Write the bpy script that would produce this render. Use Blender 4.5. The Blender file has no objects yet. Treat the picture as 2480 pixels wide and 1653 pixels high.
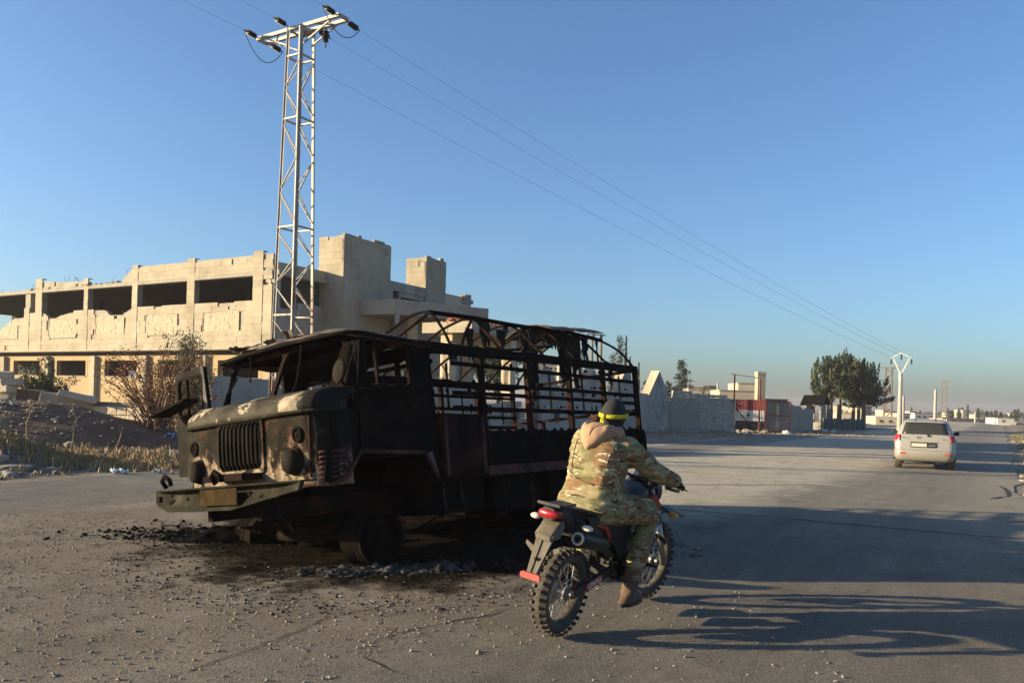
import bpy, bmesh, math, random
import numpy as np
from mathutils import Vector, Matrix, Quaternion, noise as mnoise
C = bpy.context.scene.collection
SC = bpy.context.scene
R = math.radians
# ------------------------------------------------------------------ camera
H_EYE = 1.6
cam_d = bpy.data.cameras.new('camera'); cam = bpy.data.objects.new('camera', cam_d); C.objects.link(cam)
cam_d.sensor_width = 36.0; cam_d.lens = 1961/2480*36; cam_d.shift_y = 0.0571
cam_d.clip_start = 0.1; cam_d.clip_end = 6000
cam.matrix_world = Matrix.Translation((0,0,H_EYE)) @ Matrix.Rotation(R(90),4,'X') @ Matrix.Rotation(0.0281,4,'Z')
SC.camera = cam
# ------------------------------------------------------------------ sky and sun
SUN_EL = 12.2
SUN = Vector((-.997*math.cos(R(SUN_EL)), -.075*math.cos(R(SUN_EL)), math.sin(R(SUN_EL)))).normalized()
wd = bpy.data.worlds.new('World'); SC.world = wd; wd.use_nodes = True
wn = wd.node_tree.nodes; wn.clear()
bg = wn.new('ShaderNodeBackground'); wo = wn.new('ShaderNodeOutputWorld'); sk = wn.new('ShaderNodeTexSky')
sk.sky_type = 'NISHITA'; sk.sun_disc = False; sk.sun_elevation = R(SUN_EL)
sk.sun_rotation = math.atan2(SUN.x, SUN.y)
sk.air_density = 1.0; sk.dust_density = 2.2; sk.ozone_density = 3.0; sk.altitude = 300
bg.inputs['Strength'].default_value = 0.088
wb = wn.new('ShaderNodeMix'); wb.data_type = 'RGBA'; wb.blend_type = 'MULTIPLY'; wb.inputs[0].default_value = 1; wb.inputs[7].default_value = (.83,.985,1.12,1)   # camera white balance
wd.node_tree.links.new(sk.outputs[0], wb.inputs[6]); wd.node_tree.links.new(wb.outputs[2], bg.inputs[0]); wd.node_tree.links.new(bg.outputs[0], wo.inputs[0])
sl = bpy.data.lights.new('sun','SUN'); so = bpy.data.objects.new('sun', sl); C.objects.link(so)
sl.energy = 5.0; sl.angle = R(0.55); sl.color = (1.0, 0.83, 0.54)
so.rotation_euler = SUN.to_track_quat('Z','Y').to_euler()
SC.view_settings.view_transform = 'Standard'; SC.view_settings.look = 'None'
SC.view_settings.gamma = 1.0; SC.view_settings.use_curve_mapping = False
SC.view_settings.exposure = 1.32
SC.cycles.use_denoising = True
SC.cycles.max_bounces = 6; SC.cycles.diffuse_bounces = 3; SC.cycles.glossy_bounces = 3
SC.cycles.volume_bounces = 0; SC.cycles.transparent_max_bounces = 8
# ------------------------------------------------------------------ layout frames
AZ_R = math.atan2(1124,1860)                       # road heading
RD = Vector((math.sin(AZ_R), math.cos(AZ_R), 0)); ED = Vector((math.cos(AZ_R), -math.sin(AZ_R), 0))
def smooth(a,b,x):
    t = min(max((x-a)/(b-a),0),1); return t*t*(3-2*t)
def gz(x,y):
    s = x*RD.x + y*RD.y
    return -.35*smooth(12,30,s)
def frame(o, az, tilt=0, py=0):
    X = Vector((math.sin(az), math.cos(az), 0)); Y = Vector((-math.cos(az), math.sin(az), 0)); Z = Vector((0,0,1))
    ct, st = math.cos(tilt), math.sin(tilt)
    Yt = Y*ct + Z*st; Zt = Z*ct - Y*st
    o = Vector(o) + Y*py - Yt*py
    return Matrix(((X.x,Yt.x,Zt.x,o.x),(X.y,Yt.y,Zt.y,o.y),(X.z,Yt.z,Zt.z,o.z),(0,0,0,1)))
M_ROAD = frame((0,0,0), AZ_R)
def nearer(Mx,k): return Matrix.Translation((0,0,H_EYE*(1-k)))@Matrix.Scale(k,4)@Mx
M_BLD = nearer(frame((-13.2,44,0), AZ_R),.87); M_PORCH = nearer(frame((-13.2,44,0), AZ_R),.9)
M_TRUCK = frame((-1.93,8.31,0), R(39.5)+math.pi, R(7.5), 1.0)
M_BIKE = frame((.338,5.5,0), R(34.6), R(6.5))
M_CAR = frame((13.8,27,-.35), R(27))
# survey helper: a sight line at a bearing and height, taken out to a distance
_c, _s = math.cos(.0281), math.sin(.0281)
def at(u, v, Y):
    du, dv = u-1240., v-968.
    return Vector(((du*_c+dv*_s)/1961*Y, Y, H_EYE+(du*_s-dv*_c)/1961*Y))
# ------------------------------------------------------------------ object helpers
def link(o): C.objects.link(o); return o
def tag(o, label=None, cat=None, group=None, kind=None):
    if label: o['label'] = label
    if cat: o['category'] = cat
    if group: o['group'] = group
    if kind: o['kind'] = kind
    return o
def thing(name, label, cat, M=None, group=None):
    o = link(bpy.data.objects.new(name, None)); o.empty_display_size = .2
    if M is not None: o.matrix_world = M if isinstance(M, Matrix) else Matrix.Translation(Vector(M))
    return tag(o, label, cat, group)
class MB:
    """collects geometry for one mesh"""
    def __init__(s): s.v = []; s.f = []; s.mi = []; s.m = 0
    def add(s, vs, fs):
        o = len(s.v); s.v += [tuple(v) for v in vs]; s.f += [tuple(i+o for i in f) for f in fs]; s.mi += [s.m]*len(fs); return s
    def hexa(s, p): # 8 pts: bottom 4 ccw, top 4
        return s.add(p, [(3,2,1,0),(4,5,6,7),(0,1,5,4),(1,2,6,5),(2,3,7,6),(3,0,4,7)])
    def box(s, x0,x1,y0,y1,z0,z1):
        return s.hexa([(x0,y0,z0),(x1,y0,z0),(x1,y1,z0),(x0,y1,z0),(x0,y0,z1),(x1,y0,z1),(x1,y1,z1),(x0,y1,z1)])
    def bar(s, p, q, w, h=None, up=(0,0,1)):
        p, q = Vector(p), Vector(q); h = h or w; d = (q-p).normalized(); u = Vector(up)
        if abs(d.dot(u)) > .97: u = Vector((1,0,0))
        a = d.cross(u).normalized()*w/2; b = a.normalized().cross(d).normalized()*h/2
        return s.hexa([p-a-b,p+a-b,p+a+b,p-a+b,q-a-b,q+a-b,q+a+b,q-a+b])
    def tube(s, pts, r, n=8, cap=True):
        pts = [Vector(p) for p in pts]; rr = r if isinstance(r,(list,tuple)) else [r]*len(pts)
        o = len(s.v); a = None; rows = []
        for i,p in enumerate(pts):
            d = (pts[min(i+1,len(pts)-1)]-pts[max(i-1,0)]).normalized()
            if a is None:
                u = Vector((0,0,1)) if abs(d.z) < .9 else Vector((1,0,0)); a = d.cross(u).normalized()
            a = (a - d*a.dot(d)).normalized(); b = d.cross(a)
            rows.append([p + (a*math.cos(2*math.pi*k/n)+b*math.sin(2*math.pi*k/n))*rr[i] for k in range(n)])
        vs = [v for r_ in rows for v in r_]; fs = []
        for i in range(len(pts)-1):
            for k in range(n):
                k2 = (k+1)%n; fs.append((i*n+k, i*n+k2, (i+1)*n+k2, (i+1)*n+k))
        if cap: fs += [tuple(reversed(range(n))), tuple(range((len(pts)-1)*n, len(pts)*n))]
        return s.add(vs, fs)
    def lathe(s, prof, n=24, M=None, closed=False): # prof: (r, h) about local Z of M
        M = M or Matrix.Identity(4); vs = []; m = len(prof)
        for k in range(n):
            c, t = math.cos(2*math.pi*k/n), math.sin(2*math.pi*k/n)
            for r, h in prof: vs.append(M @ Vector((r*c, r*t, h)))
        fs = []
        for k in range(n):
            k2 = (k+1)%n
            for i in range(m if closed else m-1):
                j = (i+1)%m; fs.append((k*m+i, k2*m+i, k2*m+j, k*m+j))
        return s.add(vs, fs)
    def prism(s, poly, fn, t0, t1): # poly 2D, fn(a,b,t)->3D
        n = len(poly)
        vs = [fn(a,b,t0) for a,b in poly]+[fn(a,b,t1) for a,b in poly]
        fs = [tuple(reversed(range(n))), tuple(range(n,2*n))]+[(i,(i+1)%n,n+(i+1)%n,n+i) for i in range(n)]
        return s.add(vs, fs)
    def ring(s, outer, inner, fn, t0, t1): # plate with a hole, both star-shaped about the hole centre
        cx = sum(p[0] for p in inner)/len(inner); cy = sum(p[1] for p in inner)/len(inner)
        def hit(poly, ang):
            d = (math.cos(ang), math.sin(ang)); best = None
            for i in range(len(poly)):
                ax,ay = poly[i]; bx,by = poly[(i+1)%len(poly)]
                ex,ey = bx-ax, by-ay; den = d[0]*ey-d[1]*ex
                if abs(den) < 1e-9: continue
                t = ((ax-cx)*ey-(ay-cy)*ex)/den; u = ((ax-cx)*d[1]-(ay-cy)*d[0])/den
                if t > 0 and -1e-6 <= u <= 1+1e-6 and (best is None or t > best): best = t
            return (cx+d[0]*best, cy+d[1]*best)
        angs = sorted({round(math.atan2(p[1]-cy,p[0]-cx),5) for p in list(outer)+list(inner)})
        n = len(angs); O = [hit(outer,a) for a in angs]; I = [hit(inner,a) for a in angs]
        vs = [fn(*p,t0) for p in O]+[fn(*p,t0) for p in I]+[fn(*p,t1) for p in O]+[fn(*p,t1) for p in I]
        fs = []
        for i in range(n):
            j = (i+1)%n
            fs += [(i,n+i,n+j,j),(2*n+i,2*n+j,3*n+j,3*n+i),(i,j,2*n+j,2*n+i),(n+i,3*n+i,3*n+j,n+j)]
        return s.add(vs, fs)
    def grid(s, rows): # rows of points -> surface
        n = len(rows[0]); vs = [p for r in rows for p in r]
        fs = [(i*n+k,i*n+k+1,(i+1)*n+k+1,(i+1)*n+k) for i in range(len(rows)-1) for k in range(n-1)]
        return s.add(vs, fs)
    def sphere(s, c, r, n=12, m=8, sc=(1,1,1), M=None):
        vs=[]; c=Vector(c)
        for i in range(m+1):
            t=math.pi*i/m
            for k in range(n):
                p=Vector((math.sin(t)*math.cos(2*math.pi*k/n)*sc[0], math.sin(t)*math.sin(2*math.pi*k/n)*sc[1], math.cos(t)*sc[2]))*r
                if M: p = M@p
                vs.append(c+p)
        fs=[(i*n+k,(i+1)*n+k,(i+1)*n+(k+1)%n,i*n+(k+1)%n) for i in range(m) for k in range(n)]
        return s.add(vs,fs)
    def leaf(s, c, size, rng, up=None, asp=.5):
        c=Vector(c); d=Vector((rng.gauss(0,1),rng.gauss(0,1),rng.gauss(0,1)))
        if up is not None: d = d*.6+Vector(up)
        d.normalize(); a=d.cross(Vector((rng.gauss(0,1),rng.gauss(0,1),rng.gauss(0,1)))).normalized()*size*asp/2; d=d*size/2
        return s.add([c-d,c+a,c+d,c-a],[(0,1,2,3)])
    def mesh(s, name, mats=None, smooth=False):
        me = bpy.data.meshes.new(name); me.from_pydata(s.v, [], s.f)
        if mats is not None:
            for m in (mats if isinstance(mats,(list,tuple)) else [mats]): me.materials.append(m)
        if any(s.mi): me.polygons.foreach_set('material_index', s.mi)
        if smooth: me.polygons.foreach_set('use_smooth', [True]*len(me.polygons))
        me.update(); return me
    def fixn(s, me):
        b = bmesh.new(); b.from_mesh(me); bmesh.ops.remove_doubles(b, verts=b.verts, dist=1e-5); bmesh.ops.recalc_face_normals(b, faces=b.faces); b.to_mesh(me); b.free(); return me
    def build(s, name, mats, parent=None, smooth=False, fix=False, bevel=0, sharp=None):
        me = s.mesh(name, mats, smooth)
        if fix: s.fixn(me)
        if smooth: me.polygons.foreach_set('use_smooth', [True]*len(me.polygons))
        o = link(bpy.data.objects.new(name, me))
        if parent: o.parent = parent
        if bevel:
            m = o.modifiers.new('bevel','BEVEL'); m.width = bevel; m.segments = 2; m.limit_method = 'ANGLE'
        if sharp and smooth:
            try: me.set_sharp_from_angle(angle=R(sharp))
            except Exception: pass
        return o
def put(name, me, parent=None, M=None):
    o = link(bpy.data.objects.new(name, me))
    if parent: o.parent = parent
    if M is not None: o.matrix_local = M
    return o
def rrect(x0,x1,y0,y1,r,n=4):
    pts=[]
    for cx,cy,a0 in ((x1-r,y1-r,0),(x0+r,y1-r,90),(x0+r,y0+r,180),(x1-r,y0+r,270)):
        for k in range(n+1):
            a=R(a0+90*k/n); pts.append((cx+r*math.cos(a), cy+r*math.sin(a)))
    return pts
def apply_mods(o):
    dg = bpy.context.evaluated_depsgraph_get(); dg.update()
    me = bpy.data.meshes.new_from_object(o.evaluated_get(dg)); old = o.data
    o.modifiers.clear(); o.data = me; bpy.data.meshes.remove(old); return o
def skin(name, nodes, edges, root, mats, parent=None, levels=2, wob=0, wscale=8, wst=(1,1,1)):
    """nodes: {key:(pos, rx[, ry])}: a smooth body grown over connected joints"""
    keys = list(nodes); ix = {k:i for i,k in enumerate(keys)}
    me = bpy.data.meshes.new(name); me.from_pydata([nodes[k][0] for k in keys], [(ix[a],ix[b]) for a,b in edges], [])
    o = link(bpy.data.objects.new(name, me))
    m = o.modifiers.new('skin','SKIN'); m.use_smooth_shade = True; m.branch_smoothing = .6
    sv = me.skin_vertices[0].data
    for k in keys:
        n = nodes[k]; sv[ix[k]].radius = (n[1], n[2] if len(n)>2 else n[1]); sv[ix[k]].use_root = (k == root)
    u = o.modifiers.new('sub','SUBSURF'); u.levels = levels; u.render_levels = levels
    apply_mods(o)
    me = o.data
    if wob:
        nn = [v.normal.copy() for v in me.vertices]
        for v,nr in zip(me.vertices,nn):
            p = Vector((v.co.x*wst[0],v.co.y*wst[1],v.co.z*wst[2]))*wscale
            v.co += nr*wob*(mnoise.noise(p)+.5*mnoise.noise(p*2.3))
    me.materials.clear()
    for mm in (mats if isinstance(mats,(list,tuple)) else [mats]): me.materials.append(mm)
    me.polygons.foreach_set('use_smooth',[True]*len(me.polygons))
    if parent: o.parent = parent
    return o
# ------------------------------------------------------------------ materials
class G:
    def __init__(s, name):
        s.m = bpy.data.materials.new(name); s.m.use_nodes = True; s.t = s.m.node_tree; s.n = s.t.nodes
        s.b = s.n['Principled BSDF']; s.tc = s.n.new('ShaderNodeTexCoord')
    def L(s,a,b): s.t.links.new(a,b)
    def set(s, **k):
        for a,v in k.items(): s.b.inputs[a.replace('_',' ')].default_value = v
    def map(s, scale=(1,1,1), src='Object', rot=(0,0,0)):
        m = s.n.new('ShaderNodeMapping'); m.inputs['Scale'].default_value = scale; m.inputs['Rotation'].default_value = rot; s.L(s.tc.outputs[src], m.inputs[0]); return m.outputs[0]
    def noise(s, scale, detail=6, rough=.6, vec=None, dist=0):
        n = s.n.new('ShaderNodeTexNoise'); n.inputs['Scale'].default_value = scale; n.inputs['Detail'].default_value = detail
        n.inputs['Roughness'].default_value = rough; n.inputs['Distortion'].default_value = dist
        s.L(vec if vec is not None else s.tc.outputs['Object'], n.inputs['Vector']); return n.outputs['Fac']
    def vor(s, scale, feature='F1', vec=None):
        n = s.n.new('ShaderNodeTexVoronoi'); n.feature = feature; n.inputs['Scale'].default_value = scale
        s.L(vec if vec is not None else s.tc.outputs['Object'], n.inputs['Vector']); return n.outputs['Distance']
    def ramp(s, fac, stops, interp='LINEAR'):
        r = s.n.new('ShaderNodeValToRGB'); e = r.color_ramp; e.interpolation = interp
        stops = [(min(1,p),c) for p,c in stops]
        e.elements[1].position = stops[-1][0]; e.elements[0].position = stops[0][0]
        for p,c in stops[1:-1]: e.elements.new(p)
        for i,(p,c) in enumerate(stops): e.elements[i].color = (c,c,c,1) if isinstance(c,(int,float)) else (*c,1)
        s.L(fac, r.inputs[0]); return r.outputs[0]
    def mix(s, fac, a, b, mode='MIX'):
        n = s.n.new('ShaderNodeMix'); n.data_type = 'RGBA'; n.blend_type = mode
        for sock,val in ((n.inputs[0],fac),(n.inputs[6],a),(n.inputs[7],b)):
            if isinstance(val,(int,float)): sock.default_value = val
            elif isinstance(val,tuple): sock.default_value = (*val,1)
            else: s.L(val, sock)
        return n.outputs[2]
    def math(s, op, a, b=None):
        n = s.n.new('ShaderNodeMath'); n.operation = op
        for i,v in enumerate((a,b)):
            if v is None: continue
            if isinstance(v,(int,float)): n.inputs[i].default_value = v
            else: s.L(v, n.inputs[i])
        return n.outputs[0]
    def sep(s, vec=None):
        n = s.n.new('ShaderNodeSeparateXYZ'); s.L(vec if vec is not None else s.tc.outputs['Object'], n.inputs[0]); return n.outputs
    def rand(s): return s.n.new('ShaderNodeObjectInfo').outputs['Random']
    def color(s, c):
        if isinstance(c,tuple): s.b.inputs['Base Color'].default_value = (*c,1)
        else: s.L(c, s.b.inputs['Base Color'])
    def rough(s, r):
        if isinstance(r,(int,float)): s.b.inputs['Roughness'].default_value = r
        else: s.L(r, s.b.inputs['Roughness'])
    def bump(s, h, strength=.5, dist=.01):
        n = s.n.new('ShaderNodeBump'); n.inputs['Strength'].default_value = strength; n.inputs['Distance'].default_value = dist
        s.L(h, n.inputs['Height']); s.L(n.outputs[0], s.b.inputs['Normal']); return s
def dent(o, amp, freq, levels=2, seed=0):
    """buckle a sheet-metal panel"""
    m = o.modifiers.new('sub','SUBSURF'); m.subdivision_type = 'SIMPLE'; m.levels = levels; m.render_levels = levels
    while o.modifiers.find('sub') > 0: o.modifiers.move(o.modifiers.find('sub'), 0)
    mats = [x for x in o.data.materials]; apply_mods(o); me = o.data
    nn = [v.normal.copy() for v in me.vertices]
    for v in me.vertices:
        p = v.co*freq+Vector((seed,0,0)); d = mnoise.noise(p)+.5*mnoise.noise(p*2.7); v.co += Vector((.6,.15,.7))*amp*d
    if not me.materials:
        for x in mats: me.materials.append(x)
    me.polygons.foreach_set('use_smooth',[True]*len(me.polygons)); return o
def mix3(a,b,t): return tuple(x*(1-t)+y*t for x,y in zip(a,b))
def rough_mat(name, cols, scale=3, rough=.9, bump=.4, bscale=30, bdist=.01, metal=0, spec=.3, rnd=0, st=(1,1,1)):
    """weathered surface: noise between a few colours, finer speckle, relief"""
    g = G(name); v = g.map(st)
    f = g.noise(scale, 8, .65, v)
    n = len(cols); c = g.ramp(f, [(.28+.44*i/max(n-1,1), cc) for i,cc in enumerate(cols)])
    sp = g.noise(bscale*1.7, 4, .7, v)
    c = g.mix(g.math('MULTIPLY', sp, .35), c, mix3(cols[0],(0,0,0),.45))
    if rnd:
        hv = g.n.new('ShaderNodeHueSaturation'); g.L(c, hv.inputs['Color'])
        g.L(g.math('ADD', g.math('MULTIPLY', g.rand(), 2*rnd), 1-rnd), hv.inputs['Value']); c = hv.outputs[0]
    g.color(c); g.rough(rough); g.set(Metallic=metal); g.b.inputs['Specular IOR Level'].default_value = spec
    if bump: g.bump(g.noise(bscale, 6, .65, v), bump, bdist)
    return g.m
def plain(name, c, rough=.6, metal=0, spec=.4):
    g = G(name); f = g.noise(14,5); g.color(g.mix(f, tuple(x*.8 for x in c), tuple(min(1,x*1.15) for x in c)))
    g.rough(rough); g.set(Metallic=metal); g.b.inputs['Specular IOR Level'].default_value = spec; return g.m
M = {}
M['char'] = rough_mat('charred_metal', [(.0045,.0042,.004),(.008,.007,.0065),(.013,.009,.007),(.028,.025,.023)], 3.2, .9, .5, 22, .006, spec=.03)
M['char_rust'] = rough_mat('charred_rusty_metal', [(.006,.005,.005),(.010,.007,.006),(.028,.012,.008),(.085,.030,.018)], 2.6, .9, .5, 26, .006, spec=.04)
M['soot'] = rough_mat('soot', [(.004,.004,.004),(.009,.008,.008),(.018,.016,.015)], 4, .95, .8, 20, .01, spec=0)
M['rust_red'] = rough_mat('rusty_red_steel', [(.012,.008,.007),(.035,.014,.010),(.11,.034,.022),(.05,.036,.03)], 5, .85, .4, 35, .004)
M['olive'] = rough_mat('scorched_olive_paint', [(.009,.008,.006),(.018,.016,.011),(.032,.029,.020),(.075,.067,.05)], 3.5, .85, .35, 40, .004, spec=.03)
M['soot_brown'] = rough_mat('sooty_brown_metal', [(.007,.006,.005),(.014,.012,.009),(.024,.020,.014),(.05,.042,.03)], 4, .85, .4, 40, .004, spec=.05)
M['plate_tan'] = rough_mat('faded_plate_paint', [(.018,.013,.008),(.042,.028,.015),(.065,.044,.024)], 7, .95, .2, 40, .002, spec=0)
M['stone'] = rough_mat('limestone', [(.26,.21,.145),(.385,.325,.235),(.44,.38,.285)], .55, .9, .6, 7, .014, rnd=.085)
M['stone_rough'] = rough_mat('rough_dressed_limestone', [(.38,.31,.215),(.48,.40,.29),(.53,.455,.34)], 2.5, .92, 1.0, 7, .04, rnd=.08)
M['plaster'] = rough_mat('ochre_plaster', [(.33,.235,.125),(.40,.285,.155),(.44,.32,.185)], .8, .92, .3, 12, .008)
M['concrete'] = rough_mat('grey_concrete', [(.24,.205,.16),(.34,.295,.235),(.41,.36,.295)], 1.1, .92, .5, 14, .012, rnd=.06)
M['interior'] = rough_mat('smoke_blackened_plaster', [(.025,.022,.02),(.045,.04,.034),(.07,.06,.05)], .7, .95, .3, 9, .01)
M['white_wall'] = rough_mat('weathered_whitewash', [(.25,.225,.185),(.37,.335,.285),(.46,.42,.36)], .9, .92, .5, 11, .012)
M['block'] = rough_mat('concrete_block', [(.34,.295,.235),(.42,.37,.30),(.48,.43,.355)], 2, .95, .6, 18, .01, rnd=.12)
M['mortar'] = rough_mat('mortar', [(.17,.145,.115),(.23,.20,.16)], 3, .95, .5, 20, .01)
M['red_brick'] = rough_mat('broken_red_brick', [(.30,.085,.045),(.42,.13,.07),(.46,.2,.13)], 4, .9, .5, 20, .01, rnd=.2)
M['galv'] = rough_mat('weathered_galvanised_steel', [(.27,.24,.195),(.36,.325,.27),(.42,.385,.325)], 3, .55, .15, 20, .003, metal=.0, spec=.5)
def galv_rust():
    g = G('galvanised_steel_rusting'); f = g.noise(2.2,8,.7,g.map((3,3,.5)))
    z = g.sep()[2]; low = g.ramp(g.math('DIVIDE', z, 12.5), [(.0,.62),(.55,.40),(1,.30)])
    k = g.ramp(g.math('ADD', f, g.math('SUBTRACT', low, .5)), [(.46,0),(.56,1)])
    g.color(g.mix(k, g.ramp(g.noise(1.3,4),[(.35,(.27,.24,.2)),(.65,(.40,.365,.31))]), (.20,.085,.035))); g.rough(.6); g.bump(f,.2,.004); return g.m
M['galv_rust'] = galv_rust()
M['rubber_black'] = rough_mat('black_polymer', [(.012,.011,.011),(.03,.028,.027)], 8, .55, .1, 30, .002)
M['tyre'] = rough_mat('dusty_tyre_rubber', [(.035,.030,.024),(.075,.063,.049),(.15,.125,.095)], 9, .9, .4, 50, .003)
M['dark_glass'] = plain('dark_glass', (.02,.022,.024), .06, 0, .8)
M['dirt_red'] = rough_mat('reddish_earth', [(.085,.045,.027),(.145,.08,.048),(.21,.14,.09)], 1.3, .97, .9, 7, .05)
M['dirt_grey'] = rough_mat('grey_spoil', [(.11,.09,.07),(.17,.14,.11),(.25,.215,.175)], 1.6, .97, .9, 8, .05)
M['rubble'] = rough_mat('rubble_stone', [(.20,.17,.135),(.30,.26,.21),(.42,.38,.32)], 2.5, .95, .6, 12, .02, rnd=.22)
M['bark'] = rough_mat('bark', [(.10,.075,.05),(.19,.145,.10),(.25,.2,.145)], 4, .95, .8, 14, .02, st=(1,1,.25))
M['twig'] = rough_mat('twig', [(.09,.05,.03),(.17,.10,.06)], 6, .9, .2, 20, .005)
def leafmat(name, cols, rough=.75, var=.35):
    g = G(name); f = g.noise(1.1,3,.6); f2 = g.noise(9,2,.5)
    c = g.ramp(g.math('ADD', g.math('MULTIPLY',f,.6), g.math('MULTIPLY',f2,.4)), [(.3+.4*i/max(len(cols)-1,1),cc) for i,cc in enumerate(cols)])
    g.color(c); g.rough(rough); g.b.inputs['Specular IOR Level'].default_value=.25
    return g.m
M['leaf_dark'] = leafmat('dark_evergreen_leaf', [(.012,.024,.011),(.026,.042,.018),(.055,.068,.026),(.12,.075,.03)])
M['leaf_conifer'] = leafmat('conifer_needles', [(.022,.034,.022),(.04,.055,.034),(.06,.075,.045)])
M['leaf_olive'] = leafmat('grey_green_leaf', [(.05,.06,.035),(.09,.10,.055),(.13,.14,.08)])
M['leaf_yellow'] = leafmat('yellow_green_leaf', [(.10,.095,.035),(.16,.155,.055),(.22,.20,.08)])
M['leaf_red'] = leafmat('dry_red_brown_leaf', [(.13,.05,.022),(.22,.085,.035),(.26,.13,.055)])
M['grass_dry'] = leafmat('dry_grass', [(.20,.125,.055),(.32,.215,.10),(.42,.31,.16)])
M['grass_green'] = leafmat('thin_green_grass', [(.06,.075,.025),(.12,.12,.045),(.24,.20,.09)])
HAZE_D = 0.00058
# ================================================================== GROUND AND ROAD
rng = random.Random(7)
def lin(a,b,n): return [a+(b-a)*i/n for i in range(n+1)]
XS = [-1500,-700,-300,-120,-60]+lin(-40,8,24)+lin(9,34,25)+lin(37,80,16)+[90,105,125,150,190,240,300,380,480,620,800,1100,1500]
def ground_z(s, l):
    z = -.35*smooth(12,30,s)
    m = max(smooth(14.6,17.5,l), smooth(.8,2.2,-l))
    if m > 0 and abs(s) < 300:
        p = Vector((s*.35, l*.35, 3)); z += m*(.10*mnoise.noise(p)+.05*mnoise.noise(p*3.1))
        z += .12*m
    return z
YS = [-1500,-600,-250,-100,-50,-25,-14,-9,-6]+lin(-4,0,8)+lin(1,14,6)+lin(14.5,34,26)+[37,41,46,52,60,75,100,150,250,500,900,1500]
g = MB(); g.grid([[ (s,l,ground_z(s,l)-.012) for l in YS] for s in XS])
gm = rough_mat('bare_earth', [(.15,.115,.08),(.22,.175,.125),(.29,.24,.18)], .9, .97, .8, 6, .04)
o = g.build('ground', gm, smooth=True); o.matrix_world = M_ROAD; tag(o, kind='structure')
def road_material():
    g = G('worn_dusty_asphalt'); P = g.sep()
    big = g.noise(.45,7,.6); med = g.noise(1.7,8,.65); fine = g.noise(38,4,.7); agg = g.noise(95,3,.75)
    lat = g.math('ADD', P[1], g.math('MULTIPLY', g.math('SUBTRACT', med, .5), 1.9))
    lat = g.math('ADD', lat, g.math('MULTIPLY', g.math('SUBTRACT', big, .5), 1.6))
    dmask = g.ramp(g.math('DIVIDE', lat, 15.), [(.0,.30),(.08,.10),(.20,.12),(.275,.85),(.69,.97),(.735,.16),(.91,.10),(.955,.95)])
    streak = g.noise(1.0,7,.62,g.map((.22,5.0,1)))
    asph = g.ramp(g.math('ADD',g.math('MULTIPLY',streak,.6),g.math('MULTIPLY',med,.4)), [(.3,(.165,.147,.127)),(.5,(.22,.196,.169)),(.7,(.295,.262,.224))])
    scuff = g.ramp(g.noise(1.0,9,.75,g.map((.9,3.2,1))), [(.56,0),(.68,.75)])
    asph = g.mix(scuff, asph, (.40,.36,.30))
    dust = g.ramp(g.noise(1.1,9,.7), [(.3,(.20,.160,.120)),(.5,(.30,.244,.186)),(.68,(.42,.352,.272))])
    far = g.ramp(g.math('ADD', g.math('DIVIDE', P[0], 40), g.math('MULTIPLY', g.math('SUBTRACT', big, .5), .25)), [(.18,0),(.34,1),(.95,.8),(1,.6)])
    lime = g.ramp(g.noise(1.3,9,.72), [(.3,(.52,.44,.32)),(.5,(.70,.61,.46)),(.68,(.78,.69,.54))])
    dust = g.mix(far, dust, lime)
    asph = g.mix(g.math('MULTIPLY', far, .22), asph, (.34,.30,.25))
    cool = g.ramp(g.math('DIVIDE', lat, 15.), [(.71,0),(.76,.75)]); asph = g.mix(cool, asph, g.ramp(med,[(.3,(.165,.162,.158)),(.7,(.235,.228,.218))]))
    col = g.mix(dmask, asph, dust)
    col = g.mix(g.ramp(agg,[(.36,.8),(.52,0)]), col, (.06,.05,.042))
    col = g.mix(g.ramp(agg,[(.60,0),(.70,.5)]), col, (.50,.44,.36))
    patch = g.ramp(g.noise(.75,8,.68,dist=.3), [(.52,0),(.66,.45)]); col = g.mix(patch, col, (.36,.305,.235))
    dark = g.ramp(g.noise(.62,8,.66,g.map((1,1.6,1),rot=(0,0,.4))), [(.56,0),(.68,.5)]); col = g.mix(dark, col, (.11,.095,.08))
    # cracks: thin meandering lines, broken up
    w = g.noise(.55,5,.55,dist=.4); line = g.ramp(g.math('ABSOLUTE', g.math('SUBTRACT', w, .5)), [(.0,1),(.0022,.7),(.0045,0)])
    line = g.math('MULTIPLY', line, g.ramp(big,[(.54,0),(.62,1)]))
    col = g.mix(g.math('MULTIPLY',line,.55), col, (.035,.03,.027))
    # soot and burnt rubber where the wreck burned
    sv = g.n.new('ShaderNodeMapping'); sv.vector_type = 'POINT'; sv.inputs['Location'].default_value = (-7.6/2.9,-5.7/2.5,0); sv.inputs['Scale'].default_value = (1/2.9,1/2.5,1)
    g.L(g.tc.outputs['Object'], sv.inputs[0])
    ln = g.n.new('ShaderNodeVectorMath'); ln.operation = 'LENGTH'; g.L(sv.outputs[0], ln.inputs[0])
    rad = g.math('MULTIPLY', g.math('ADD', ln.outputs['Value'], g.math('MULTIPLY', g.math('SUBTRACT', g.noise(1.5,9,.72), .5), 1.7)), .5)
    soot = g.ramp(rad, [(.38,1),(.47,.8),(.56,0)])
    soot = g.math('MULTIPLY', soot, g.ramp(g.noise(5,6,.7),[(.24,.75),(.42,1)]))
    brown = g.ramp(g.noise(3.1,6,.7), [(.42,(.010,.009,.008)),(.62,(.030,.022,.016))]); col = g.mix(soot, col, brown)
    col = g.mix(g.math('MULTIPLY', soot, g.ramp(g.noise(7,6,.75),[(.62,0),(.74,.4)])), col, (.20,.18,.16))
    g.color(col); g.rough(.9); g.L(g.math('MULTIPLY', g.math('SUBTRACT', 1, soot), .12), g.b.inputs['Specular IOR Level'])
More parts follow.
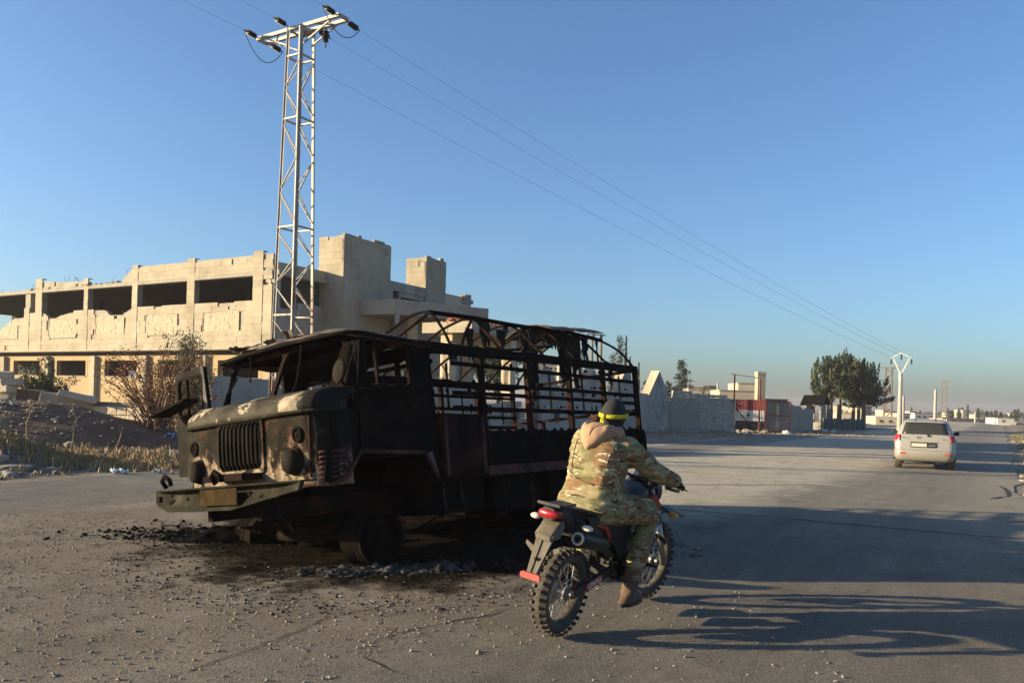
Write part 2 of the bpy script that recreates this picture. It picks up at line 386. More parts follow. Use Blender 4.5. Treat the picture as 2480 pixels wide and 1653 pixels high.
    h = g.math('ADD', g.math('MULTIPLY', fine, .5), g.math('ADD', g.math('MULTIPLY', agg, .8), g.math('MULTIPLY', med, .7)))
    h = g.math('SUBTRACT', h, g.math('MULTIPLY', line, .9))
    return g.bump(h, 1.0, .045).m
YR = lin(-.5,14.3,37)
r_ = MB(); rows = []
for s in [x for x in XS if -60 <= x <= 480]:
    row = []
    for i,l in enumerate(YR):
        ll = l
        if i in (0,len(YR)-1): ll += .28*mnoise.noise(Vector((s*.4,l,0)))
        row.append((s,ll,-.35*smooth(12,30,s)+.004))
    rows.append(row)
r_.grid(rows); o = r_.build('road', road_material(), smooth=True); o.matrix_world = M_ROAD; tag(o, kind='structure')
# cracks in the road that are wide enough to be seen singly
def crack(pts, w, name='road_crack'):
    b = MB(); rr = random.Random(len(pts)*7); L_ = []; pts = [Vector(p) for p in pts]
    fine = []
    for a,c in zip(pts,pts[1:]):
        n = max(2,int((c-a).length/.12))
        for k in range(n): fine.append(a.lerp(c,k/n))
    fine.append(pts[-1]); rows = []
    for i,p in enumerate(fine):
        d = (fine[min(i+1,len(fine)-1)]-fine[max(i-1,0)]).normalized(); q = Vector((-d.y,d.x,0))
        p = p + q*(.05*mnoise.noise(p*3)+.02*rr.uniform(-1,1)); ww = w*(.45+.9*rr.random())*min(1,i/3+.2,(len(fine)-1-i)/3+.2)
        rows.append([(p+q*ww/2+Vector((0,0,gz(p.x,p.y)+.0085))),(p-q*ww/2+Vector((0,0,gz(p.x,p.y)+.0085)))])
    b.grid(rows); return tag(b.build(name, M['crack']), kind='structure')
M['crack'] = rough_mat('tar_filled_crack', [(.02,.018,.016),(.045,.04,.035)], 8, .8, .3, 40, .004)
def rp(s,l): return RD*s - ED*l
crack([(2.3,12.4,0),(3.6,11.9,0),(5.2,11.0,0),(6.6,10.3,0),(8.4,9.4,0)], .05)
crack([(-.95,5.2,0),(-.55,5.65,0),(-.15,6.0,0),(.15,6.35,0)], .012)
crack([(-.55,4.6,0),(-.85,4.95,0),(-.86,5.2,0)], .014)
crack([(9.6,16.2,0),(10.6,17.2,0),(11.1,18.0,0),(12.0,19.6,0),(12.7,21,0)], .10)
crack([(2.3,16.2,0),(4.4,17.0,0),(6.2,17.9,0),(7.4,18.1,0)], .07)
crack([(-1.87,4.48,0),(-1.65,4.9,0),(-1.43,5.35,0),(-1.27,5.87,0),(-1.04,6.07,0),(-.85,6.28,0)], .013)
# loose gravel on the dusty part of the carriageway
_p = (1+5**.5)/2; _n = math.sqrt(1+_p*_p)
ICO = [(a/_n,b/_n,c/_n) for a,b,c in ((-1,_p,0),(1,_p,0),(-1,-_p,0),(1,-_p,0),(0,-1,_p),(0,1,_p),(0,-1,-_p),(0,1,-_p),(_p,0,-1),(_p,0,1),(-_p,0,-1),(-_p,0,1))]
ICOF = [(0,11,5),(0,5,1),(0,1,7),(0,7,10),(0,10,11),(1,5,9),(5,11,4),(11,10,2),(10,7,6),(7,1,8),(3,9,4),(3,4,2),(3,2,6),(3,6,8),(3,8,9),(4,9,5),(2,4,11),(6,2,10),(8,6,7),(9,8,1)]
def stones(name, n, region, smin, smax, mat, seed, label=None, pw=2.6, zf=None):
    r = random.Random(seed); b = MB()
    for _ in range(n):
        p = region(r)
        if p is None: continue
        x,y = p; k = smin+(smax-smin)*r.random()**pw; a = r.random()*6.28
        z = (zf or (lambda x,y: gz(x,y)+.004))(x,y)
        vs = []; sx,sy,sz = k*r.uniform(.75,1.3), k*r.uniform(.6,1.0), k*r.uniform(.45,.85); ca,sa = math.cos(a),math.sin(a); tl = r.uniform(-.3,.3)
        for q in ICO:
            d = r.uniform(.75,1.2); px,py,pz = q[0]*sx*d, q[1]*sy*d, q[2]*sz*d+.45*sz+q[0]*sx*tl
            vs.append((x+px*ca-py*sa, y+px*sa+py*ca, z+max(pz,-.1*k)))
        b.add(vs, ICOF)
    o = b.build(name, mat); return tag(o, label, kind='stuff')
M['gravel'] = rough_mat('loose_gravel', [(.17,.14,.105),(.28,.235,.18),(.42,.37,.30)], 6, .95, .3, 30, .01)
def dusty(r):
    if r.random() < .62: x,y = r.uniform(-7,2.2), 2.6+7.5*r.random()**.8
    else:
        s,l = r.uniform(8,40), r.uniform(4,11); p = rp(s,l); x,y = p.x,p.y
    l = -(x*ED.x+y*ED.y)
    s_ = x*RD.x+y*RD.y
    if ((s_-7.6)/3.1)**2+((l-5.7)/2.7)**2 < 1: return None
    if l < 3.2 and r.random() < .75: return None
    return x,y
stones('gravel', 34000, dusty, .003, .0145, M['gravel'], 3, pw=3.0)
M['cinder'] = rough_mat('cinders', [(.007,.007,.006),(.014,.012,.011),(.04,.035,.03)], 7, .95, .4, 30, .01, spec=0)
def burnt(r):
    a = r.random()*6.283; q = r.random()**.55; s = 7.0+3.1*q*math.cos(a); l = 5.4+2.6*q*math.sin(a); p = rp(s,l); return p.x,p.y
stones('burnt_debris', 6000, burnt, .003, .016, M['cinder'], 5)
stones('burnt_debris', 1500, lambda r:(-3.3+r.gauss(0,.55),9.0+r.gauss(0,.28)), .006, .035, M['cinder'], 8)
M['ash'] = rough_mat('pale_ash', [(.03,.03,.03),(.10,.095,.09),(.26,.25,.23)], 4, .95, .5, 20, .01)
def ashy(r):
    t = r.random(); x = -2.2+1.9*t+r.gauss(0,.3); y = 7.1+.45*t+r.gauss(0,.22); return x,y
stones('ash_flakes', 160, ashy, .004, .016, M['ash'], 6)
# heap of ash banked up against the wreck's sunken side
def heap(name, c, rx, ry, h, mat, seed, n=40, rot=0, label=None, cat=None, rough_=.25, zoff=0, fn=None):
    b = MB(); rows = []
    for i in range(n+1):
        row = []
        for j in range(n+1):
            u,v = 2*i/n-1, 2*j/n-1; d = math.sqrt(u*u+v*v); k = max(0,1-d*d)**1.35
            p = Vector((u*rx, v*ry, 0)); q = p+Vector((seed*9.1,seed,0))
            nz = mnoise.noise(q*1.3/max(rx,.5)*2)*.35+mnoise.noise(q*3.7/max(rx,.5)*2)*.18+mnoise.noise(q*9/max(rx,.5))*.08
            z = h*k*(1+rough_*3*nz) if fn is None else fn(u,v,k,nz)
            row.append((p.x,p.y,z-.06*(d>.98)))
        rows.append(row)
    b.grid(rows); o = b.build(name, mat, smooth=True); o.matrix_world = Matrix.Translation(Vector(c)+Vector((0,0,zoff)))@Matrix.Rotation(rot,4,'Z')
    return tag(o, label, cat)
def drift(c,rx,ry,h,seed,rot):
    heap('ash_drift',c,rx,ry,h,M['ash_grey'],seed,110,rot,fn=lambda u,v,k,nz: h*(k*1.1-.55+1.1*mnoise.noise(Vector((u*rx*9,v*ry*9,seed)))+.9*mnoise.noise(Vector((u*rx*26,v*ry*26,seed+3)))+.5*mnoise.noise(Vector((u*rx*60,v*ry*60,seed+5)))))['kind']='stuff'
M['ash_grey'] = rough_mat('settled_ash', [(.012,.012,.012),(.05,.048,.045),(.17,.162,.15)], 9, .97, .9, 45, .012, spec=0)
drift((-1.25,7.42,.004),.95,.30,.030,4,math.atan2(.42,1.6))
drift((-.60,7.60,.004),.36,.26,.050,6,.2)
# ================================================================== RUINED TWO-STOREY BUILDING
bl = thing('ruined_building', 'large ruined two-storey limestone building with gaping dark windows behind the pylon', 'building', M_BLD)
def pw(x, pts):
    if x <= pts[0][0]: return pts[0][1]
    for (a,va),(b,vb) in zip(pts,pts[1:]):
        if x <= b: return va+(vb-va)*(x-a)/(b-a)
    return pts[-1][1]
SILL = [(12.4,6.68),(12.7,6.6),(13.1,6.45),(13.6,6.2),(14.1,6.05),(14.7,6.3),(15.2,6.66),(17.6,6.68),(18.3,6.68),(19.2,6.6),(20.4,6.45),(21.0,6.25),(21.5,6.2),(22.0,6.55),(22.3,6.68),(24.6,6.68),(24.8,6.45),(26.2,6.4),(27.2,5.9),(28.4,5.45),(31,5.0)]
TOP = [(12.3,9.22),(12.7,9.05),(13.0,8.85),(13.4,8.6),(13.8,8.3),(17.0,8.28),(17.2,8.62),(19.5,8.66),(22.5,8.78),(23.3,8.84),(23.5,8.4),(24.2,8.3),(24.3,8.14),(32,8.12)]
PIL = [(.72,1.5,9.36),(6.46,7.14,9.32),(11.85,12.4,9.26),(17.1,17.55,8.72),(22.5,23.3,8.98),(24.05,24.7,8.3)]
BAYS = [(1.5,6.46),(7.14,11.85),(12.4,17.1),(17.55,22.5),(23.3,24.05),(24.7,31)]
PANELS = [(2.6,5.6),(8.0,11.0),(13.2,16.2),(18.4,21.6),(25.6,28.4)]
brng = random.Random(21); blocks = []
def course_fill(y0,y1,z0,z1,keep,depth=0.0,ch=.335,l0=.5,l1=.85):
    z = z0
    while z < z1-.08:
        h = min(ch*brng.uniform(.92,1.08), z1-z)
        if z1-(z+h) < .12: h = z1-z
        y = y0 - (brng.random()*.0)
        while y < y1-.05:
            w = min(brng.uniform(l0,l1), y1-y)
            if y1-(y+w) < .2: w = y1-y
            if keep(y+w/2, z+h/2, w, h): blocks.append((y,y+w,z,z+h,depth+brng.uniform(0,.014)))
            y += w
        z += h
def inpanel(y,z):
    for a,b in PANELS:
        if a < y < b and 4.95 < z < 6.22: return True
    return False
for a,b in BAYS:
    course_fill(a,b,4.12,6.70,lambda y,z,w,h: z+h*.35 <= pw(y,SILL)+.03*brng.uniform(-1,1) and not inpanel(y,z) and brng.random() > .012)
    course_fill(a,b,8.10,9.3,lambda y,z,w,h: z+h*.4 <= pw(y,TOP) and not (13.6 < y < 17.1) and not (z > pw(y,TOP)-.42 and brng.random() < (.12 if y < 12 else .38)))
for a,b,t in PIL:
    course_fill(a,b,4.12,t,lambda y,z,w,h: not (y > 24 and z > 6.9 and z < 8), .022, .33, .6, 1.2)
course_fill(0.0,.72,4.12,8.9,lambda y,z,w,h: not (z > 7.2 and brng.random() < .45), .0)
# stones inside the sunk panels: rough-faced, set back
pblocks = []
def pan(a,b):
    z = 4.95
    while z < 6.2:
        h = .21; y = a
        while y < b-.05:
            w = min(brng.uniform(.22,.5), b-y)
            if z+h*.5 < pw(y+w/2,SILL)-.05: pblocks.append((y,y+w,z,z+h,-.022+brng.uniform(0,.022)))
            y += w
        z += h
for a,b in PANELS: pan(a,b)
cw = (0,0,H_EYE)
def blk(y0,y1,z0,z1,p,b=None,gap=.0025):
    b = b or MB(); g_ = gap; x = -p; j = lambda: brng.uniform(-.004,.004)
    vs = [(x+j(),y0+g_,z0+g_),(x+j(),y1-g_,z0+g_),(x+j(),y1-g_,z1-g_),(x+j(),y0+g_,z1-g_),(.05,y0+g_,z0+g_),(.05,y1-g_,z0+g_),(.05,y1-g_,z1-g_),(.05,y0+g_,z1-g_)]
    return b.add(vs, [(0,1,2,3),(0,4,5,1),(1,5,6,2),(2,6,7,3),(3,7,4,0)])
blocks.sort(key=lambda k: (k[0]))
for k in blocks[:285]: blk(*k).build('stone_block', M['stone'], bl)
rest = MB()
for k in blocks[285:]: blk(*k, b=rest)
tag(rest.build('stone_cladding', M['stone'], bl), kind='stuff')
rest = MB()
for k in pblocks: blk(*k, b=rest, gap=.001)
tag(rest.build('rough_stone_panel', M['stone_rough'], bl), kind='stuff')
# panel mouldings with rounded upper corners
for a,b in PANELS[:4]:
    m = MB(); out = rrect(a-.035,b+.035,4.91,6.255,.2,4); inn = rrect(a,b,4.95,6.22,.18,4)
    m.ring(out, inn, lambda p,q,t: (t,p,q), -.016, .02); m.build('panel_moulding', M['stone_rough'], bl)
# wall behind the cladding with its broken upper edges
def strip_wall(y0,y1,zb,prof,x0,x1,mat,name,step=.28,jag=.0):
    m = MB(); n = max(1,int((y1-y0)/step)); ys = lin(y0,y1,n)
    zt = [prof(y)+(brng.uniform(-jag,jag)) for y in ys]
    vs = []
    for x in (x0,x1):
        for y,z in zip(ys,zt): vs += [(x,y,zb),(x,y,z)]
    k = 2*(n+1); fs = []
    for i in range(n):
        a = 2*i; fs += [(a,a+1,a+3,a+2),(k+a,k+a+2,k+a+3,k+a+1),(a+1,k+a+1,k+a+3,a+3),(a,a+2,k+a+2,k+a)]
    fs += [(0,k,k+1,1),(2*n,2*n+1,k+2*n+1,k+2*n)]
    m.add(vs,fs); return m.build(name, mat, bl)
strip_wall(0.02,44,4.06,lambda y: pw(y,SILL)-.03-.05*abs(mnoise.noise(Vector((y*3,1,1)))),.052,.34,M['concrete'],'spandrel_wall')
strip_wall(0.02,13.6,8.31,lambda y: pw(y,TOP)-.02,.052,.26,M['concrete'],'parapet_wall')
strip_wall(17.1,44,8.31,lambda y: max(8.32,pw(y,TOP)-.02),.052,.26,M['concrete'],'parapet_wall')
for a,b,t in PIL:   # pilaster cores between the windows
    MB().box(.053,.36,a+.02,b-.02,6.6,8.06).build('pilaster_core', M['concrete'], bl)
    MB().box(-.03,.30,a+.01,b-.01,t,t+.04).build('pilaster_cap', M['stone'], bl)
    if a > 2: # slanting inner frame seen inside each window
        m = MB(); m.bar((.62,b+.25,6.7),(.62,b+.25,7.7),.22,.2); m.bar((.62,b+.25,7.7),(.50,b+.02,8.05),.22,.2); m.build('window_brace', M['concrete'], bl)
# broken corner: rubble infill and iron
m = MB()
for _ in range(26):
    y = brng.uniform(.0,.4); z = brng.uniform(7.2,9.0); k = brng.uniform(.08,.2); m.box(.06+brng.uniform(-.06,.02),.3,y-k,y+k,z-k*.6,z+k*.6)
tag(m.build('broken_corner_masonry', M['concrete'], bl), kind='stuff')
slab = MB(); slab.box(-.02,12,.02,44,8.06,8.30); slab.build('roof_slab', M['concrete'], bl)
m = MB()
for _ in range(90):
    y = brng.uniform(13.2,24); k = brng.uniform(.04,.16); x = brng.uniform(0,.6); m.box(x-k,x+k,y-k,y+k,8.29,8.3+k*brng.uniform(.5,1.5))
tag(m.build('roof_debris', M['rubble'], bl), kind='stuff')
MB().box(-.10,12,.0,44,3.97,4.115).build('floor_slab', M['concrete'], bl)
MB().box(-.16,.0,-.02,44,4.0,4.09).build('string_course', M['stone'], bl)
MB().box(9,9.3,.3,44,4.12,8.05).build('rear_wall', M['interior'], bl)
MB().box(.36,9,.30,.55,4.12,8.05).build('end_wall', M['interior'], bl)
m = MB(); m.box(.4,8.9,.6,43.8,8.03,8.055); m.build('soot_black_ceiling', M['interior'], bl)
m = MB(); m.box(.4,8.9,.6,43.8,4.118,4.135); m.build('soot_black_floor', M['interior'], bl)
for y in (6.8,12.1,17.3,22.9):
    for x in (4.2,):
        MB().box(x,x+.4,y-.2,y+.2,4.14,8.02).build('inner_column', M['interior'], bl)
# ground storey, set back under the overhang
LW = [(1.4+5.5*k, 4.8+5.5*k) for k in range(5)]
ys = 0.05; XF = .45
lw = MB()
edges = [0.05]+[v for p in LW for v in p]+[44]
lw.box(XF,XF+.3,.05,44,-1.2,2.40); lw.box(XF,XF+.3,.05,44,3.42,3.72)
for i in range(0,len(edges),2): lw.box(XF,XF+.3,edges[i],edges[i+1],2.40,3.42)
lw.build('ground_floor_wall', M['plaster'], bl)
MB().box(XF+.1,XF+.4,.05,44,3.72,3.97).build('overhang_shade_strip', M['interior'], bl)  # dark strip put in as the shade under the overhang
for a,b in LW:
    MB().box(XF-.05,XF+.02,a-.05,b+.05,2.33,2.405).build('window_sill', M['stone'], bl)
    MB().box(XF-.012,XF+.012,a-.22,a,2.40,3.42).build('window_surround', M['plaster'], bl); MB().box(XF-.012,XF+.012,b,b+.22,2.40,3.42).build('window_surround', M['plaster'], bl)
for y in (5.85,11.4,16.8,22.2,27.9):
    MB().box(XF-.26,XF-.002,y-.26,y+.26,-1.2,3.7).build('ground_floor_pilaster', M['stone'], bl)
MB().box(XF-.02,XF+.05,21.55,21.95,2.2,3.42).build('side_window_grille', M['interior'], bl)
rw = MB()
holes = [(13.6,14.0),(14.9,15.3),(19.0,20.2),(24.0,26.5)]; yy = [.3]+[v for h in holes for v in h]+[44]
rw.box(9,9.25,.3,44,-1.2,2.3); rw.box(9,9.25,.3,44,3.1,3.95)
for i in range(0,len(yy),2): rw.box(9,9.25,yy[i],yy[i+1],2.3,3.1)
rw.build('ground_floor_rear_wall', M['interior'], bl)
MB().box(.76,9,.3,44,-.7,-.6).build('ground_floor_slab', M['interior'], bl)
for k in range(22):   # bent reinforcement sticking out of the broken edges
    y = brng.uniform(12.6,29); z0 = pw(y,SILL) if k%2 else pw(y,TOP); q = Vector((.1,y,z0-.05)); m = MB(); m.tube([q,q+Vector((-.05,brng.uniform(-.15,.15),.18)),q+Vector((brng.uniform(-.2,.1),brng.uniform(-.35,.35),.22+.2*brng.random()))],.012,4); m.build('rebar', M['rust_red'], bl)
# ---- shaded side of the wing and the recessed loggia
m = MB()
m.box(.052,3.9,.02,.30,-1.2,3.96); m.box(.30,.62,.021,.299,4.12,8.05); m.box(.62,3.88,.02,.30,4.12,6.3)
m.build('side_wall', M['concrete'], bl)
m = MB(); m.box(1.9,3.87,.0,.28,6.3,6.72); m.build('loggia_parapet', M['concrete'], bl)
m = MB(); m.box(.2,4.0,-.12,.30,8.32,8.78); m.build('loggia_beam', M['stone'], bl)
m = MB(); m.box(.15,4.3,-.34,-.02,8.06,8.315); m.build('loggia_slab_edge', M['concrete'], bl)
m = MB(); m.box(.64,3.86,1.6,1.9,4.12,8.05); m.build('loggia_rear_wall', M['interior'], bl)
# ---- stair towers
def clad_box(name, x0,x1,y0,y1,z0,z1, faces, mat, seed, ch=.36):
    r = random.Random(seed); m = MB()
    for face in faces:
        z = z0
        while z < z1-.05:
            h = min(ch,z1-z)
            lo,hi = (y0,y1) if face == 'x' else (x0,x1)
            p = lo
            while p < hi-.02:
                w = min(r.uniform(.45,.8), hi-p)
                if hi-(p+w) < .15: w = hi-p
                d = r.uniform(.0,.012); g_=.004
                if not (z > z1-.75 and r.random() < .12):
                    if face == 'x': m.box(x0-.03-d,x0+.0,p+g_,p+w-g_,z+g_,z+h-g_)
                    else: m.box(p+g_,p+w-g_,y0-.03-d,y0+.0,z+g_,z+h-g_)
                p += w
            z += h
    return tag(m.build(name, mat, bl), kind='stuff')
def tower(x0,x1,y0,y1,zt,seed):
    r = random.Random(seed)
    m = MB(); m.box(x0+.002,x1,y0+.002,y1,-1.2,zt); m.build('stair_tower', M['concrete'], bl)
    clad_box('tower_cladding', x0,x1,y0,y1,.5,zt+.03,('x','y'),M['stone'],seed)
    m = MB() # ragged top
    x = x0
    while x < x1-.1:
        w = r.uniform(.25,.7); h = r.choice([0,.05,.12,.2,.1]); m.box(x,min(x+w,x1),y0-.02,y0+.22,zt,zt+.02+h); x += w
    for _ in range(9):
        k = r.uniform(.06,.14); m.box(x0-.05,x0+.1,y0-.03,y0+k,zt-1.6*r.random()-k,zt-1.6*r.random()+.02)
    tag(m.build('broken_tower_edge', M['rubble'], bl), kind='stuff')
tower(3.9,8.0,-1.54,.42,10.78,5)
tower(11.65,13.8,-1.54,.12,10.78,9)
m = MB(); m.box(8.0,8.35,-1.5,-1.2,-1.2,8.78); m.box(8.35,9.0,-1.5,-1.2,8.2,8.78); m.box(9.0,11.62,-1.5,-1.2,8.2,8.78); m.box(9.0,9.15,-1.48,-1.2,-1.2,8.2); m.box(9.15,11.62,-1.5,-1.2,-1.2,7.5); m.box(9.15,11.62,-1.44,-1.2,7.9,8.2)
m.build('linking_wall', M['concrete'], bl)
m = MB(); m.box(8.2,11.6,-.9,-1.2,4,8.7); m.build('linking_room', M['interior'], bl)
m = MB(); m.box(13.82,17.0,-1.5,-1.2,3,8.72); m.build('end_parapet', M['stone_rough'], bl)
m = MB()
for _ in range(16):
    k=brng.uniform(.1,.25); x=brng.uniform(16.0,17.1); m.box(x-k,x+k,-1.5-k*.3,-1.2,8.2+brng.random()*.5,8.5+brng.random()*.5)
tag(m.build('broken_parapet_end', M['rubble'], bl), kind='stuff')
# ---- projecting canopy
can = [(5.2,-1.60),(5.45,-4.1),(11.4,-6.65),(13.5,-1.60)]
m = MB(); m.ring([(p[0],p[1]) for p in can], [(6.2,-2.2),(6.4,-3.6),(10.9,-5.6),(12.2,-2.2)], lambda a,b,t:(a,b,t), 6.35, 7.22); m.build('canopy_fascia', M['concrete'], bl)
m = MB(); m.prism([(5.5,-1.62),(5.7,-3.9),(11.2,-6.3),(13.0,-1.62)], lambda a,b,t:(a,b,t), 6.42, 6.62); m.build('canopy_soffit', M['concrete'], bl)
m = MB(); m.add([(5.40,-4.16,7.0),(5.75,-4.28,7.0),(5.68,-4.25,5.9),(5.5,-4.2,5.78),(5.5,-4.02,7.0),(5.8,-4.1,7.0),(5.74,-4.1,5.95),(5.52,-4.08,5.8)],[(0,1,2,3),(7,6,5,4),(0,4,5,1),(1,5,6,2),(2,6,7,3),(3,7,4,0)]); m.build('hanging_concrete', M['concrete'], bl)
# entrance front under the canopy: shaded wall, dark openings, columns
m = MB()
for a,b in ((8.02,9.2),(10.4,11.62),(13.85,15.2),(16.2,17.0)): m.box(a,b,-1.9,-1.56,-1.2,6.35)
m.box(8.02,17,-1.88,-1.56,5.6,6.34); m.box(8.02,17,-1.89,-1.57,-1.2,1.2)
m.build('entrance_wall', M['concrete'], bl)
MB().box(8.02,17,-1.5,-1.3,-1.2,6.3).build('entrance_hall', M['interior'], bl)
for x,y in ((7.0,-4.2),(10.6,-5.7)): MB().box(x-.22,x+.22,y-.22,y+.22,-1.2,6.41).build('canopy_column', M['plaster'], bl)
# ================================================================== WRECKED PORCH IN FRONT (sunlit slab on columns)
po = thing('ruined_porch', 'sunlit concrete porch slab heaped with red brick rubble on two columns behind the truck bed', 'porch', M_PORCH)
m = MB(); m.box(-2.15,6.4,-14.62,-12.0,4.46,4.9); m.build('slab', M['concrete'], po)
m = MB(); m.box(-2.2,-2.12,-14.65,-13.4,4.44,4.92); m.box(-2.21,-2.13,-13.38,-12.0,4.45,4.91); m.build('slab_facing', M['stone'], po)
m = MB(); m.box(-2.0,6.2,-13.5,-13.1,4.1,4.455); m.build('beam', M['plaster'], po)
for x,y in ((-1.7,-13.1),(1.55,-14.25)):
    m = MB(); m.box(x-.25,x+.25,y-.25,y+.25,-1.2,4.455); m.build('column', M['stone_rough'], po)
    for k in range(5): MB().tube([(x-.28,y-.1+.05*k,2.2),(x-.30,y-.1+.05*k,3.6)],.008,4).build('rebar', M['rust_red'], po)
m = MB(); m.bar((-2.1,-12.7,2.5),(-2.1,-13.8,2.45),.03); m.bar((-2.0,-13.35,2.55),(-1.98,-12.9,3.1),.025); m.build('bent_rail', M['rust_red'], po)
m = MB()
for _ in range(330):
    x=brng.uniform(-2.0,6); y=brng.uniform(-14.5,-12.2); hh=.35*max(0,1-abs(y+13.6)/.9)*max(.2,1-abs(x)/5)
    k=brng.uniform(.05,.16); z=4.9+hh*brng.random(); q=Matrix.Rotation(brng.random()*6,3,'Z')@Matrix.Rotation(brng.uniform(-1.2,.6),3,'X')
    m.hexa([Vector((x,y,z))+q@Vector(v) for v in [(-k,-k*.5,0),(k,-k*.5,0),(k,k*.5,0),(-k,k*.5,0),(-k,-k*.5,k*.6),(k,-k*.5,k*.6),(k,k*.5,k*.6),(-k,k*.5,k*.6)]])
tag(m.build('brick_rubble', M['red_brick'], po), kind='stuff')
# ================================================================== BOUNDARY WALLS
def wall_frame(a, b): # local x along a->b, y towards the back, z up ; origin at a
    a, b = Vector(a), Vector(b); d = (b-a); L = d.length; d.normalize(); n = Vector((-d.y,d.x,0))
    return Matrix(((d.x,n.x,0,a.x),(d.y,n.y,0,a.y),(0,0,1,a.z),(0,0,0,1))), L
def ragged_wall(name, label, a, b, h, mat, th=.28, seed=1, jag=.10, parent=None, cat='wall', base=-.3, prof=None):
    Mx, L = wall_frame(a,b); r = random.Random(seed); o = parent or thing(name, label, cat, Mx)
    m = MB(); n = max(3,int(L/.35)); xs = lin(0,L,n)
    zt = [(prof(x) if prof else h)+jag*(mnoise.noise(Vector((x*.7,seed,0)))*2+mnoise.noise(Vector((x*2.6,seed,4)))) for x in xs]
    for i in range(n):
        m.hexa([(xs[i],0,base),(xs[i+1],0,base),(xs[i+1],th,base),(xs[i],th,base),(xs[i],0,zt[i]),(xs[i+1],0,zt[i+1]),(xs[i+1],th,zt[i+1]),(xs[i],th,zt[i])])
    w = m.build('wall_face', mat, o, fix=True); return o, w, L
G0 = -.35
def WP(u,Y):
    p = at(u,968,Y); return Vector((p.x,p.y,G0))
# stretch seen through the cab, then the gabled bays, then the block wall
o,_,L = ragged_wall('boundary_wall','grey plastered boundary wall seen through the wreck\'s windscreen, in front of the ruin',WP(512,26),WP(664,28.5),2.45,M['white_wall'],seed=3,jag=.04)
o,_,L = ragged_wall('boundary_wall','broken-topped boundary wall behind the empty cab, between pylon foot and porch',WP(666,28.6),WP(905,30),2.9,M['white_wall'],seed=4,jag=.16)
o,_,L = ragged_wall('boundary_wall','whitewashed wall strewn with white rubble seen between the near truck bed rails',WP(908,30.1),WP(1262,33),2.55,M['white_wall'],seed=8,jag=.07,prof=lambda x:2.62 if x<4.1 else 1.55)
m = MB()
for k in range(40):
    x = brng.uniform(L*.6,L); z=brng.uniform(.0,1.7); kx=brng.uniform(.1,.35); m.box(x-kx,x+kx,-.05-brng.random()*.5*(2-z)/2,.02,z,z+brng.uniform(.1,.3))
tag(m.build('fallen_masonry', M['white_wall'], o), kind='stuff')
GAB = [((2.2,48.4),3.55,'first gabled wall bay from the left, its apex broken away, behind the truck bed',1),((5.1,50.9),3.65,'second gabled wall bay, half hidden by hanging burnt canvas',0),((7.45,53.0),3.75,'third gabled wall bay, with sunlit sloping coping just left of the truck\'s rear post',0),((10.1,55.7),3.8,'gabled wall bay standing clear to the right of the truck, with sunlit coping',0)]
gd = Vector((.76,.65,0)).normalized()
for (gx,gy),za,lab,brk in GAB:
    a = Vector((gx,gy,G0))-gd*1.15; b = Vector((gx,gy,G0))+gd*1.15
    Mx,L = wall_frame(a,b); gb = thing('gabled_wall', lab, 'wall', Mx, 'gabled bays of the boundary wall')
    zs = 2.75; za_ = za+.35
    pts = [(0,-.2),(L,-.2),(L,zs-.35),(L*.53,za_)] + ([(L*.42,za_-.25),(L*.33,za_-.62),(L*.2,za_-.75),(.1,zs-.1),(0,zs)] if brk else [(L*.47,za_),(0,zs-.3)])
    m = MB(); m.prism(pts, lambda p,q,t:(p,t,q), 0, .62); m.build('gable', M['white_wall'], gb)
    if not brk:
        m = MB(); m.prism([(-.08,zs-.36),(0.02,zs-.42),(L*.47,za_-.02),(L*.47,za_+.10)], lambda p,q,t:(p,t,q), -.06, .68); m.build('coping', M['stone'], gb)
    m = MB(); c = L/2
    for w,z0,z1 in ((.55,1.75,za_-.35),):
        m.bar((c-w,-.02,z0),(c,-.02,z1),.05,.05); m.bar((c+w,-.02,z0),(c,-.02,z1),.05,.05); m.bar((c-w,-.02,z0),(c,-.02,.9),.05,.05); m.bar((c+w,-.02,z0),(c,-.02,.9),.05,.05)
    m.build('diamond_moulding', M['white_wall'], gb)
for a,b,lab,sd in (((3.1,49.3),(4.2,50.2),'low wall panel between the first and second gabled bays',11),((6.0,51.7),(6.55,52.2),'low wall panel between the second and third gabled bays',12),((8.35,53.8),(9.2,54.8),'low stained wall panel between the third and the free-standing gabled bay',13)):
    ragged_wall('wall_panel',lab,(a[0],a[1],G0),(b[0],b[1],G0),2.6,M['white_wall'],seed=sd,jag=.05)
# black paint strokes sprayed on the pale wall
def paint_marks(parent, strokes, mat):
    m = MB()
    for s in strokes: m.prism(s, lambda p,q,t:(p,t,q), -.006, -.001)
    m.build('sprayed_mark', mat, parent)
M['black_paint'] = plain('black_spray_paint', (.035,.033,.03), .8)
o,_,L = ragged_wall('boundary_wall','pale wall with black sprayed strokes below the gables, behind the truck bed rails',(1.7,46.6,G0),(8.9,53.6,G0),2.05,M['white_wall'],seed=21,jag=.03)
paint_marks(o,[[(x,.85),(x+.18,.7),(x+.45,.75),(x+.5,1.5),(x+.30,1.62),(x+.25,1.25),(x+.1,1.55),(x-.05,1.5)] for x in (1.1,2.3)]+[[(4.4,.95),(5.6,.95),(5.6,2.0),(5.4,1.35),(5.1,1.3),(4.9,1.85),(4.7,1.3),(4.45,1.9)],[(6.2,1.2),(6.7,1.5),(6.8,1.9),(6.3,1.7)]],M['black_paint'])
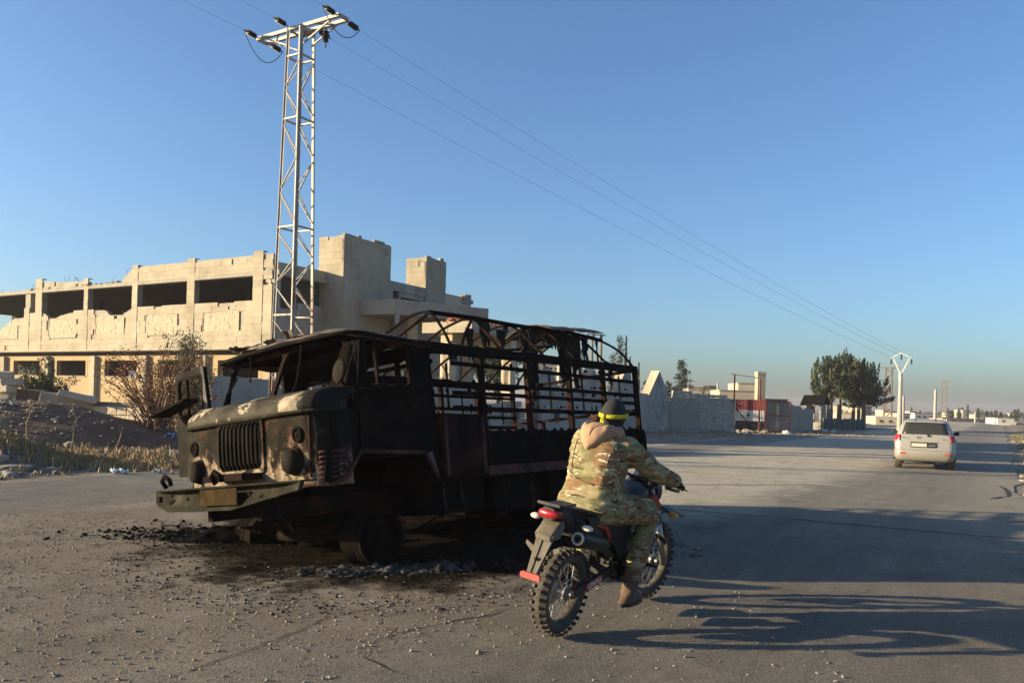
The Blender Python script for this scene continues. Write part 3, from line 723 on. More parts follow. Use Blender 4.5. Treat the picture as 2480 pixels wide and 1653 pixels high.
# block wall: every block a piece
Mx,L = wall_frame((11.25,56.75,G0),(15.95,57.9,G0)); bw = thing('block_wall','tall crumbling wall of bare concrete blocks left of the flag-painted gate','wall',Mx)
r = random.Random(5); m = MB(); m.box(-.02,L,.03,.18,-.3,2.45); m.build('mortar_core', M['mortar'], bw)
nb = 0; z = 0; row = 0
while z < 2.95:
    x = -.2 if row%2 else 0
    while x < L-.1:
        w = .42; topz = 2.95-.12*(x/L)*2.5 - (.25 if x > L*.8 else 0)-(.22 if x>L*.93 else 0)
        if z+.19 < topz+.05 and nb < 296:
            MB().box(max(0,x)+.008,min(L,x+w)-.008,-.02-r.uniform(0,.03),.2,z+.008,z+.202).build('concrete_block', M['block'], bw); nb += 1
        x += w
    z += .21; row += 1
Mx,L2 = wall_frame((10.95,56.55,G0),(13.1,57.1,G0)); o = thing('rendered_wall','smooth grey rendered wall section between the free gable and the bare block wall','wall',Mx)
m = MB(); m.box(0,L2,-.16,-.075,-.3,2.15); m.build('render_face', M['concrete'], o)
# ================================================================== GATE WITH THE PAINTED FLAG
def corrug(m, x0,x1,z0,z1,y,pitch=.11,amp=.014,th=.012):
    n = max(2,int((x1-x0)/pitch*2)); xs = lin(x0,x1,n); vs = []
    for yy in (0,th):
        for i,x in enumerate(xs):
            d = amp*(1 if i%2 else -1); vs += [(x,y+d+yy,z0),(x,y+d+yy,z1)]
    k = 2*(n+1); fs = []
    for i in range(n):
        a = 2*i; fs += [(a,a+2,a+3,a+1),(k+a,k+a+1,k+a+3,k+a+2),(a+1,a+3,k+a+3,k+a+1),(a,k+a,k+a+2,a+2)]
    m.add(vs,fs)
for nm,c in (('flag_red',(.26,.05,.042)),('flag_white',(.58,.56,.52)),('flag_black',(.016,.016,.018)),('star_green',(.01,.05,.035))): M[nm] = rough_mat(nm,[tuple(x*.75 for x in c),c,mix3(c,(.5,.45,.4),.12)],2.5,.65,.15,25,.003)
M['rust_frame'] = rough_mat('rusty_red_painted_frame',[(.14,.045,.03),(.24,.06,.04),(.28,.11,.07)],4,.8,.3,30,.004)
M['sheet_grey'] = rough_mat('weathered_sheet_metal',[(.17,.145,.115),(.25,.22,.175),(.31,.28,.225)],2,.7,.2,25,.004,st=(1,1,.3))
a = Vector((17.15,62.3,-.2)); b = Vector((19.4,61.9,-.2)); Mx,L = wall_frame(a,b)
ga = thing('painted_gate','corrugated metal gate leaf painted with red, white and black bands and a green star','gate',Mx)
for nm,z0,z1 in (('red_band',1.52,2.28),('white_band',.72,1.515),('black_band',-.05,.715)):
    m = MB(); corrug(m,.05,L-.05,z0,z1,0); m.build(nm, M[{'red_band':'flag_red','white_band':'flag_white','black_band':'flag_black'}[nm]], ga)
m = MB(); st = []
for k in range(10):
    t = R(90+36*k); q = .19 if k%2==0 else .078; st.append((L*.44+q*math.cos(t),1.14+q*math.sin(t)))
m.prism(st, lambda p,q,t:(p,t,q), -.024,-.017); m.build('painted_star', M['star_green'], ga)
m = MB()
for p,q in (((0,.0,-.1),(0,.0,2.32)),((L,.0,-.1),(L,.0,2.32)),((0,.0,2.31),(L,.0,2.31))): m.bar(p,q,.06,.06)
m.build('gate_frame', M['rust_frame'], ga)
a = Vector((19.48,61.9,-.2)); b = Vector((21.3,61.9,-.2)); Mx,L = wall_frame(a,b)
g2 = thing('bare_metal_gate','unpainted corrugated gate leaf in a red rusty frame, right of the flag','gate',Mx)
for x0,x1 in ((.05,L*.55),(L*.57,L-.05)):
    for z0,z1 in ((.05,1.15),(1.19,2.22)):
        m = MB(); corrug(m,x0,x1,z0,z1,.03); m.build('corrugated_sheet', M['sheet_grey'], g2)
for p,q in (((0,.0,-.05),(0,.0,2.26)),((L,.0,-.05),(L,.0,2.26)),((0,0,2.25),(L,0,2.25)),((0,0,0),(L,0,0)),((0,0,1.17),(L,0,1.17))):
    m = MB(); m.bar(p,q,.07,.06); m.build('frame_bar', M['rust_frame'], g2)
m = MB(); m.bar((L*.56,-.01,.02),(L*.56,-.01,2.24),.05,.05); m.build('frame_bar', M['sheet_grey'], g2)
gp = thing('gate_portal','rusty goalpost frame with sloping top bar standing over the gates','gate frame',Matrix.Translation((0,0,0)))
m = MB(); m.bar((17.0,62.0,-.3),(17.0,62.0,4.02),.10); m.build('post', M['rust_red'], gp)
m = MB(); m.bar((18.9,61.75,-.3),(18.9,61.75,3.74),.10); m.build('post', M['rust_frame'], gp)
m = MB(); m.bar((16.7,62.05,4.08),(19.05,61.75,3.76),.10,.08); m.build('top_bar', M['sheet_grey'], gp)
m = MB(); m.bar((17.1,61.7,1.35),(18.75,60.9,-.5),.09); o = m.build('diagonal_shadow_bar', M['char_rust']); tag(o,'dark diagonal bar standing in for a shadow across the flag-painted gate','beam')  # dark bar added in place of a pole's diagonal shadow
gpl = thing('gate_pillar','square sunlit stone pillar rising behind the painted gate','pillar',at(1838,1040,68))
m = MB(); m.box(-.33,.33,-.4,.4,-.4,4.6); m.build('shaft', M['stone'], gpl); m = MB(); m.box(-.37,.37,-.44,.44,4.6,4.85); m.build('cap', M['stone_rough'], gpl)
# shaded wall right of the gates, sentry hut, low metal fence
ragged_wall('stone_wall','low shaded wall of rough stone between the bare gate and the sentry hut',(21.6,64,G0),(27.2,73,G0),2.1,M['concrete'],seed=31,jag=.14,prof=lambda x:2.25-.04*x)
hu = thing('sentry_hut','small ruined hut with a dark sagging pitched roof, left of the tree clump','hut',Matrix.Translation((27.3,75.5,G0))@Matrix.Rotation(-.6,4,'Z')@Matrix.Diagonal((.62,.8,1,1)))
m = MB(); m.box(0,.28,0,2.2,0,2.3); m.box(2.1,2.4,0,2.2,0,2.3); m.box(.28,.8,1.9,2.2,0,2.3); m.box(.28,2.1,.01,.2,0,.7); m.build('hut_wall', M['concrete'], hu)
m = MB()
for sgn in (-1,1):
    m.hexa([Vector(v) for v in [(-.5,1.1,3.1),(2.9,1.1,3.15),(2.9,1.1+sgn*1.6,2.35),(-.5,1.1+sgn*1.7,2.2),(-.5,1.1,3.2),(2.9,1.1,3.25),(2.9,1.1+sgn*1.6,2.45),(-.5,1.1+sgn*1.7,2.3)]])
m.build('pitched_roof', M['char'], hu, fix=True)
m = MB(); m.box(.9,1.15,-.02,.02,.9,1.5); m.box(1.25,1.4,-.02,.02,.9,1.5); m.build('window_pane', M['white_wall'], hu)
M['teal_sheet'] = rough_mat('faded_teal_sheet',[(.05,.075,.075),(.08,.11,.11)],2,.6,.2,20,.004)
Mx,L = wall_frame((28.6,74.2,G0),(34.5,79.0,G0)); fe = thing('sheet_metal_fence','low dark teal sheet-metal fence below the tree clump','fence',Mx)
for k in range(8):
    m = MB(); corrug(m,k*L/8+.02,(k+1)*L/8-.02,.02,1.0+.05*(k%3),0,.16,.02); m.build('fence_sheet', M['teal_sheet'], fe)
for k in range(9):
    m = MB(); m.bar((k*L/8,.04,-.1),(k*L/8,.04,1.15),.07); m.build('fence_post', M['sheet_grey'], fe)
# ================================================================== HOUSES BEYOND
def house(label, u0,u1,vt,vb,Y, mat, seed, wins=((.5,.5),), roof=None, depth=6, az=0, ragged=0, name='house'):
    a = at(u0,vb,Y); b = at(u1,vb,Y); zt = at((u0+u1)/2,vt,Y).z; L = (b-a).length
    Mx = Matrix.Translation((a.x,a.y,G0))@Matrix.Rotation(az,4,'Z'); h = zt-G0
    ho = thing(name,label,'building',Mx); r = random.Random(seed)
    m = MB(); m.box(0,L,0,depth,-.5,h); m.build('wall', mat, ho)
    m = MB(); m.box(-.06,L+.06,-.06,depth+.06,h,h+.12); m.build('roof_slab', M['concrete'] if roof is None else roof, ho)
    for fx,fz in wins:
        w,hh = min(1.1,L*.16), min(1.2,h*.28); x=fx*L; z=fz*h
        m = MB(); m.box(x-w/2,x+w/2,-.03,.2,z-hh/2,z+hh/2); f = m.build('window', M['interior'], ho)
        m = MB(); m.box(x-w/2-.06,x+w/2+.06,-.07,-.031,z-hh/2-.08,z-hh/2); m.build('window_sill', M['stone'], f)
    if ragged:
        m = MB()
        for _ in range(ragged): k=r.uniform(.1,.4); x=r.uniform(0,L); m.box(x-k,x+k,0,.4,h+.1,h+.1+r.uniform(.1,.5))
        tag(m.build('broken_masonry', M['rubble'], ho), kind='stuff')
    return ho
M['cream'] = rough_mat('cream_render',[(.40,.33,.235),(.47,.39,.285),(.52,.44,.33)],.6,.92,.3,10,.01)
M['white_render'] = rough_mat('white_render',[(.48,.45,.40),(.56,.53,.48)],.6,.9,.2,10,.01)
house('cream flat-roofed house behind the painted gate, with a higher block on top',1740,1842,947,1040,78,M['cream'],1,((.62,.6),(.25,.6)),az=-.10)
house('upper cream storey with a dark window behind the gate portal',1786,1842,929,1000,79.5,M['cream'],2,((.45,.70),(.85,.70)),az=-.10)
house('low grey flat shed behind the bare gate, right of the stone pillar',1846,1905,968,1040,84,M['concrete'],3,((.4,.7),))
house('long pale ruined house low behind the block wall',1665,1738,944,1040,92,M['cream'],4,((.3,.75),(.7,.75)),ragged=14,az=-.1)
house('pale two-storey house far behind the truck bed rails, next to the porch column',1284,1345,880,975,112,M['cream'],5,((.2,.86),(.62,.86)))
house('grey roof tank house far behind the second gable',1352,1376,886,975,120,M['concrete'],6,((.5,.9),))
house('small sunlit rubble-stone house between the tree trunks',2033,2063,1000,1036,100,M['stone_rough'],7,((.4,.4),),az=-.25,ragged=3)
house('plain grey gable-end building right behind the tree clump',2088,2121,986,1022,125,M['concrete'],8,(),az=.5)
house('roadside shop with a white flat roof left of the Y-topped pole',2120,2172,1010,1040,110,M['stone_rough'],9,((.25,.5),(.65,.5)),roof=M['white_render'],ragged=0,az=-.2)
house('small cream domed kiosk right of the Y-topped pole',2186,2204,1002,1035,118,M['cream'],10,())
house('long low white building with flat roof just above the car roof',2215,2262,1001,1020,190,M['white_render'],11,((.2,.5),(.5,.5),(.8,.5)))
M['red_roof'] = rough_mat('faded_red_roof',[(.22,.075,.05),(.30,.11,.075)],1,.9,.3,10,.01)
house('long cream shed with a faded red roof to the right of the car',2292,2412,1015,1040,170,M['cream'],12,((.15,.5),(.3,.5),(.45,.5),(.6,.5),(.75,.5)),roof=M['red_roof'],az=.1)
house('white block house at the far bend of the road',2416,2452,1013,1034,150,M['white_render'],13,((.35,.6),),az=-.2)
house('cream wall ruin at the far right road edge',2452,2500,1030,1050,140,M['cream'],14,(),ragged=5)
FAR = [(2140,2158,993,260),(2203,2218,996,300),(2300,2318,1000,330),(2331,2352,993,310),(2352,2364,998,340),(2368,2384,1004,300),(2388,2412,1000,420),(2420,2440,1003,380),(2455,2480,1001,420),(1680,1700,938,150),(2262,2290,1003,360)]
for i,(u0,u1,vt,Y) in enumerate(FAR):
    o = house('tiny hazy pale house among the trees on the horizon',u0,u1,vt,1012,Y,M['cream'],40+i,((.5,.6),)); o['group'] = 'hazy houses on the horizon'
# ================================================================== LEFT: SPOIL HEAPS, RUINED LOW WALL, PLANTS
def gzv(x,y):
    s = x*RD.x+y*RD.y; l = -(x*ED.x+y*ED.y); return ground_z(s,l)-.012
heap('dirt_mound',(-13.7,22.2,gzv(-13.7,22.2)-.05),5.6,3.4,1.15,M['dirt_red'],2,56,.22,'long reddish earth mound sprinkled with stones beside the ruin\'s front','mound',.16)
heap('spoil_heap',(-11.8,16.2,gzv(-11.8,16.2)-.05),3.3,1.7,.72,M['dirt_grey'],5,44,-.1,'low grey spoil heap at the left edge beside the asphalt','mound',.16)
heap('ash_mound',(-3.0,8.95,-.012),.8,.36,.12,M['soot'],9,44,.5,'black ash piled against the wreck\'s sunken front wheel','ash heap',.75)
def on_left(r):
    s,l = r.uniform(2,34), 14.6+r.random()**1.4*9; p = rp(s,l)
    return p.x,p.y
stones('rubble', 2200, on_left, .008, .09, M['rubble'], 31, zf=lambda x,y: gzv(x,y))
def on_heap(r): return (-13.7+r.gauss(0,1.9), 21.0+r.gauss(0,1.0))
def heap_z(x,y):
    best = -9
    return best
bpy.context.view_layer.update()
from mathutils.bvhtree import BVHTree
def surf(names):
    bs = []
    for o in list(C.objects):
        if o.type == 'MESH' and o.name.split('.')[0] in names:
            b = BVHTree.FromPolygons([o.matrix_world@v.co for v in o.data.vertices],[p.vertices[:] for p in o.data.polygons]); bs.append(b)
    def f(x,y):
        z = -9
        for b in bs:
            h = b.ray_cast(Vector((x,y,30)),Vector((0,0,-1)))
            if h[0]: z = max(z,h[0].z)
        return z
    return f
SURF = surf({'ground','dirt_mound','spoil_heap'})
stones('rubble', 1300, on_heap, .006, .07, M['rubble'], 32, zf=SURF)
stones('rubble', 800, lambda r:(-11.6+r.gauss(0,1.3),16.0+r.gauss(0,.7)), .010,.09, M['rubble'],33, zf=SURF)
def verge_right(r):
    s,l = r.uniform(12,70), -.5-r.random()**1.3*5; p = rp(s,l); return p.x,p.y
stones('rubble', 380, verge_right, .02,.12, M['rubble'],34, zf=SURF)
stones('rubble', 700, lambda r:(r.uniform(3,34),0) and (lambda t,q:(8+t*20+q*.6,54+t*18-q*2.2))(r.random(),r.random()+.2), .03,.28, M['rubble'],35, zf=SURF)
def boulder(label, p, k, mat, seed, sc=(1,1,.7), name='rubble_stone', group=None):
    r = random.Random(seed); m = MB(); b = bmesh.new(); bmesh.ops.create_icosphere(b,subdivisions=1,radius=1)
    for v in b.verts:
        d = 1+.28*mnoise.noise(v.co*1.3+Vector((seed,0,0)))+r.uniform(-.2,.16)
        v.co = Vector((max(-.8,min(.8,v.co.x*d))*sc[0],max(-.8,min(.85,v.co.y*d))*sc[1],max(-.6,min(.75,v.co.z*d))*sc[2]))*k
    me = bpy.data.meshes.new(name); b.to_mesh(me); b.free(); me.materials.append(mat)
    o = put(name,me); o.location = (p[0],p[1],SURF(p[0],p[1])+.25*k*sc[2]); o.rotation_euler = (r.uniform(-.2,.2),r.uniform(-.2,.2),r.random()*6); return tag(o,label,'stone',group)
boulder('flat broken concrete slab lying at the foot of the grey spoil heap',(-9.25,15.0),.34,M['rubble'],3,(1.3,.8,.35))
boulder('pale angular stone half way up the reddish mound',(-10.9,20.0),.15,M['rubble'],4)
boulder('rounded yellowish stone on the dark verge, left of the truck',(-8.6,15.2),.16,M['rubble'],6)
boulder('white fallen stone at the foot of the bare gate',(20.7,60.8),.42,M['white_render'],7)
boulder('larger pale stone at the shaded verge before the sentry hut',(26.0,67.5),.42,M['white_render'],8)
boulder('smaller pale stone beside the larger one before the sentry hut',(27.0,67.9),.32,M['white_render'],9)
boulder('flat pale slab on the shaded verge below the block wall',(16.0,55.6),.5,M['rubble'],10,(1.4,.8,.3))
for i in range(14):
    p=(-10.7+.16*i+random.Random(i).uniform(-.3,.3),15.7-.11*i+random.Random(i+50).uniform(-.2,.2)); boulder('small pale stone in the row along the edge of the grey spoil heap',p,.09+.06*random.Random(i+9).random(),M['rubble'],60+i,group='small stones along the spoil heap')
# low sunlit retaining wall of stones, with tumbled slabs on it
Mx,L = wall_frame((-21,29.3,-.3),(-10.0,25.7,-.3)); rwall = thing('retaining_wall','low sunlit wall of rough pale stones behind the reddish mound','wall',Mx)
r = random.Random(77); m = MB(); m.box(0,L,.1,.5,-.3,1.45); m.build('wall_core', M['mortar'], rwall)
z=0; n_=0
while z < 1.5:
    h=r.uniform(.2,.3); x=r.uniform(-.1,0)
    while x < L-.1:
        w=r.uniform(.25,.62)
        if z+h < 1.72-.035*x: blk_=MB(); d=r.uniform(0,.06); blk_.hexa([(x+.012,-d,z+.01),(x+w-.012,-d*.8,z+.012),(x+w-.01,.3,z+.01),(x+.01,.3,z+.01),(x+.02,-d*.7,z+h-.012),(x+w-.02,-d*.9,z+h-.02),(x+w-.01,.3,z+h-.01),(x+.01,.3,z+h-.01)]); blk_.build('wall_stone', M['stone_rough'], rwall); n_+=1
        x+=w
    z+=h
M['dark_stain'] = rough_mat('rust_stained_concrete',[(.05,.032,.022),(.09,.055,.036),(.14,.10,.07)],1.6,.9,.5,14,.01)
def slabthing(label, p, dims, rot, mat, name='concrete_slab', cat='slab'):
    m = MB(); a,b,c = dims; m.hexa([(-a,-b,-c),(a,-b*.9,-c),(a*.94,b,-c),(-a,b,-c),(-a*.92,-b,c),(a*.96,-b*.95,c*.85),(a*.9,b,c),(-a*.95,b*.9,c)])
    o = m.build(name, mat, bevel=.02); o.location = p; o.rotation_euler = rot; return tag(o,label,cat)
slabthing('dark rusty-stained tilted concrete block on the low stone wall',tuple(at(78,966,27.6)),(.44,.3,.33),(0,.03,.22),M['dark_stain'])
slabthing('long grey fallen concrete beam lying on the low stone wall',tuple(at(165,972,27.0)),(.85,.25,.26),(0,.05,.22),M['concrete'])
sl = slabthing('row of grey blocks on a tilted beam sloping down toward the red bush',tuple(at(190,960,26.7)),(.60,.2,.10),(0,.22,.22),M['block'])
st_ = thing('stone_stump','broken stump of stacked pale stone blocks at the left edge','masonry',Matrix.Translation(at(14,984,28.2)))
r = random.Random(8)
for k in range(7):
    m=MB(); a=.2+.07*r.random(); m.box(-a,a,-.22,.22,0,.24); q=m.build('block',M['stone_rough'],st_,bevel=.03); q.location=(r.uniform(-.12,.12)+(.22*(k%2)-.05 if k>=4 else 0),r.uniform(-.1,.1),.245*(k if k<4 else k-2)); q.rotation_euler=(r.uniform(-.08,.08),r.uniform(-.08,.08),r.uniform(-.5,.5))
# ---- plants
def tuft_field(name, n, region, hmin, hmax, mat, seed, zf, lean=.45, blades=9, w=.012):
    r = random.Random(seed); b = MB()
    for _ in range(n):
        x,y = region(r); z = zf(x,y)-.02; hh = r.uniform(hmin,hmax)
        for _ in range(blades):
            a=r.random()*6.283; l_=hh*r.uniform(.5,1); t=lean*r.random(); bx,by=x+r.gauss(0,.07),y+r.gauss(0,.07)
            ww=w*r.uniform(.7,1.4); px,py=-math.sin(a)*ww,math.cos(a)*ww
            mx,my,mz=bx+math.cos(a)*t*l_*.35,by+math.sin(a)*t*l_*.35,z+l_*.6; tx,ty,tz=bx+math.cos(a)*t*l_,by+math.sin(a)*t*l_,z+l_*(1-.25*t)
            b.add([(bx-px,by-py,z),(bx+px,by+py,z),(mx+px*.8,my+py*.8,mz),(mx-px*.8,my-py*.8,mz),(tx,ty,tz)],[(0,1,2,3),(3,2,4)])
    return tag(b.build(name,mat),kind='stuff')
def gr1(r):
    t=r.random(); return (-10.6+t*4.0+r.gauss(0,.5), 15.9+t*.9+r.gauss(0,.5)+.3)
tuft_field('dry_grass',900,gr1,.05,.24,M['grass_dry'],1,SURF)
tuft_field('dry_grass',240,lambda r:(-12.0+r.random()*4.5,18.0+r.gauss(0,.7)),.08,.3,M['grass_dry'],2,SURF)
def gr2(r):
    s,l=r.uniform(3,34),14.7+r.random()**1.5*4; p=rp(s,l); return p.x,p.y
tuft_field('dry_grass',500,gr2,.06,.25,M['grass_dry'],3,SURF)
tuft_field('grass',260,gr2,.05,.16,M['grass_green'],4,SURF,w=.016)
def gr3(r):
    s,l=r.uniform(13,90),-.9-r.random()**1.2*7; p=rp(s,l); return p.x,p.y
tuft_field('grass',2600,gr3,.04,.14,M['grass_green'],5,SURF,w=.016)
tuft_field('dry_grass',500,gr3,.05,.2,M['grass_dry'],6,SURF)
tuft_field('dry_grass',420,lambda r:(lambda t:(6+t*24,50+t*19-r.random()**1.4*7))(r.random()),.05,.18,M['grass_dry'],7,SURF,blades=6,w=.03)
def shrub(name,label,cat,p,h,wid,nst,leaf,nleaf,lsize,seed,spread=1.0,twigs=True,upright=.3,asp=.5):
    r=random.Random(seed); o=thing(name,label,cat,Matrix.Translation((p[0],p[1],SURF(p[0],p[1])-.04 if len(p)==2 else p[2])))
    st=MB(); lf=MB()
    for k in range(nst):
        a=r.random()*6.283; rad=wid*math.sqrt(r.random())*spread; hh=h*r.uniform(.55,1)*(1-.35*(rad/max(wid,.01))**2)
        pts=[Vector((r.gauss(0,.12*wid),r.gauss(0,.12*wid),0))]
        end=Vector((math.cos(a)*rad,math.sin(a)*rad,hh)); n=5
        for i in range(1,n+1):
            t=i/n; q=pts[0].lerp(end,t); q+=Vector((r.gauss(0,.05),r.gauss(0,.05),.12*hh*math.sin(t*3.14)*.6)); pts.append(q)
        st.tube(pts,[.016*h/2.5*(1-.75*i/n)+.003 for i in range(n+1)],4,False)
        br=[]
        for _ in range(5 if twigs else 2):
            i=r.randint(2,n); d=Vector((r.gauss(0,1),r.gauss(0,1),r.uniform(.1,1.2))).normalized()*h*.16*r.uniform(.5,1.2); q=pts[i]; st.tube([q,q+d*.6,q+d+Vector((0,0,.03))],[.006,.004,.002],3,False); br.append((q,q+d))
        for _ in range(max(1,nleaf//nst)):
            if br and r.random()<.7: a_,b_=r.choice(br); c=a_.lerp(b_,r.random()**.6)
            else: c=pts[r.randint(1,n)]
            c=c+Vector((r.gauss(0,.05),r.gauss(0,.05),r.gauss(0,.05)))*h*.4
            lf.leaf(c,lsize*r.uniform(.6,1.4),r,(0,0,upright),asp)
    st.build('stem',M['twig'],o); tag(lf.build('foliage',leaf,o),kind='stuff'); return o
shrub('red_bush','dry red-brown leafless-looking bush spreading beside the wreck\'s open door','bush',(-9.9,22.6),2.75,1.55,60,M['leaf_red'],4600,.06,3)
shrub('red_bush','smaller dry russet bush low behind the tumbled slabs','bush',(-10.2,24.6),1.9,1.2,30,M['leaf_red'],1800,.06,5)
shrub('tall_shrub','tall upright green shrub standing behind the red bush','shrub',(-10.15,25.6),3.7,.6,26,M['leaf_olive'],7000,.07,7,upright=.9)
shrub('juniper_bush','dark green spreading bush behind the fallen slabs at far left','bush',(-17.6,30.0,-.3),2.95,1.15,50,M['leaf_dark'],16000,.085,9,upright=.4)
shrub('olive_shrub','sunlit yellow-green shrub seen through the wreck\'s side window','shrub',tuple(at(940,968,34).xy),3.6,1.3,20,M['leaf_yellow'],2600,.10,11)
shrub('olive_shrub','pale olive shrub in front of the ruin\'s entrance, seen past the cab\'s rear pillar','shrub',tuple(at(1010,968,35).xy),3.3,1.0,16,M['leaf_olive'],1800,.10,12)
for i,(x,y,h) in enumerate([(-10.2,16.9,.9),(-9.3,17.2,1.1),(-8.3,16.9,.8)]):
    r=random.Random(i); m=MB(); q=[Vector((0,0,0))]
    for k in range(5): q.append(q[-1]+Vector((r.uniform(-.1,.12),r.uniform(-.05,.05),h/5)))
    m.tube(q,[.009,.008,.007,.006,.005,.003],4)
    for k in (2,3,4): m.tube([q[k],q[k]+Vector((r.uniform(-.25,.25),0,.14))],[.005,.002],3)
    o=m.build('dry_stalk',M['grass_dry']); o.location=(x,y,SURF(x,y)-.03); tag(o,['bent dry stalk rising from the grass left of the other stalks','tallest dry stalk in the straw-coloured grass','dry stalk in the grass nearest the wreck\'s open door'][i],'dry plant')
# litter
def rag(label,p,k,mat,seed,name='plastic_scrap'):
    r=random.Random(seed); m=MB(); n=6; m.grid([[((i/n-.5)*k*1.4+r.gauss(0,.05*k),(j/n-.5)*k+r.gauss(0,.05*k),k*.55*abs(math.sin(i*1.1+seed)*math.cos(j*.9))+r.random()*.12*k) for j in range(n+1)] for i in range(n+1)])
    o=m.build(name,mat,smooth=True); s=o.modifiers.new('s','SOLIDIFY'); s.thickness=.004; o.location=(p[0],p[1],SURF(p[0],p[1])+.01 if len(p)==2 else p[2]); return tag(o,label,'litter')
M['blue_plastic']=plain('blue_plastic',(.06,.12,.30),.4); M['white_plastic']=plain('white_plastic',(.62,.66,.70),.35)
rag('crumpled blue and white plastic scrap caught at the foot of the red bush',(-8.75,21.0,.35),.28,M['blue_plastic'],3)
rag('crumpled white plastic bag on the dark verge beside the asphalt',(-7.35,15.25),.2,M['white_plastic'],4)
rag('flattened pale plastic scrap on the verge, right of the white bag',(-6.75,15.6),.16,M['white_plastic'],6)
# ================================================================== STEEL PYLON BEHIND THE WRECK
PX = frame((-6.55,24.0,gz(-6.55,24)), AZ_R)    # local x along the line, y left, z up
py = thing('power_pylon','tall rusting lattice steel pylon with a crossarm rising behind the burnt truck','pylon',PX)
def half(z): return .46-.195*z/12.4
ZT = 12.45
for sx in (-1,1):
    for sy in (-1,1):
        m = MB(); a,b = half(0),half(ZT)
        m.bar((sx*a,sy*a,-.3),(sx*b,sy*b,ZT),.085,.012,up=(0,1,0)); m.bar((sx*(a-.038),sy*a,-.3),(sx*(b-.038),sy*b,ZT),.012,.085,up=(0,1,0))
        m.bar((sx*(a-.0),sy*(a-.036),-.3),(sx*b,sy*(b-.036),ZT),.085,.012,up=(1,0,0))
        m.build('leg', M['galv_rust'], py)
LV = [1.4,3.97,6.56,9.75,11.6,12.4]
def face_pts(f,z):
    h = half(z)
    return {0:((-h,-h,z),(-h,h,z)),1:((h,-h,z),(h,h,z)),2:((-h,-h,z),(h,-h,z)),3:((-h,h,z),(h,h,z))}[f]
for z in LV:
    for f in range(4):
        a,b = face_pts(f,z); m = MB(); m.bar(a,b,.05,.05); m.build('brace', M['galv_rust'], py)
prev = .1
for z in LV[:5]:
    n = 3 if z-prev > 2 else 2
    if prev < 1: n = 2
    for f in range(4):
        for k in range(n):
            z0,z1 = prev+.12+(z-prev-.2)*k/n, prev+.12+(z-prev-.2)*(k+1)/n-.05
            a = face_pts(f,z0)[(k+f//2)%2]; b = face_pts(f,z1)[(k+1+f//2)%2]
            m = MB(); m.bar(a,b,.045,.018,up=(0,0,1)); m.build('brace', M['galv_rust'], py)
    prev = z
arm = MB(); 
for x in (-.17,.17):
    arm.bar((x,-1.68,ZT),(x,1.68,ZT),.09,.10); 
arm.bar((-.17,-1.68,ZT),(.17,-1.68,ZT),.09,.08); arm.bar((-.17,1.68,ZT),(.17,1.68,ZT),.09,.08); arm.bar((-.17,0,ZT),(.17,0,ZT),.09,.08)
arm.build('crossarm', M['galv'], py)
for sy in (-1,1):
    for x in (-.15,.15):
        m = MB(); m.bar((x,sy*.27,ZT-.5),(x,sy*1.3,ZT-.06),.045,.04); m.build('arm_strut', M['galv'], py)
    m = MB(); m.bar((-.17,sy*.75,ZT-.05),(.17,sy*1.25,ZT-.05),.035); m.build('arm_lacing', M['galv'], py)
m = MB(); m.bar((0,.0,ZT),(0,.0,ZT+.16),.06); m.build('top_pin', M['galv'], py)
def insul(m, p, d, L=.56):
    p = Vector(p); d = Vector(d).normalized(); q = d.to_track_quat('Z','Y').to_matrix().to_4x4()
    Mx = Matrix.Translation(p)@q; pr = [(.0,0),(.02,0),(.02,.1)]
    n = 7
    for k in range(n):
        h = .12+.33*k/n; pr += [(.03,h),(.085,h+.02),(.085,h+.03),(.03,h+.04)]
    pr += [(.02,.47),(.02,L),(0,L)]
    m.lathe(pr,12,Mx); return p+d*L
ends = {}
for nm,y,z in (('l',1.6,ZT),('m',.0,ZT+.12),('r',-1.6,ZT)):
    for sgn in (-1,1):
        m = MB(); zz = z if nm!='m' else (ZT if sgn>0 else ZT+.1)
        e = insul(m,(sgn*.20,y if nm!='m' else (.35 if sgn<0 else -.45),zz),(sgn,0,.06 if sgn<0 else -.10)); m.build('insulator', M['rubber_black'], py); ends[nm,sgn] = e
m = MB(); insul(m,(.1,-.9,ZT-.06),(0,0,-1),.62); m.build('insulator', M['rubber_black'], py)
def arc(a,b,drop,n=14):
    a,b=Vector(a),Vector(b); return [a.lerp(b,i/n)+Vector((0,0,-drop*4*(i/n)*(1-i/n))) for i in range(n+1)]
for nm,dr in (('l',.62),('r',.5)):
    m = MB(); m.tube(arc(ends[nm,-1],ends[nm,1],dr),.012,5); m.build('jumper_cable', M['rubber_black'], py)
M['wire'] = plain('power_wire',(.22,.22,.23),.5)
FP = at(2181,860,70)
for nm,off,lab in (('l',-.8,'left'),('m',0,'middle'),('r',.8,'right')):
    w0 = PX@ends[nm,-1]; w1 = w0-RD*70+Vector((0,0,.4))
    m = MB(); m.tube(arc(w0,w1,.5,16),.0045,4); tag(m.build('power_line',M['wire']),f'{lab}most overhead wire running from the pylon up out of the picture top' if lab!='middle' else 'overhead wire between two others, running from the pylon out of the picture top','wire')
    w0 = PX@ends[nm,1]; w1 = Vector((FP.x,FP.y,FP.z))+ED*off+Vector((0,0,-.15 if nm!='m' else .0))
    m = MB(); m.tube(arc(w0,w1,.35,24),[.0042+.0055*i/24 for i in range(25)],4); tag(m.build('power_line',M['wire']),{'l':'lowest overhead wire descending from the pylon to the Y-topped pole','m':'middle overhead wire descending from the pylon to the Y-topped pole','r':'uppermost overhead wire descending from the pylon to the Y-topped pole'}[nm],'wire')
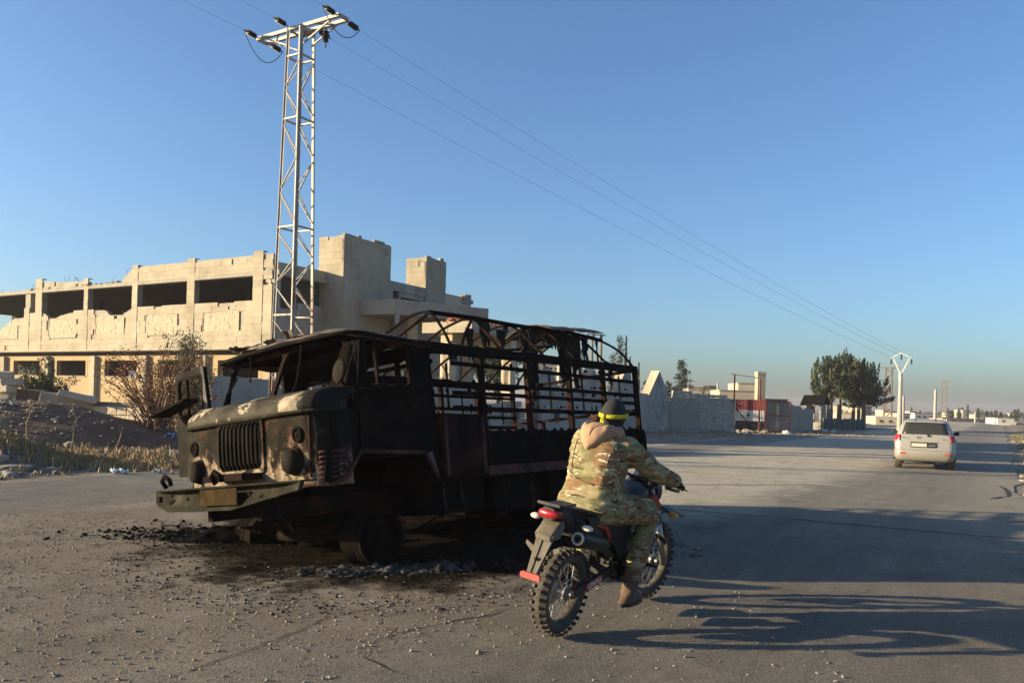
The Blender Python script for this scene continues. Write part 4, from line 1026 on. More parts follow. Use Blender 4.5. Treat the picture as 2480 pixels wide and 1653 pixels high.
# ---- poles down the road
M['pole'] = rough_mat('concrete_pole',[(.36,.32,.265),(.44,.40,.335)],1,.9,.2,15,.005)
b = at(2178,1040,70); yp = thing('y_topped_pole','tall cream pole with a white Y-shaped top beside the road, left of the car','pole',(b.x,b.y,G0))
m = MB(); h = at(2183,905,70).z-G0; m.tube([(0,0,-.3),(0,0,h)],[.22,.14],12); m.build('shaft', M['pole'], yp)
ht = FP.z-G0
m = MB()
for sg in (-1,1):
    m.bar(Vector((0,0,h-.1)),ED*sg*.62+Vector((0,0,ht-.28)),.08,.10); m.bar(ED*sg*.84+Vector((0,0,ht-.25)),Vector((0,0,ht+.22)),.07,.09)
m.bar((0,0,h-.6),(0,0,h+.1),.36,.2); m.build('y_crossarm', M['white_render'], yp)
for sg in (-1,0,1):
    m = MB(); m.tube([ED*sg*.80+Vector((0,0,ht-.3+(.4 if sg==0 else 0))),ED*sg*.80+Vector((0,0,ht-.75+(.4 if sg==0 else 0)))],[.05,.09],8); m.build('insulator', M['rubber_black'], yp)
def lattice(label,u,vt,vb,Y,w0,w1,arm):
    b = at(u,vb,Y); zt = at(u,vt,Y).z-G0; o = thing('lattice_pylon',label,'pylon',Matrix.Translation((b.x,b.y,G0))@Matrix.Rotation(-AZ_R,4,'Z'))
    for sx in (-1,1):
        for sy in (-1,1):
            m = MB(); m.bar((sx*w0,sy*w0,-.3),(sx*w1,sy*w1,zt),.13); m.build('leg', M['bark'], o)
    m = MB(); n = int(zt/.8)
    for k in range(n):
        for f in range(4):
            t0,t1=k/n,(k+1)/n; a0=w0+(w1-w0)*t0; a1=w0+(w1-w0)*t1; s_=1 if k%2 else -1
            p={0:((-a0*s_,-a0),(a1*s_,-a1)),1:((-a0*s_,a0),(a1*s_,a1)),2:((-a0,-a0*s_),(-a1,a1*s_)),3:((a0,-a0*s_),(a1,a1*s_))}[f]
            m.bar((*p[0],zt*t0),(*p[1],zt*t1),.09)
    m.build('lattice_bracing', M['bark'], o)
    m = MB(); m.bar((-arm,0,zt),(arm,0,zt),.16,.14)
    for x in (-arm+.1,-arm*.5,arm*.5,arm-.1): m.bar((x,0,zt),(x,0,zt-.25),.12)
    m.build('crossarm', M['bark'], o)
lattice('far lattice pylon with a flat crossarm between the tree clump and Y-topped pole',2149,889,1042,112,.52,.36,1.35)
lattice('distant slender lattice pylon farther down the road, right of the bare concrete poles',2286,921,1016,210,.75,.4,1.1)
def pole(label,u,vt,vb,Y,r0,r1):
    b=at(u,vb,Y); h=at(u,vt,Y).z-G0; m=MB(); m.tube([(0,0,-.3),(0,0,h*.6),(0,0,h),(0,0,h+.03)],[r0,(r0+r1)/2,r1,r1*.6],10)
    o=m.build('concrete_pole',M['pole'],smooth=True,sharp=40); o.location=(b.x,b.y,G0); tag(o,label,'pole')
pole('short concrete pole close behind the Y-topped pole',2186,959,1040,100,.2,.15)
pole('bare concrete pole standing just above the car roof',2264,943,1020,150,.28,.22)
pole('thin far concrete pole in front of the red-roofed shed',2361,997,1035,160,.18,.14)
pole('thin bare mast rising from behind the block wall',1737,927,985,80,.10,.09)
b=at(1441,990,72); hp=thing('double_pole','dark double pole with a crossbar sticking up behind the truck\'s hoops','pole',Matrix.Translation((b.x,b.y,G0)))
h1=at(1430,805,72).z-G0; h2=at(1452,808,72).z-G0
m=MB(); m.tube([(-.4,0,-.3),(-.4,0,h1)],[.14,.11],8); m.build('post',M['bark'],hp); m=MB(); m.tube([(.42,0.3,-.3),(.42,.3,h2)],[.14,.11],8); m.build('post',M['bark'],hp)
m=MB(); m.bar((-.9,0,h1-.1),(.8,.35,h2-.1),.10); m.build('crossbar',M['galv'],hp)
for x,z in ((-.85,h1-.1),(-.2,h1-.1),(.3,h2-.1)):
    m=MB(); m.tube([(x,.1,z),(x,.1,z-.35)],.05,6); m.build('insulator',M['rubber_black'],hp)
# ================================================================== TREES
def flame_tree(label,u,Y,vt,vb,wl,wr,seed,trunk_r=.28,vbase=1036,leafm='leaf_dark'):
    r=random.Random(seed); b=at(u,vbase,Y); top=at(u,vt,Y).z-G0; bot=at(u,vb,Y).z-G0; k=Y/1961
    o=thing('evergreen_tree',label,'tree',(b.x,b.y,G0)); cz=(top+bot)/2
    m=MB(); m.tube([(0,0,-.3),(.03,0,bot*.6),(.0,.05,bot+.6),(0,.0,cz)],[trunk_r,trunk_r*.85,trunk_r*.7,trunk_r*.3],9)
    lb=MB()
    for _ in range(62):
        a=r.random()*6.283; ph=r.uniform(-1,1); rad=math.sqrt(max(0,1-ph*ph))**.7*r.uniform(.55,1.0)
        wx=(wr if math.cos(a)>0 else wl)*k; x=math.cos(a)*rad*wx; y=math.sin(a)*rad*(wl+wr)/2*k; z=cz+ph*(top-bot)/2*.88
        L=r.uniform(.9,1.7)*(1.1 if ph>.4 else .8); d=Vector((x*.22,y*.22,1.0+.2*r.random())).normalized() if r.random()<.85 else Vector((math.cos(a),math.sin(a),.35)).normalized()
        for _ in range(78):
            t=r.random(); q=.34*math.sin(3.14*min(1,t*.9+.12))*(1-.35*t); c=Vector((x,y,z-L*.4))+d*L*t+Vector((r.gauss(0,q*.55),r.gauss(0,q*.55),r.gauss(0,.08)))
            lb.leaf(c,r.uniform(.16,.34),r,d*1.6,.45)
        if r.random()<.3: m.tube([(0,0,bot+.4+r.random()),(x*.6,y*.6,z-.6),(x,y,z)],[trunk_r*.3,.06,.02],5)
    m.build('trunk',M['bark'],o,smooth=True); tag(lb.build('crown',M[leafm],o),kind='stuff'); return o
flame_tree('leftmost evergreen of the roadside clump, with a thick sunlit trunk',2008,80,872,966,52,34,1,.34)
flame_tree('evergreen with the tallest pointed top in the roadside clump',2031,83,858,962,36,40,2,.27)
flame_tree('evergreen in the middle of the roadside clump, behind its neighbours',2065,86,868,975,36,36,3,.22)
flame_tree('slim-trunked evergreen in the right half of the roadside clump',2078,83,882,985,30,36,4,.2)
flame_tree('rightmost evergreen of the clump, with boughs reaching toward the far pylon',2090,81,893,985,26,52,5,.26)
def conifer(label,u,vt,vb,Y,w,seed,leafm='leaf_conifer',name='conifer_tree',thin=False,nl=1500,ls=.26,group=None,lean=0):
    r=random.Random(seed); b=at(u,vb,Y); h=at(u,vt,Y).z-G0; W=w*Y/1961; o=thing(name,label,'tree',(b.x,b.y,G0),group)
    m=MB(); m.tube([(0,0,-.3),(0,0,h*.5),(lean*.5,0,h*.97)],[.05+.02*h,.02+.012*h,.012],7)
    lb=MB()
    if thin:
        for _ in range(nl):
            t=r.random()**1.25; q=W*(1.05-t)**.8*min(1,.35+t*4); a=r.random()*6.283; rr=q*math.sqrt(r.random())
            lb.leaf((rr*math.cos(a),rr*math.sin(a),h*(.08+.94*t)),ls*r.uniform(.6,1.3),r,(0,0,2.2),.4)
    else:
        nb=int(24+h*9)
        for k in range(nb):
            t=(k+.5)/nb; z=h*(.14+.86*t); L=W*1.15*(1-t)**.9*r.uniform(.6,1.15)+.12; a=r.random()*6.283; drop=r.uniform(-.1,.28)
            e=Vector((math.cos(a)*L,math.sin(a)*L,z-drop*L+.12*L)); s=Vector((0,0,z)); m.tube([s,s.lerp(e,.6)+Vector((0,0,.05*L)),e],[.03,.02,.008],4)
            for _ in range(max(5,int(nl/nb))):
                q=r.random()**.75; c=s.lerp(e,q)+Vector((r.gauss(0,.14*(1+L*.3)),r.gauss(0,.14*(1+L*.3)),r.gauss(-.06,.10)))
                lb.leaf(c,ls*r.uniform(.5,1.2),r,(math.cos(a)*.6,math.sin(a)*.6,-.1),.42)
    m.build('trunk',M['bark'],o); tag(lb.build('crown',M[leafm],o),kind='stuff'); return o
conifer('ragged dark spruce standing alone behind the rendered wall',1649,872,1000,72,42,3,nl=1900)
conifer('small dark pine at the foot of the lone spruce, on its left',1618,925,1000,73,30,4,nl=700)
conifer('tall thin-boughed conifer left of the pencil cypress',1498,813,1000,70,26,5,nl=900)
conifer('tall pencil cypress pointing up behind the truck\'s rear hoop',1512,817,1000,71,7,6,thin=True,nl=900,name='cypress_tree')
conifer('short cypress just right of the truck\'s rear post',1544,882,1000,72,7,7,thin=True,nl=600,name='cypress_tree')
conifer('cypress peeping over the rear hoop between the pencil cypress and rear post',1522,868,1000,74,8,8,thin=True,nl=600,name='cypress_tree')
conifer('low dark conifer left of the pencil cypress group, behind the third gable',1480,858,1000,73,17,9,nl=700)
conifer('wispy conifer seen through the hanging canvas on the truck hoops',1402,842,1000,76,26,10,nl=900)
conifer('low bushy pine just right of the third gable\'s coping',1562,925,1000,70,15,11,nl=500)
conifer('small grey-green tree in front of the ruined house over the block wall',1700,945,1000,82,24,12,leafm='leaf_olive',nl=600)
def broad(label,u,vt,vb,Y,w,seed,leafm,nl=2600,ls=.3,group=None):
    r=random.Random(seed); b=at(u,1000,Y); zt=at(u,vt,Y).z-G0; zb=at(u,vb,Y).z-G0; W=w*Y/1961; o=thing('leafy_tree',label,'tree',(b.x,b.y,G0),group)
    m=MB(); m.tube([(0,0,-.3),(.1,0,zb+.3),(0,.1,(zt+zb)/2)],[.24,.18,.08],8); lb=MB(); cl=[]
    for _ in range(26):
        a=r.random()*6.283; ph=r.uniform(-.9,1); q=math.sqrt(max(.05,1-ph*ph))*r.uniform(.4,1); c=Vector((math.cos(a)*q*W,math.sin(a)*q*W,(zt+zb)/2+ph*(zt-zb)/2*.85)); cl.append(c); m.tube([(0,0,zb+.3),(c*.5+Vector((0,0,zb*.5))),c],[.07,.04,.015],4)
    for _ in range(nl):
        c=r.choice(cl); s=.17*W+.2; lb.leaf(c+Vector((r.gauss(0,s),r.gauss(0,s),r.gauss(0,s*.8))),ls*r.uniform(.6,1.3),r,None,.6)
    m.build('trunk',M['bark'],o); tag(lb.build('crown',M[leafm],o),kind='stuff')
broad('big dark leafy tree behind the porch columns, over the truck bed',1205,808,960,62,46,1,'leaf_dark',3600,.28)
broad('dark leafy tree behind the first porch column, left of the big one',1160,815,930,64,26,2,'leaf_dark',1600,.28)
# hazy tree line on the horizon
fr=random.Random(99)
FT=[(2148,999),(2163,1000),(2207,990),(2216,1001),(2228,998),(2239,1000),(2257,1002),(2276,998),(2295,992),(2304,996),(2322,994),(2329,990),(2343,983),(2368,993),(2378,996),(2390,998),(2400,1000),(2411,996),(2424,1000),(2437,1003),(2449,1001),(2458,996),(2466,993),(2475,1000),(2486,997),(1905,985),(1918,989),(1935,986)]
for i,(u,v) in enumerate(FT):
    Y=fr.uniform(230,420) if i%3 else fr.uniform(190,260)
    narrow = i in (12,2)
    conifer('hazy dark tree in the distant tree line on the horizon',u,v-fr.uniform(0,4),1015,Y,(3.5 if narrow else fr.uniform(6,10)),200+i,nl=210,ls=.9,thin=narrow or i%2==0,group='trees on the horizon')
for i in range(16):
    u=2120+i*25+fr.uniform(-8,8); conifer('hazy dark tree in the distant tree line on the horizon',u,1003-fr.uniform(0,7)+max(0,(u-2250)*.02),1015,fr.uniform(380,520),fr.uniform(8,13),300+i,nl=170,ls=1.4,thin=True,group='trees on the horizon')
# ================================================================== BURNT-OUT TRUCK  (local x forward, y to its left, z up)
tk = thing('burnt_truck','burnt-out army truck with charred open cab and bare hoops over its bed','truck',M_TRUCK)
def front_mat():
    g = G('burnt_front_paint'); P = g.sep()
    n1 = g.noise(5.5,12,.74); n2 = g.noise(11,6,.7); n3 = g.noise(2.1,6,.6,dist=.6)
    zz = g.math('MULTIPLY', g.math('SUBTRACT', P[2], 1.15), 1.05)
    pk = g.ramp(g.math('SUBTRACT', g.math('ADD', g.math('MULTIPLY',n1,.6), g.math('MULTIPLY',n3,.4)), g.math('MULTIPLY',zz,.28)), [(.485,0),(.53,1)])
    base = g.mix(g.ramp(n3,[(.4,0),(.62,1)]), (.009,.008,.007), (.036,.030,.020))
    paint = g.ramp(n2, [(.3,(.13,.095,.062)),(.55,(.27,.215,.15)),(.75,(.38,.32,.24))])
    edge = g.math('MULTIPLY', g.math('MULTIPLY', pk, g.math('SUBTRACT', 1, pk)), 4.0)
    streak = g.ramp(g.noise(1.0,8,.7,g.map((9,9,1.1))), [(.45,0),(.62,.75)]); paint = g.mix(streak, paint, (.10,.06,.04))
    c = g.mix(pk, base, paint); c = g.mix(g.math('MULTIPLY',edge,.8), c, (.04,.018,.012))
    ru = g.ramp(g.math('ADD',g.math('MULTIPLY',n2,.55),g.math('MULTIPLY',n1,.45)), [(.54,0),(.61,.75)])
    c = g.mix(ru, c, (.075,.028,.018))
    side = g.ramp(g.math('ABSOLUTE',P[1]), [(.90,0),(.985,1)])
    c = g.mix(g.math('MULTIPLY',side,g.ramp(g.math('ADD',n1,g.math('MULTIPLY',zz,.35)),[(.44,.0),(.56,.97)])), c, (.012,.011,.010))
    g.color(c); g.rough(.8); g.b.inputs['Specular IOR Level'].default_value=.03
    return g.bump(g.math('ADD',g.math('MULTIPLY',n2,.6),pk), .5, .008).m
M['burnt_front'] = front_mat()
def band_mat():
    g = G('scorched_hood_paint'); n1=g.noise(2.6,8,.65,g.map((1,1,2.2))); n2=g.noise(9,6,.7)
    c=g.ramp(n1,[(.35,(.010,.009,.008)),(.48,(.028,.024,.017)),(.60,(.055,.047,.033))])
    k=g.ramp(g.noise(3.0,10,.68,dist=.8),[(.545,0),(.56,1)]); c=g.mix(k,c,g.ramp(n2,[(.4,(.20,.155,.11)),(.6,(.36,.295,.215))])); c=g.mix(g.ramp(n2,[(.64,0),(.70,.8)]),c,(.16,.05,.032))
    P=g.sep(); c=g.mix(g.ramp(P[1],[(.80,0),(1.0,.93)]) ,c,(.014,.013,.012))
    g.color(c); g.rough(.7); g.b.inputs['Specular IOR Level'].default_value=.06; return g.bump(n2,.4,.006).m
M['hood_band'] = band_mat()
def roof_mat():
    g=G('scorched_roof'); n1=g.noise(2.2,8,.65); n2=g.noise(10,6,.7)
    c=g.ramp(n1,[(.35,(.03,.025,.024)),(.5,(.075,.06,.056)),(.62,(.14,.115,.105))]); c=g.mix(g.ramp(n2,[(.55,0),(.66,.8)]),c,(.17,.075,.06))
    g.color(c); g.rough(.8); g.b.inputs['Specular IOR Level'].default_value=.1; return g.bump(n2,.5,.008).m
M['burnt_roof'] = roof_mat()
# --- cab front: curved panel with rolled edges
plan = [(.42,-1.115),(.62,-1.10),(.735,-1.05),(.79,-.96),(.81,-.70),(.82,-.35),(.825,0),(.82,.35),(.81,.70),(.79,.96),(.735,1.05),(.62,1.10),(.42,1.115)]
def off(pt, d, sx=1): # push plan point along +x / in
    return (pt[0]+d, pt[1])
def panel(rows, name, mat, parent=tk, th=.02):
    m = MB(); m.grid([[(x+dx, y*ky, z) for x,y in plan] for dx,ky,z in rows]); o = m.build(name, mat, parent, smooth=True)
    s = o.modifiers.new('s','SOLIDIFY'); s.thickness = th; s.offset = -1 if False else 0; return o
panel([(-.015,.99,.80),(0,1,.86),(.0,1,.98),(.0,1,1.1),(0,1,1.2),(.0,1,1.3),(0,1,1.4),(-.005,1,1.475)],'front_panel',M['burnt_front']); dent(C.objects[-1],.012,4.5,2,1)
panel([(.035,1.012,1.47),(.045,1.015,1.50),(.03,1.012,1.56),(-.02,1.0,1.615),(-.11,.985,1.655),(-.24,.975,1.68),(-.34,.965,1.685)],'hood_band',M['hood_band']); dent(C.objects[-1],.014,3.2,2,5)
m = MB(); m.tube([(x+.045,y*1.015,1.468) for x,y in plan],.016,6); m.build('hood_lip',M['olive'],tk)
for y in (-.52,.50,.62,.985):
    m = MB(); m.bar((.825-.03*(abs(y)>.9)-.012,y,.88),(.822-.03*(abs(y)>.9)-.012,y,1.44),.03,.012,up=(1,0,0)); m.build('panel_seam',M['char_rust'],tk)
# --- grille
gr = MB().box(.826,.842,-.36,.34,.99,1.445).build('grille',M['soot'],tk)  # dark plate stands in for the shaded opening behind the bars
for k in range(10):
    y=-.33+.64*k/9; m=MB(); m.tube([(.835,y,1.0),(.872,y,1.06),(.876,y,1.22),(.868,y,1.40),(.838,y,1.44)],.0135,6); m.build('grille_bar',M['soot_brown'] if k<8 else M['char'],gr,smooth=True)
m=MB(); m.ring(rrect(-.40,.38,.955,1.475,.05),rrect(-.355,.335,.995,1.44,.04),lambda a,b,t:(t,a,b),.825,.852); m.build('grille_surround',M['burnt_front'],gr)
# --- lamps
def lamp(y,z,r,x,name,capm):
    Mx=Matrix.Translation((x,y,z))@Matrix.Rotation(R(90),4,'Y')@Matrix.Rotation(R(4),4,'X')
    m=MB(); m.lathe([(r*1.12,-.03),(r*1.16,.02),(r*1.08,.045),(r*1.0,.05)],24,Mx); o=m.build(name,M['char_rust'],tk,smooth=True)
    m=MB(); m.lathe([(r*1.0,.03),(r*1.0,.075),(r*.86,.105),(r*.5,.125),(0,.13)],24,Mx); m.build('lamp_cover',capm,o,smooth=True,sharp=50); return o
lamp(.80,1.03,.112,.79,'headlight',M['soot_brown']); lamp(-.81,1.02,.112,.79,'headlight',M['soot_brown'])
def marker(y,z):
    Mx=Matrix.Translation((.80,y,z))@Matrix.Rotation(R(90),4,'Y'); m=MB(); m.lathe([(.072,-.02),(.075,.02),(.06,.03),(.052,.012),(.02,.006),(0,.006)],18,Mx); o=m.build('marker_lamp',M['char'],tk,smooth=True)
    m=MB(); m.tube([(.81,y-.02,z-.01),(.84,y+.015,z+.02)],.007,5); m.build('lamp_wire',M['rust_red'],o)
marker(.86,1.265); marker(-.90,1.26)
# --- bumper with tapering ends
prof=[(-1.27,.85),(-1.27,.735),(-1.18,.70),(-.85,.645),(-.4,.635),(.3,.635),(.75,.70),(1.21,.775),(1.23,.85)]
m=MB(); bx=lambda a: 1.12-.10*max(0,(abs(a)-.75)/.5)**2
m.prism(prof,lambda a,b,t:(bx(a)+t,a,b),0,.045); bu=m.build('bumper',M['olive'],tk,bevel=.008)
top=[(bx(a)+.04,a) for a in lin(-1.27,1.23,14)]+[(bx(a)-.13,a) for a in lin(1.23,-1.27,14)]
m=MB(); m.prism(top,lambda a,b,t:(a,b,t),.845,.862); m.build('bumper_top',M['olive'],bu)
m=MB(); m.box(1.166,1.172,-.20,.42,.685,.835); m.build('number_plate',M['plate_tan'],bu,bevel=.002)
for y,z in ((-1.02,.77),(-.72,.80),(.62,.775)):
    m=MB(); m.lathe([(.02,0),(.02,.012),(0,.012)],10,Matrix.Translation((bx(y)+.045,y,z))@Matrix.Rotation(R(90),4,'Y')); m.build('bolt',M['char'],bu)
m=MB(); m.box(1.145,1.172,-.985,-.955,.74,.80); m.build('slot',M['soot'],bu)
for y in (-.98,-.05): 
    m=MB(); m.tube([(1.05,y-.07,.88),(1.08,y-.10,.95),(1.08,y-.04,1.0),(1.07,y+.03,.96),(1.06,y+.04,.90)],.024,8); m.build('tow_hook',M['char'],tk,smooth=True)
m=MB(); m.box(.80,1.05,-.35,.32,.90,.96); m.tube([(.9,-.3,.93),(1.0,-.2,.955),(1.0,.3,.95)],.018,6); m.build('lower_valance',M['char_rust'],tk)
# --- red louvred flank beside the left headlight, wheel arch lips
m=MB()
for k in range(6):
    z=.865+.045*k; m.tube([(.745,1.062,z),(.66,1.10,z+.004),(.50,1.122,z+.006)],.017,6)
m.build('flank_louvre',M['rust_red'],tk,smooth=True)
for sgn in (-1,1):
    Y=sgn*1.115; fn=lambda a,b,t,Y=Y,sgn=sgn:(a,Y+sgn*t,b)
    # side skin: door, sill, pillar, with a window hole
    m=MB(); m.prism([(.62,.80),(.74,.84),(.62,1.48),(.32,1.48),(.32,1.09),(.52,.84)] if sgn>0 else [(.62,.80),(.74,.84),(.62,1.48),(.32,1.48),(.32,1.09),(.52,.84)],fn,-.02,0); m.build('front_flank',M['char'],tk)
    m=MB(); m.tube([(.66,Y,.80),(.50,Y+sgn*.02,.86),(.33,Y+sgn*.03,1.085),(-.48,Y+sgn*.03,1.045),(-.58,Y+sgn*.02,.93),(-.66,Y+sgn*.01,.78)],.022,6); m.build('wheel_arch_lip',M['rust_red'],tk,smooth=True)
    m=MB(); m.prism([(-.52,1.03),(-.64,.80),(-.69,.78),(-.60,1.06)],fn,-.01,.012); m.build('torn_arch_flap',M['burnt_roof'],tk)
    m=MB(); m.add([(.62,Y,.82),(.34,Y,1.09),(-.5,Y,1.05),(-.66,Y,.80),(.62,Y-sgn*.55,.82),(.34,Y-sgn*.55,1.09),(-.5,Y-sgn*.55,1.05),(-.66,Y-sgn*.55,.80)],[(0,1,5,4),(1,2,6,5),(2,3,7,6)]); m.build('wheel_arch',M['soot'],tk)
    # rear corner post and rear side of cab
    m=MB(); m.prism([(-.45,1.06),(-.60,1.05),(-.66,.80),(-.69,.8),(-.70,1.4),(-.655,2.16),(-.42,2.16),(-.44,1.6)],fn,-.045,0); m.build('rear_pillar',M['char'],tk)
# left door (shut)
fnL=lambda a,b,t:(a,1.118-.02*smooth(1.7,2.2,b)+t,b)
m=MB(); m.ring([(.30,1.09),(.31,1.66),(.23,2.20),(-.40,2.18),(-.44,1.66),(-.45,1.06)],rrect(-.355,.20,1.70,2.145,.05),fnL,-.03,0); dr=m.build('door',M['char'],tk)
m=MB(); m.ring(rrect(-.365,.21,1.69,2.155,.055),rrect(-.345,.19,1.71,2.135,.045),fnL,0,.014); m.build('window_frame',M['char_rust'],dr)
m=MB(); m.bar((.03,1.09,1.7),(.05,1.085,2.14),.03); m.build('quarter_light_bar',M['char'],dr)
m=MB(); m.tube([(.33,1.13,1.655),(-.44,1.135,1.645)],.018,6); m.build('door_waist_rib',M['char'],dr,smooth=True)
m=MB(); m.tube([(-.30,1.12,1.50),(-.30,1.155,1.50),(-.40,1.155,1.49)],.012,6); m.build('handle',M['char_rust'],dr)
for z in (1.25,1.5,1.95):
    m=MB(); m.tube([(.315,1.125,z-.04),(.315,1.125,z+.04)],.016,6); m.build('hinge',M['char'],dr)
# right door (hanging open)
hinge=Vector((.50,-1.12,0)); ax=Vector((-.08,-1,0)).normalized(); nrm=Vector((1,-.08,0)).normalized()
fnR=lambda a,b,t: hinge+ax*a+nrm*t+Vector((0,0,b))
m=MB(); m.ring([(.0,1.06),(.0,1.66),(.10,2.18),(.80,2.18),(.84,2.12),(.82,1.0),(.1,.98)],rrect(.14,.74,1.68,2.09,.05),fnR,-.03,0); dR=m.build('door',M['soot_brown'],tk); dR['label']='door hanging open on the far side'
m=MB(); m.ring(rrect(.12,.76,1.66,2.11,.055),rrect(.15,.73,1.69,2.08,.045),fnR,0,.014); m.build('window_frame',M['char'],dR)
m=MB(); m.bar(fnR(.50,1.68,0),fnR(.53,2.1,0),.025); m.build('quarter_light_bar',M['char'],dR)
m=MB(); m.prism([(.02,1.72),(.10,2.19),(.16,2.19),(.10,1.7)],fnR,.003,.012); m.build('peeled_strip',M['burnt_roof'],dR)
m=MB(); m.hexa([fnR(.16,1.80,.05),fnR(.80,1.68,.10),fnR(.80,1.68,.34),fnR(.16,1.80,.22),fnR(.16,1.83,.05),fnR(.80,1.70,.10),fnR(.80,1.70,.34),fnR(.16,1.83,.22)]); m.build('bent_vent_wing',M['char'],dR)
# --- windscreen frame (raked) with divider
def fnW(a,b,t): # a across y, b height
    x=.50-.22*(b-1.67)/.5-.13*max(0,(abs(a)-.75)/.36)**2
    return (x+t,a,b)
m=MB()
m.ring([(-1.05,1.665),(.005,1.665),(.005,2.22),(-1.02,2.20)],rrect(-.97,-.03,1.70,2.15,.05),fnW,-.035,0); m.build('windscreen_frame',M['char_rust'],tk)
m=MB(); m.ring([(.005,1.665),(1.05,1.665),(1.02,2.20),(.005,2.22)],rrect(.03,.90,1.70,2.15,.05),fnW,-.035,0); m.build('windscreen_frame',M['char_rust'],tk)
# corner quarter panes between windscreen and doors
for sgn in (-1,1):
    m=MB(); pts=[(.43,sgn*1.0,1.67),(.30,sgn*1.115,1.66),(.22,sgn*1.10,2.19),(.24,sgn*.98,2.2)]
    nrm_=Vector((.6,sgn*.8,0)); c=sum((Vector(p) for p in pts),Vector())/4
    outer=[Vector(p) for p in pts]; inner=[c+(p-c)*.62 for p in outer]
    m.add(outer+inner+[p-nrm_*.03 for p in outer]+[p-nrm_*.03 for p in inner],[(0,1,5,4),(1,2,6,5),(2,3,7,6),(3,0,4,7),(8,12,13,9),(9,13,14,10),(10,14,15,11),(11,15,12,8),(4,5,13,12),(5,6,14,13),(6,7,15,14),(7,4,12,15)]); m.build('corner_pillar',M['char'],tk,fix=True)
    m=MB(); m.add([p-nrm_*.015 for p in inner],[(0,1,2,3)]); m.build('quarter_pane',M['char'],tk)
# --- roof
rows=[]
for i in range(11):
    t=i/10; x=.33-1.03*t; row=[]
    for j in range(15):
        s=j/14*2-1; e=1-abs(s)**3.2; fl=min(1,t*4)*min(1,(1-t)*5+.0); z=2.205-.05*t+.17*e*(.35+.65*fl)-.02*abs(s)**6
        row.append((x+.06*(1-abs(s)**2)*(1 if t<.05 else 0),s*1.125,z+.008*mnoise.noise(Vector((x*5,s*6,0)))))
    rows.append(row)
m=MB(); m.grid(rows); o=m.build('roof',M['burnt_roof'],tk,smooth=True); s=o.modifiers.new('s','SOLIDIFY'); s.thickness=.025; dent(o,.022,3.4,2,9)
m=MB(); m.grid([[(x_-.0,y_*1.09,2.17+.10*(1-abs(y_)**3)) for y_ in lin(-1,1,8)] for x_ in lin(.38,-.64,5)]); m.build('dark_roof_sheet',M['soot'],tk,smooth=True)  # black sheet added under the roof to keep the cab dark
m=MB(); m.tube([(.36,-1.1,2.20),(.385,-.6,2.215),(.39,0,2.22),(.385,.6,2.215),(.35,1.08,2.20),(.22,1.135,2.19),(-.62,1.13,2.145)],.022,6); m.build('roof_gutter',M['char'],o,smooth=True)
for x,y,k,sd in ((.36,-.55,.13,1),(.33,-.1,.10,2),(.38,.25,.07,3),(.36,-.78,.06,4)):
    r=random.Random(sd); m=MB(); m.grid([[(x+(i/5-.5)*k*2+r.gauss(0,.01),y+(j/5-.5)*k*2.2+r.gauss(0,.01),2.285+.03*r.random()+.035*math.sin(i*.9+sd)) for j in range(6)] for i in range(6)]); m.build('peeling_paint_flake',M['burnt_roof'],o,smooth=True)
# --- rear wall of cab with two openings
fnB=lambda a,b,t:(-.655+.04*smooth(1.6,2.15,b)*0+t,a,b)
m=MB(); m.ring([(-1.1,.95),(0,.95),(0,2.2),(-1.1,2.16)],rrect(-.96,-.12,1.70,2.0,.04),fnB,-.02,.0); m.ring([(0,.95),(1.1,.95),(1.1,2.16),(0,2.2)],rrect(.12,.96,1.70,2.03,.04),fnB,-.02,0); m.build('rear_cab_wall',M['soot'],tk)
m=MB(); m.box(-.62,.30,-1.08,1.08,1.02,1.06); m.box(-.3,.45,-.32,.32,1.06,1.5); m.build('engine_cover',M['soot'],tk)
for y in (-.68,.68):
    m=MB(); m.box(-.55,-.1,y-.25,y+.25,1.06,1.3); m.box(-.58,-.50,y-.24,y+.24,1.3,1.72); 
    for k in range(4): m.tube([(-.5,y-.2+.13*k,1.3),(-.48,y-.2+.13*k,1.7)],.01,4)
    m.build('seat_frame',M['char_rust'],tk)
m=MB(); m.box(.30,.46,-1.02,1.02,1.42,1.68); m.build('dashboard',M['soot'],tk)
Mx=Matrix.Translation((.10,.55,1.62))@Matrix.Rotation(R(-58),4,'Y'); m=MB(); m.lathe([(.20+.013*math.cos(t*.785),.013*math.sin(t*.785)) for t in range(8)],28,Mx,closed=True)
for k in range(3):
    a=k*2.09; m.tube([Mx@Vector((0,0,-.02)),Mx@Vector((.2*math.cos(a),.2*math.sin(a),0))],.009,5)
m.tube([Mx@Vector((0,0,0)),Mx@Vector((0,0,-.6))],.018,6); m.build('steering_wheel',M['char'],tk,smooth=True)
for (p,q,w) in (((.40,.42,2.17),(.42,.36,1.84),.013),((.42,.36,1.84),(.44,.30,1.73),.011),((.45,-.38,2.17),(.47,-.37,1.90),.010),((.46,-.62,1.98),(.52,-.75,1.80),.012)):
    m=MB(); m.tube([p,Vector(p).lerp(Vector(q),.5)+Vector((.0,.012,0)),q],w,5); m.build('hanging_rod',M['char'],tk)
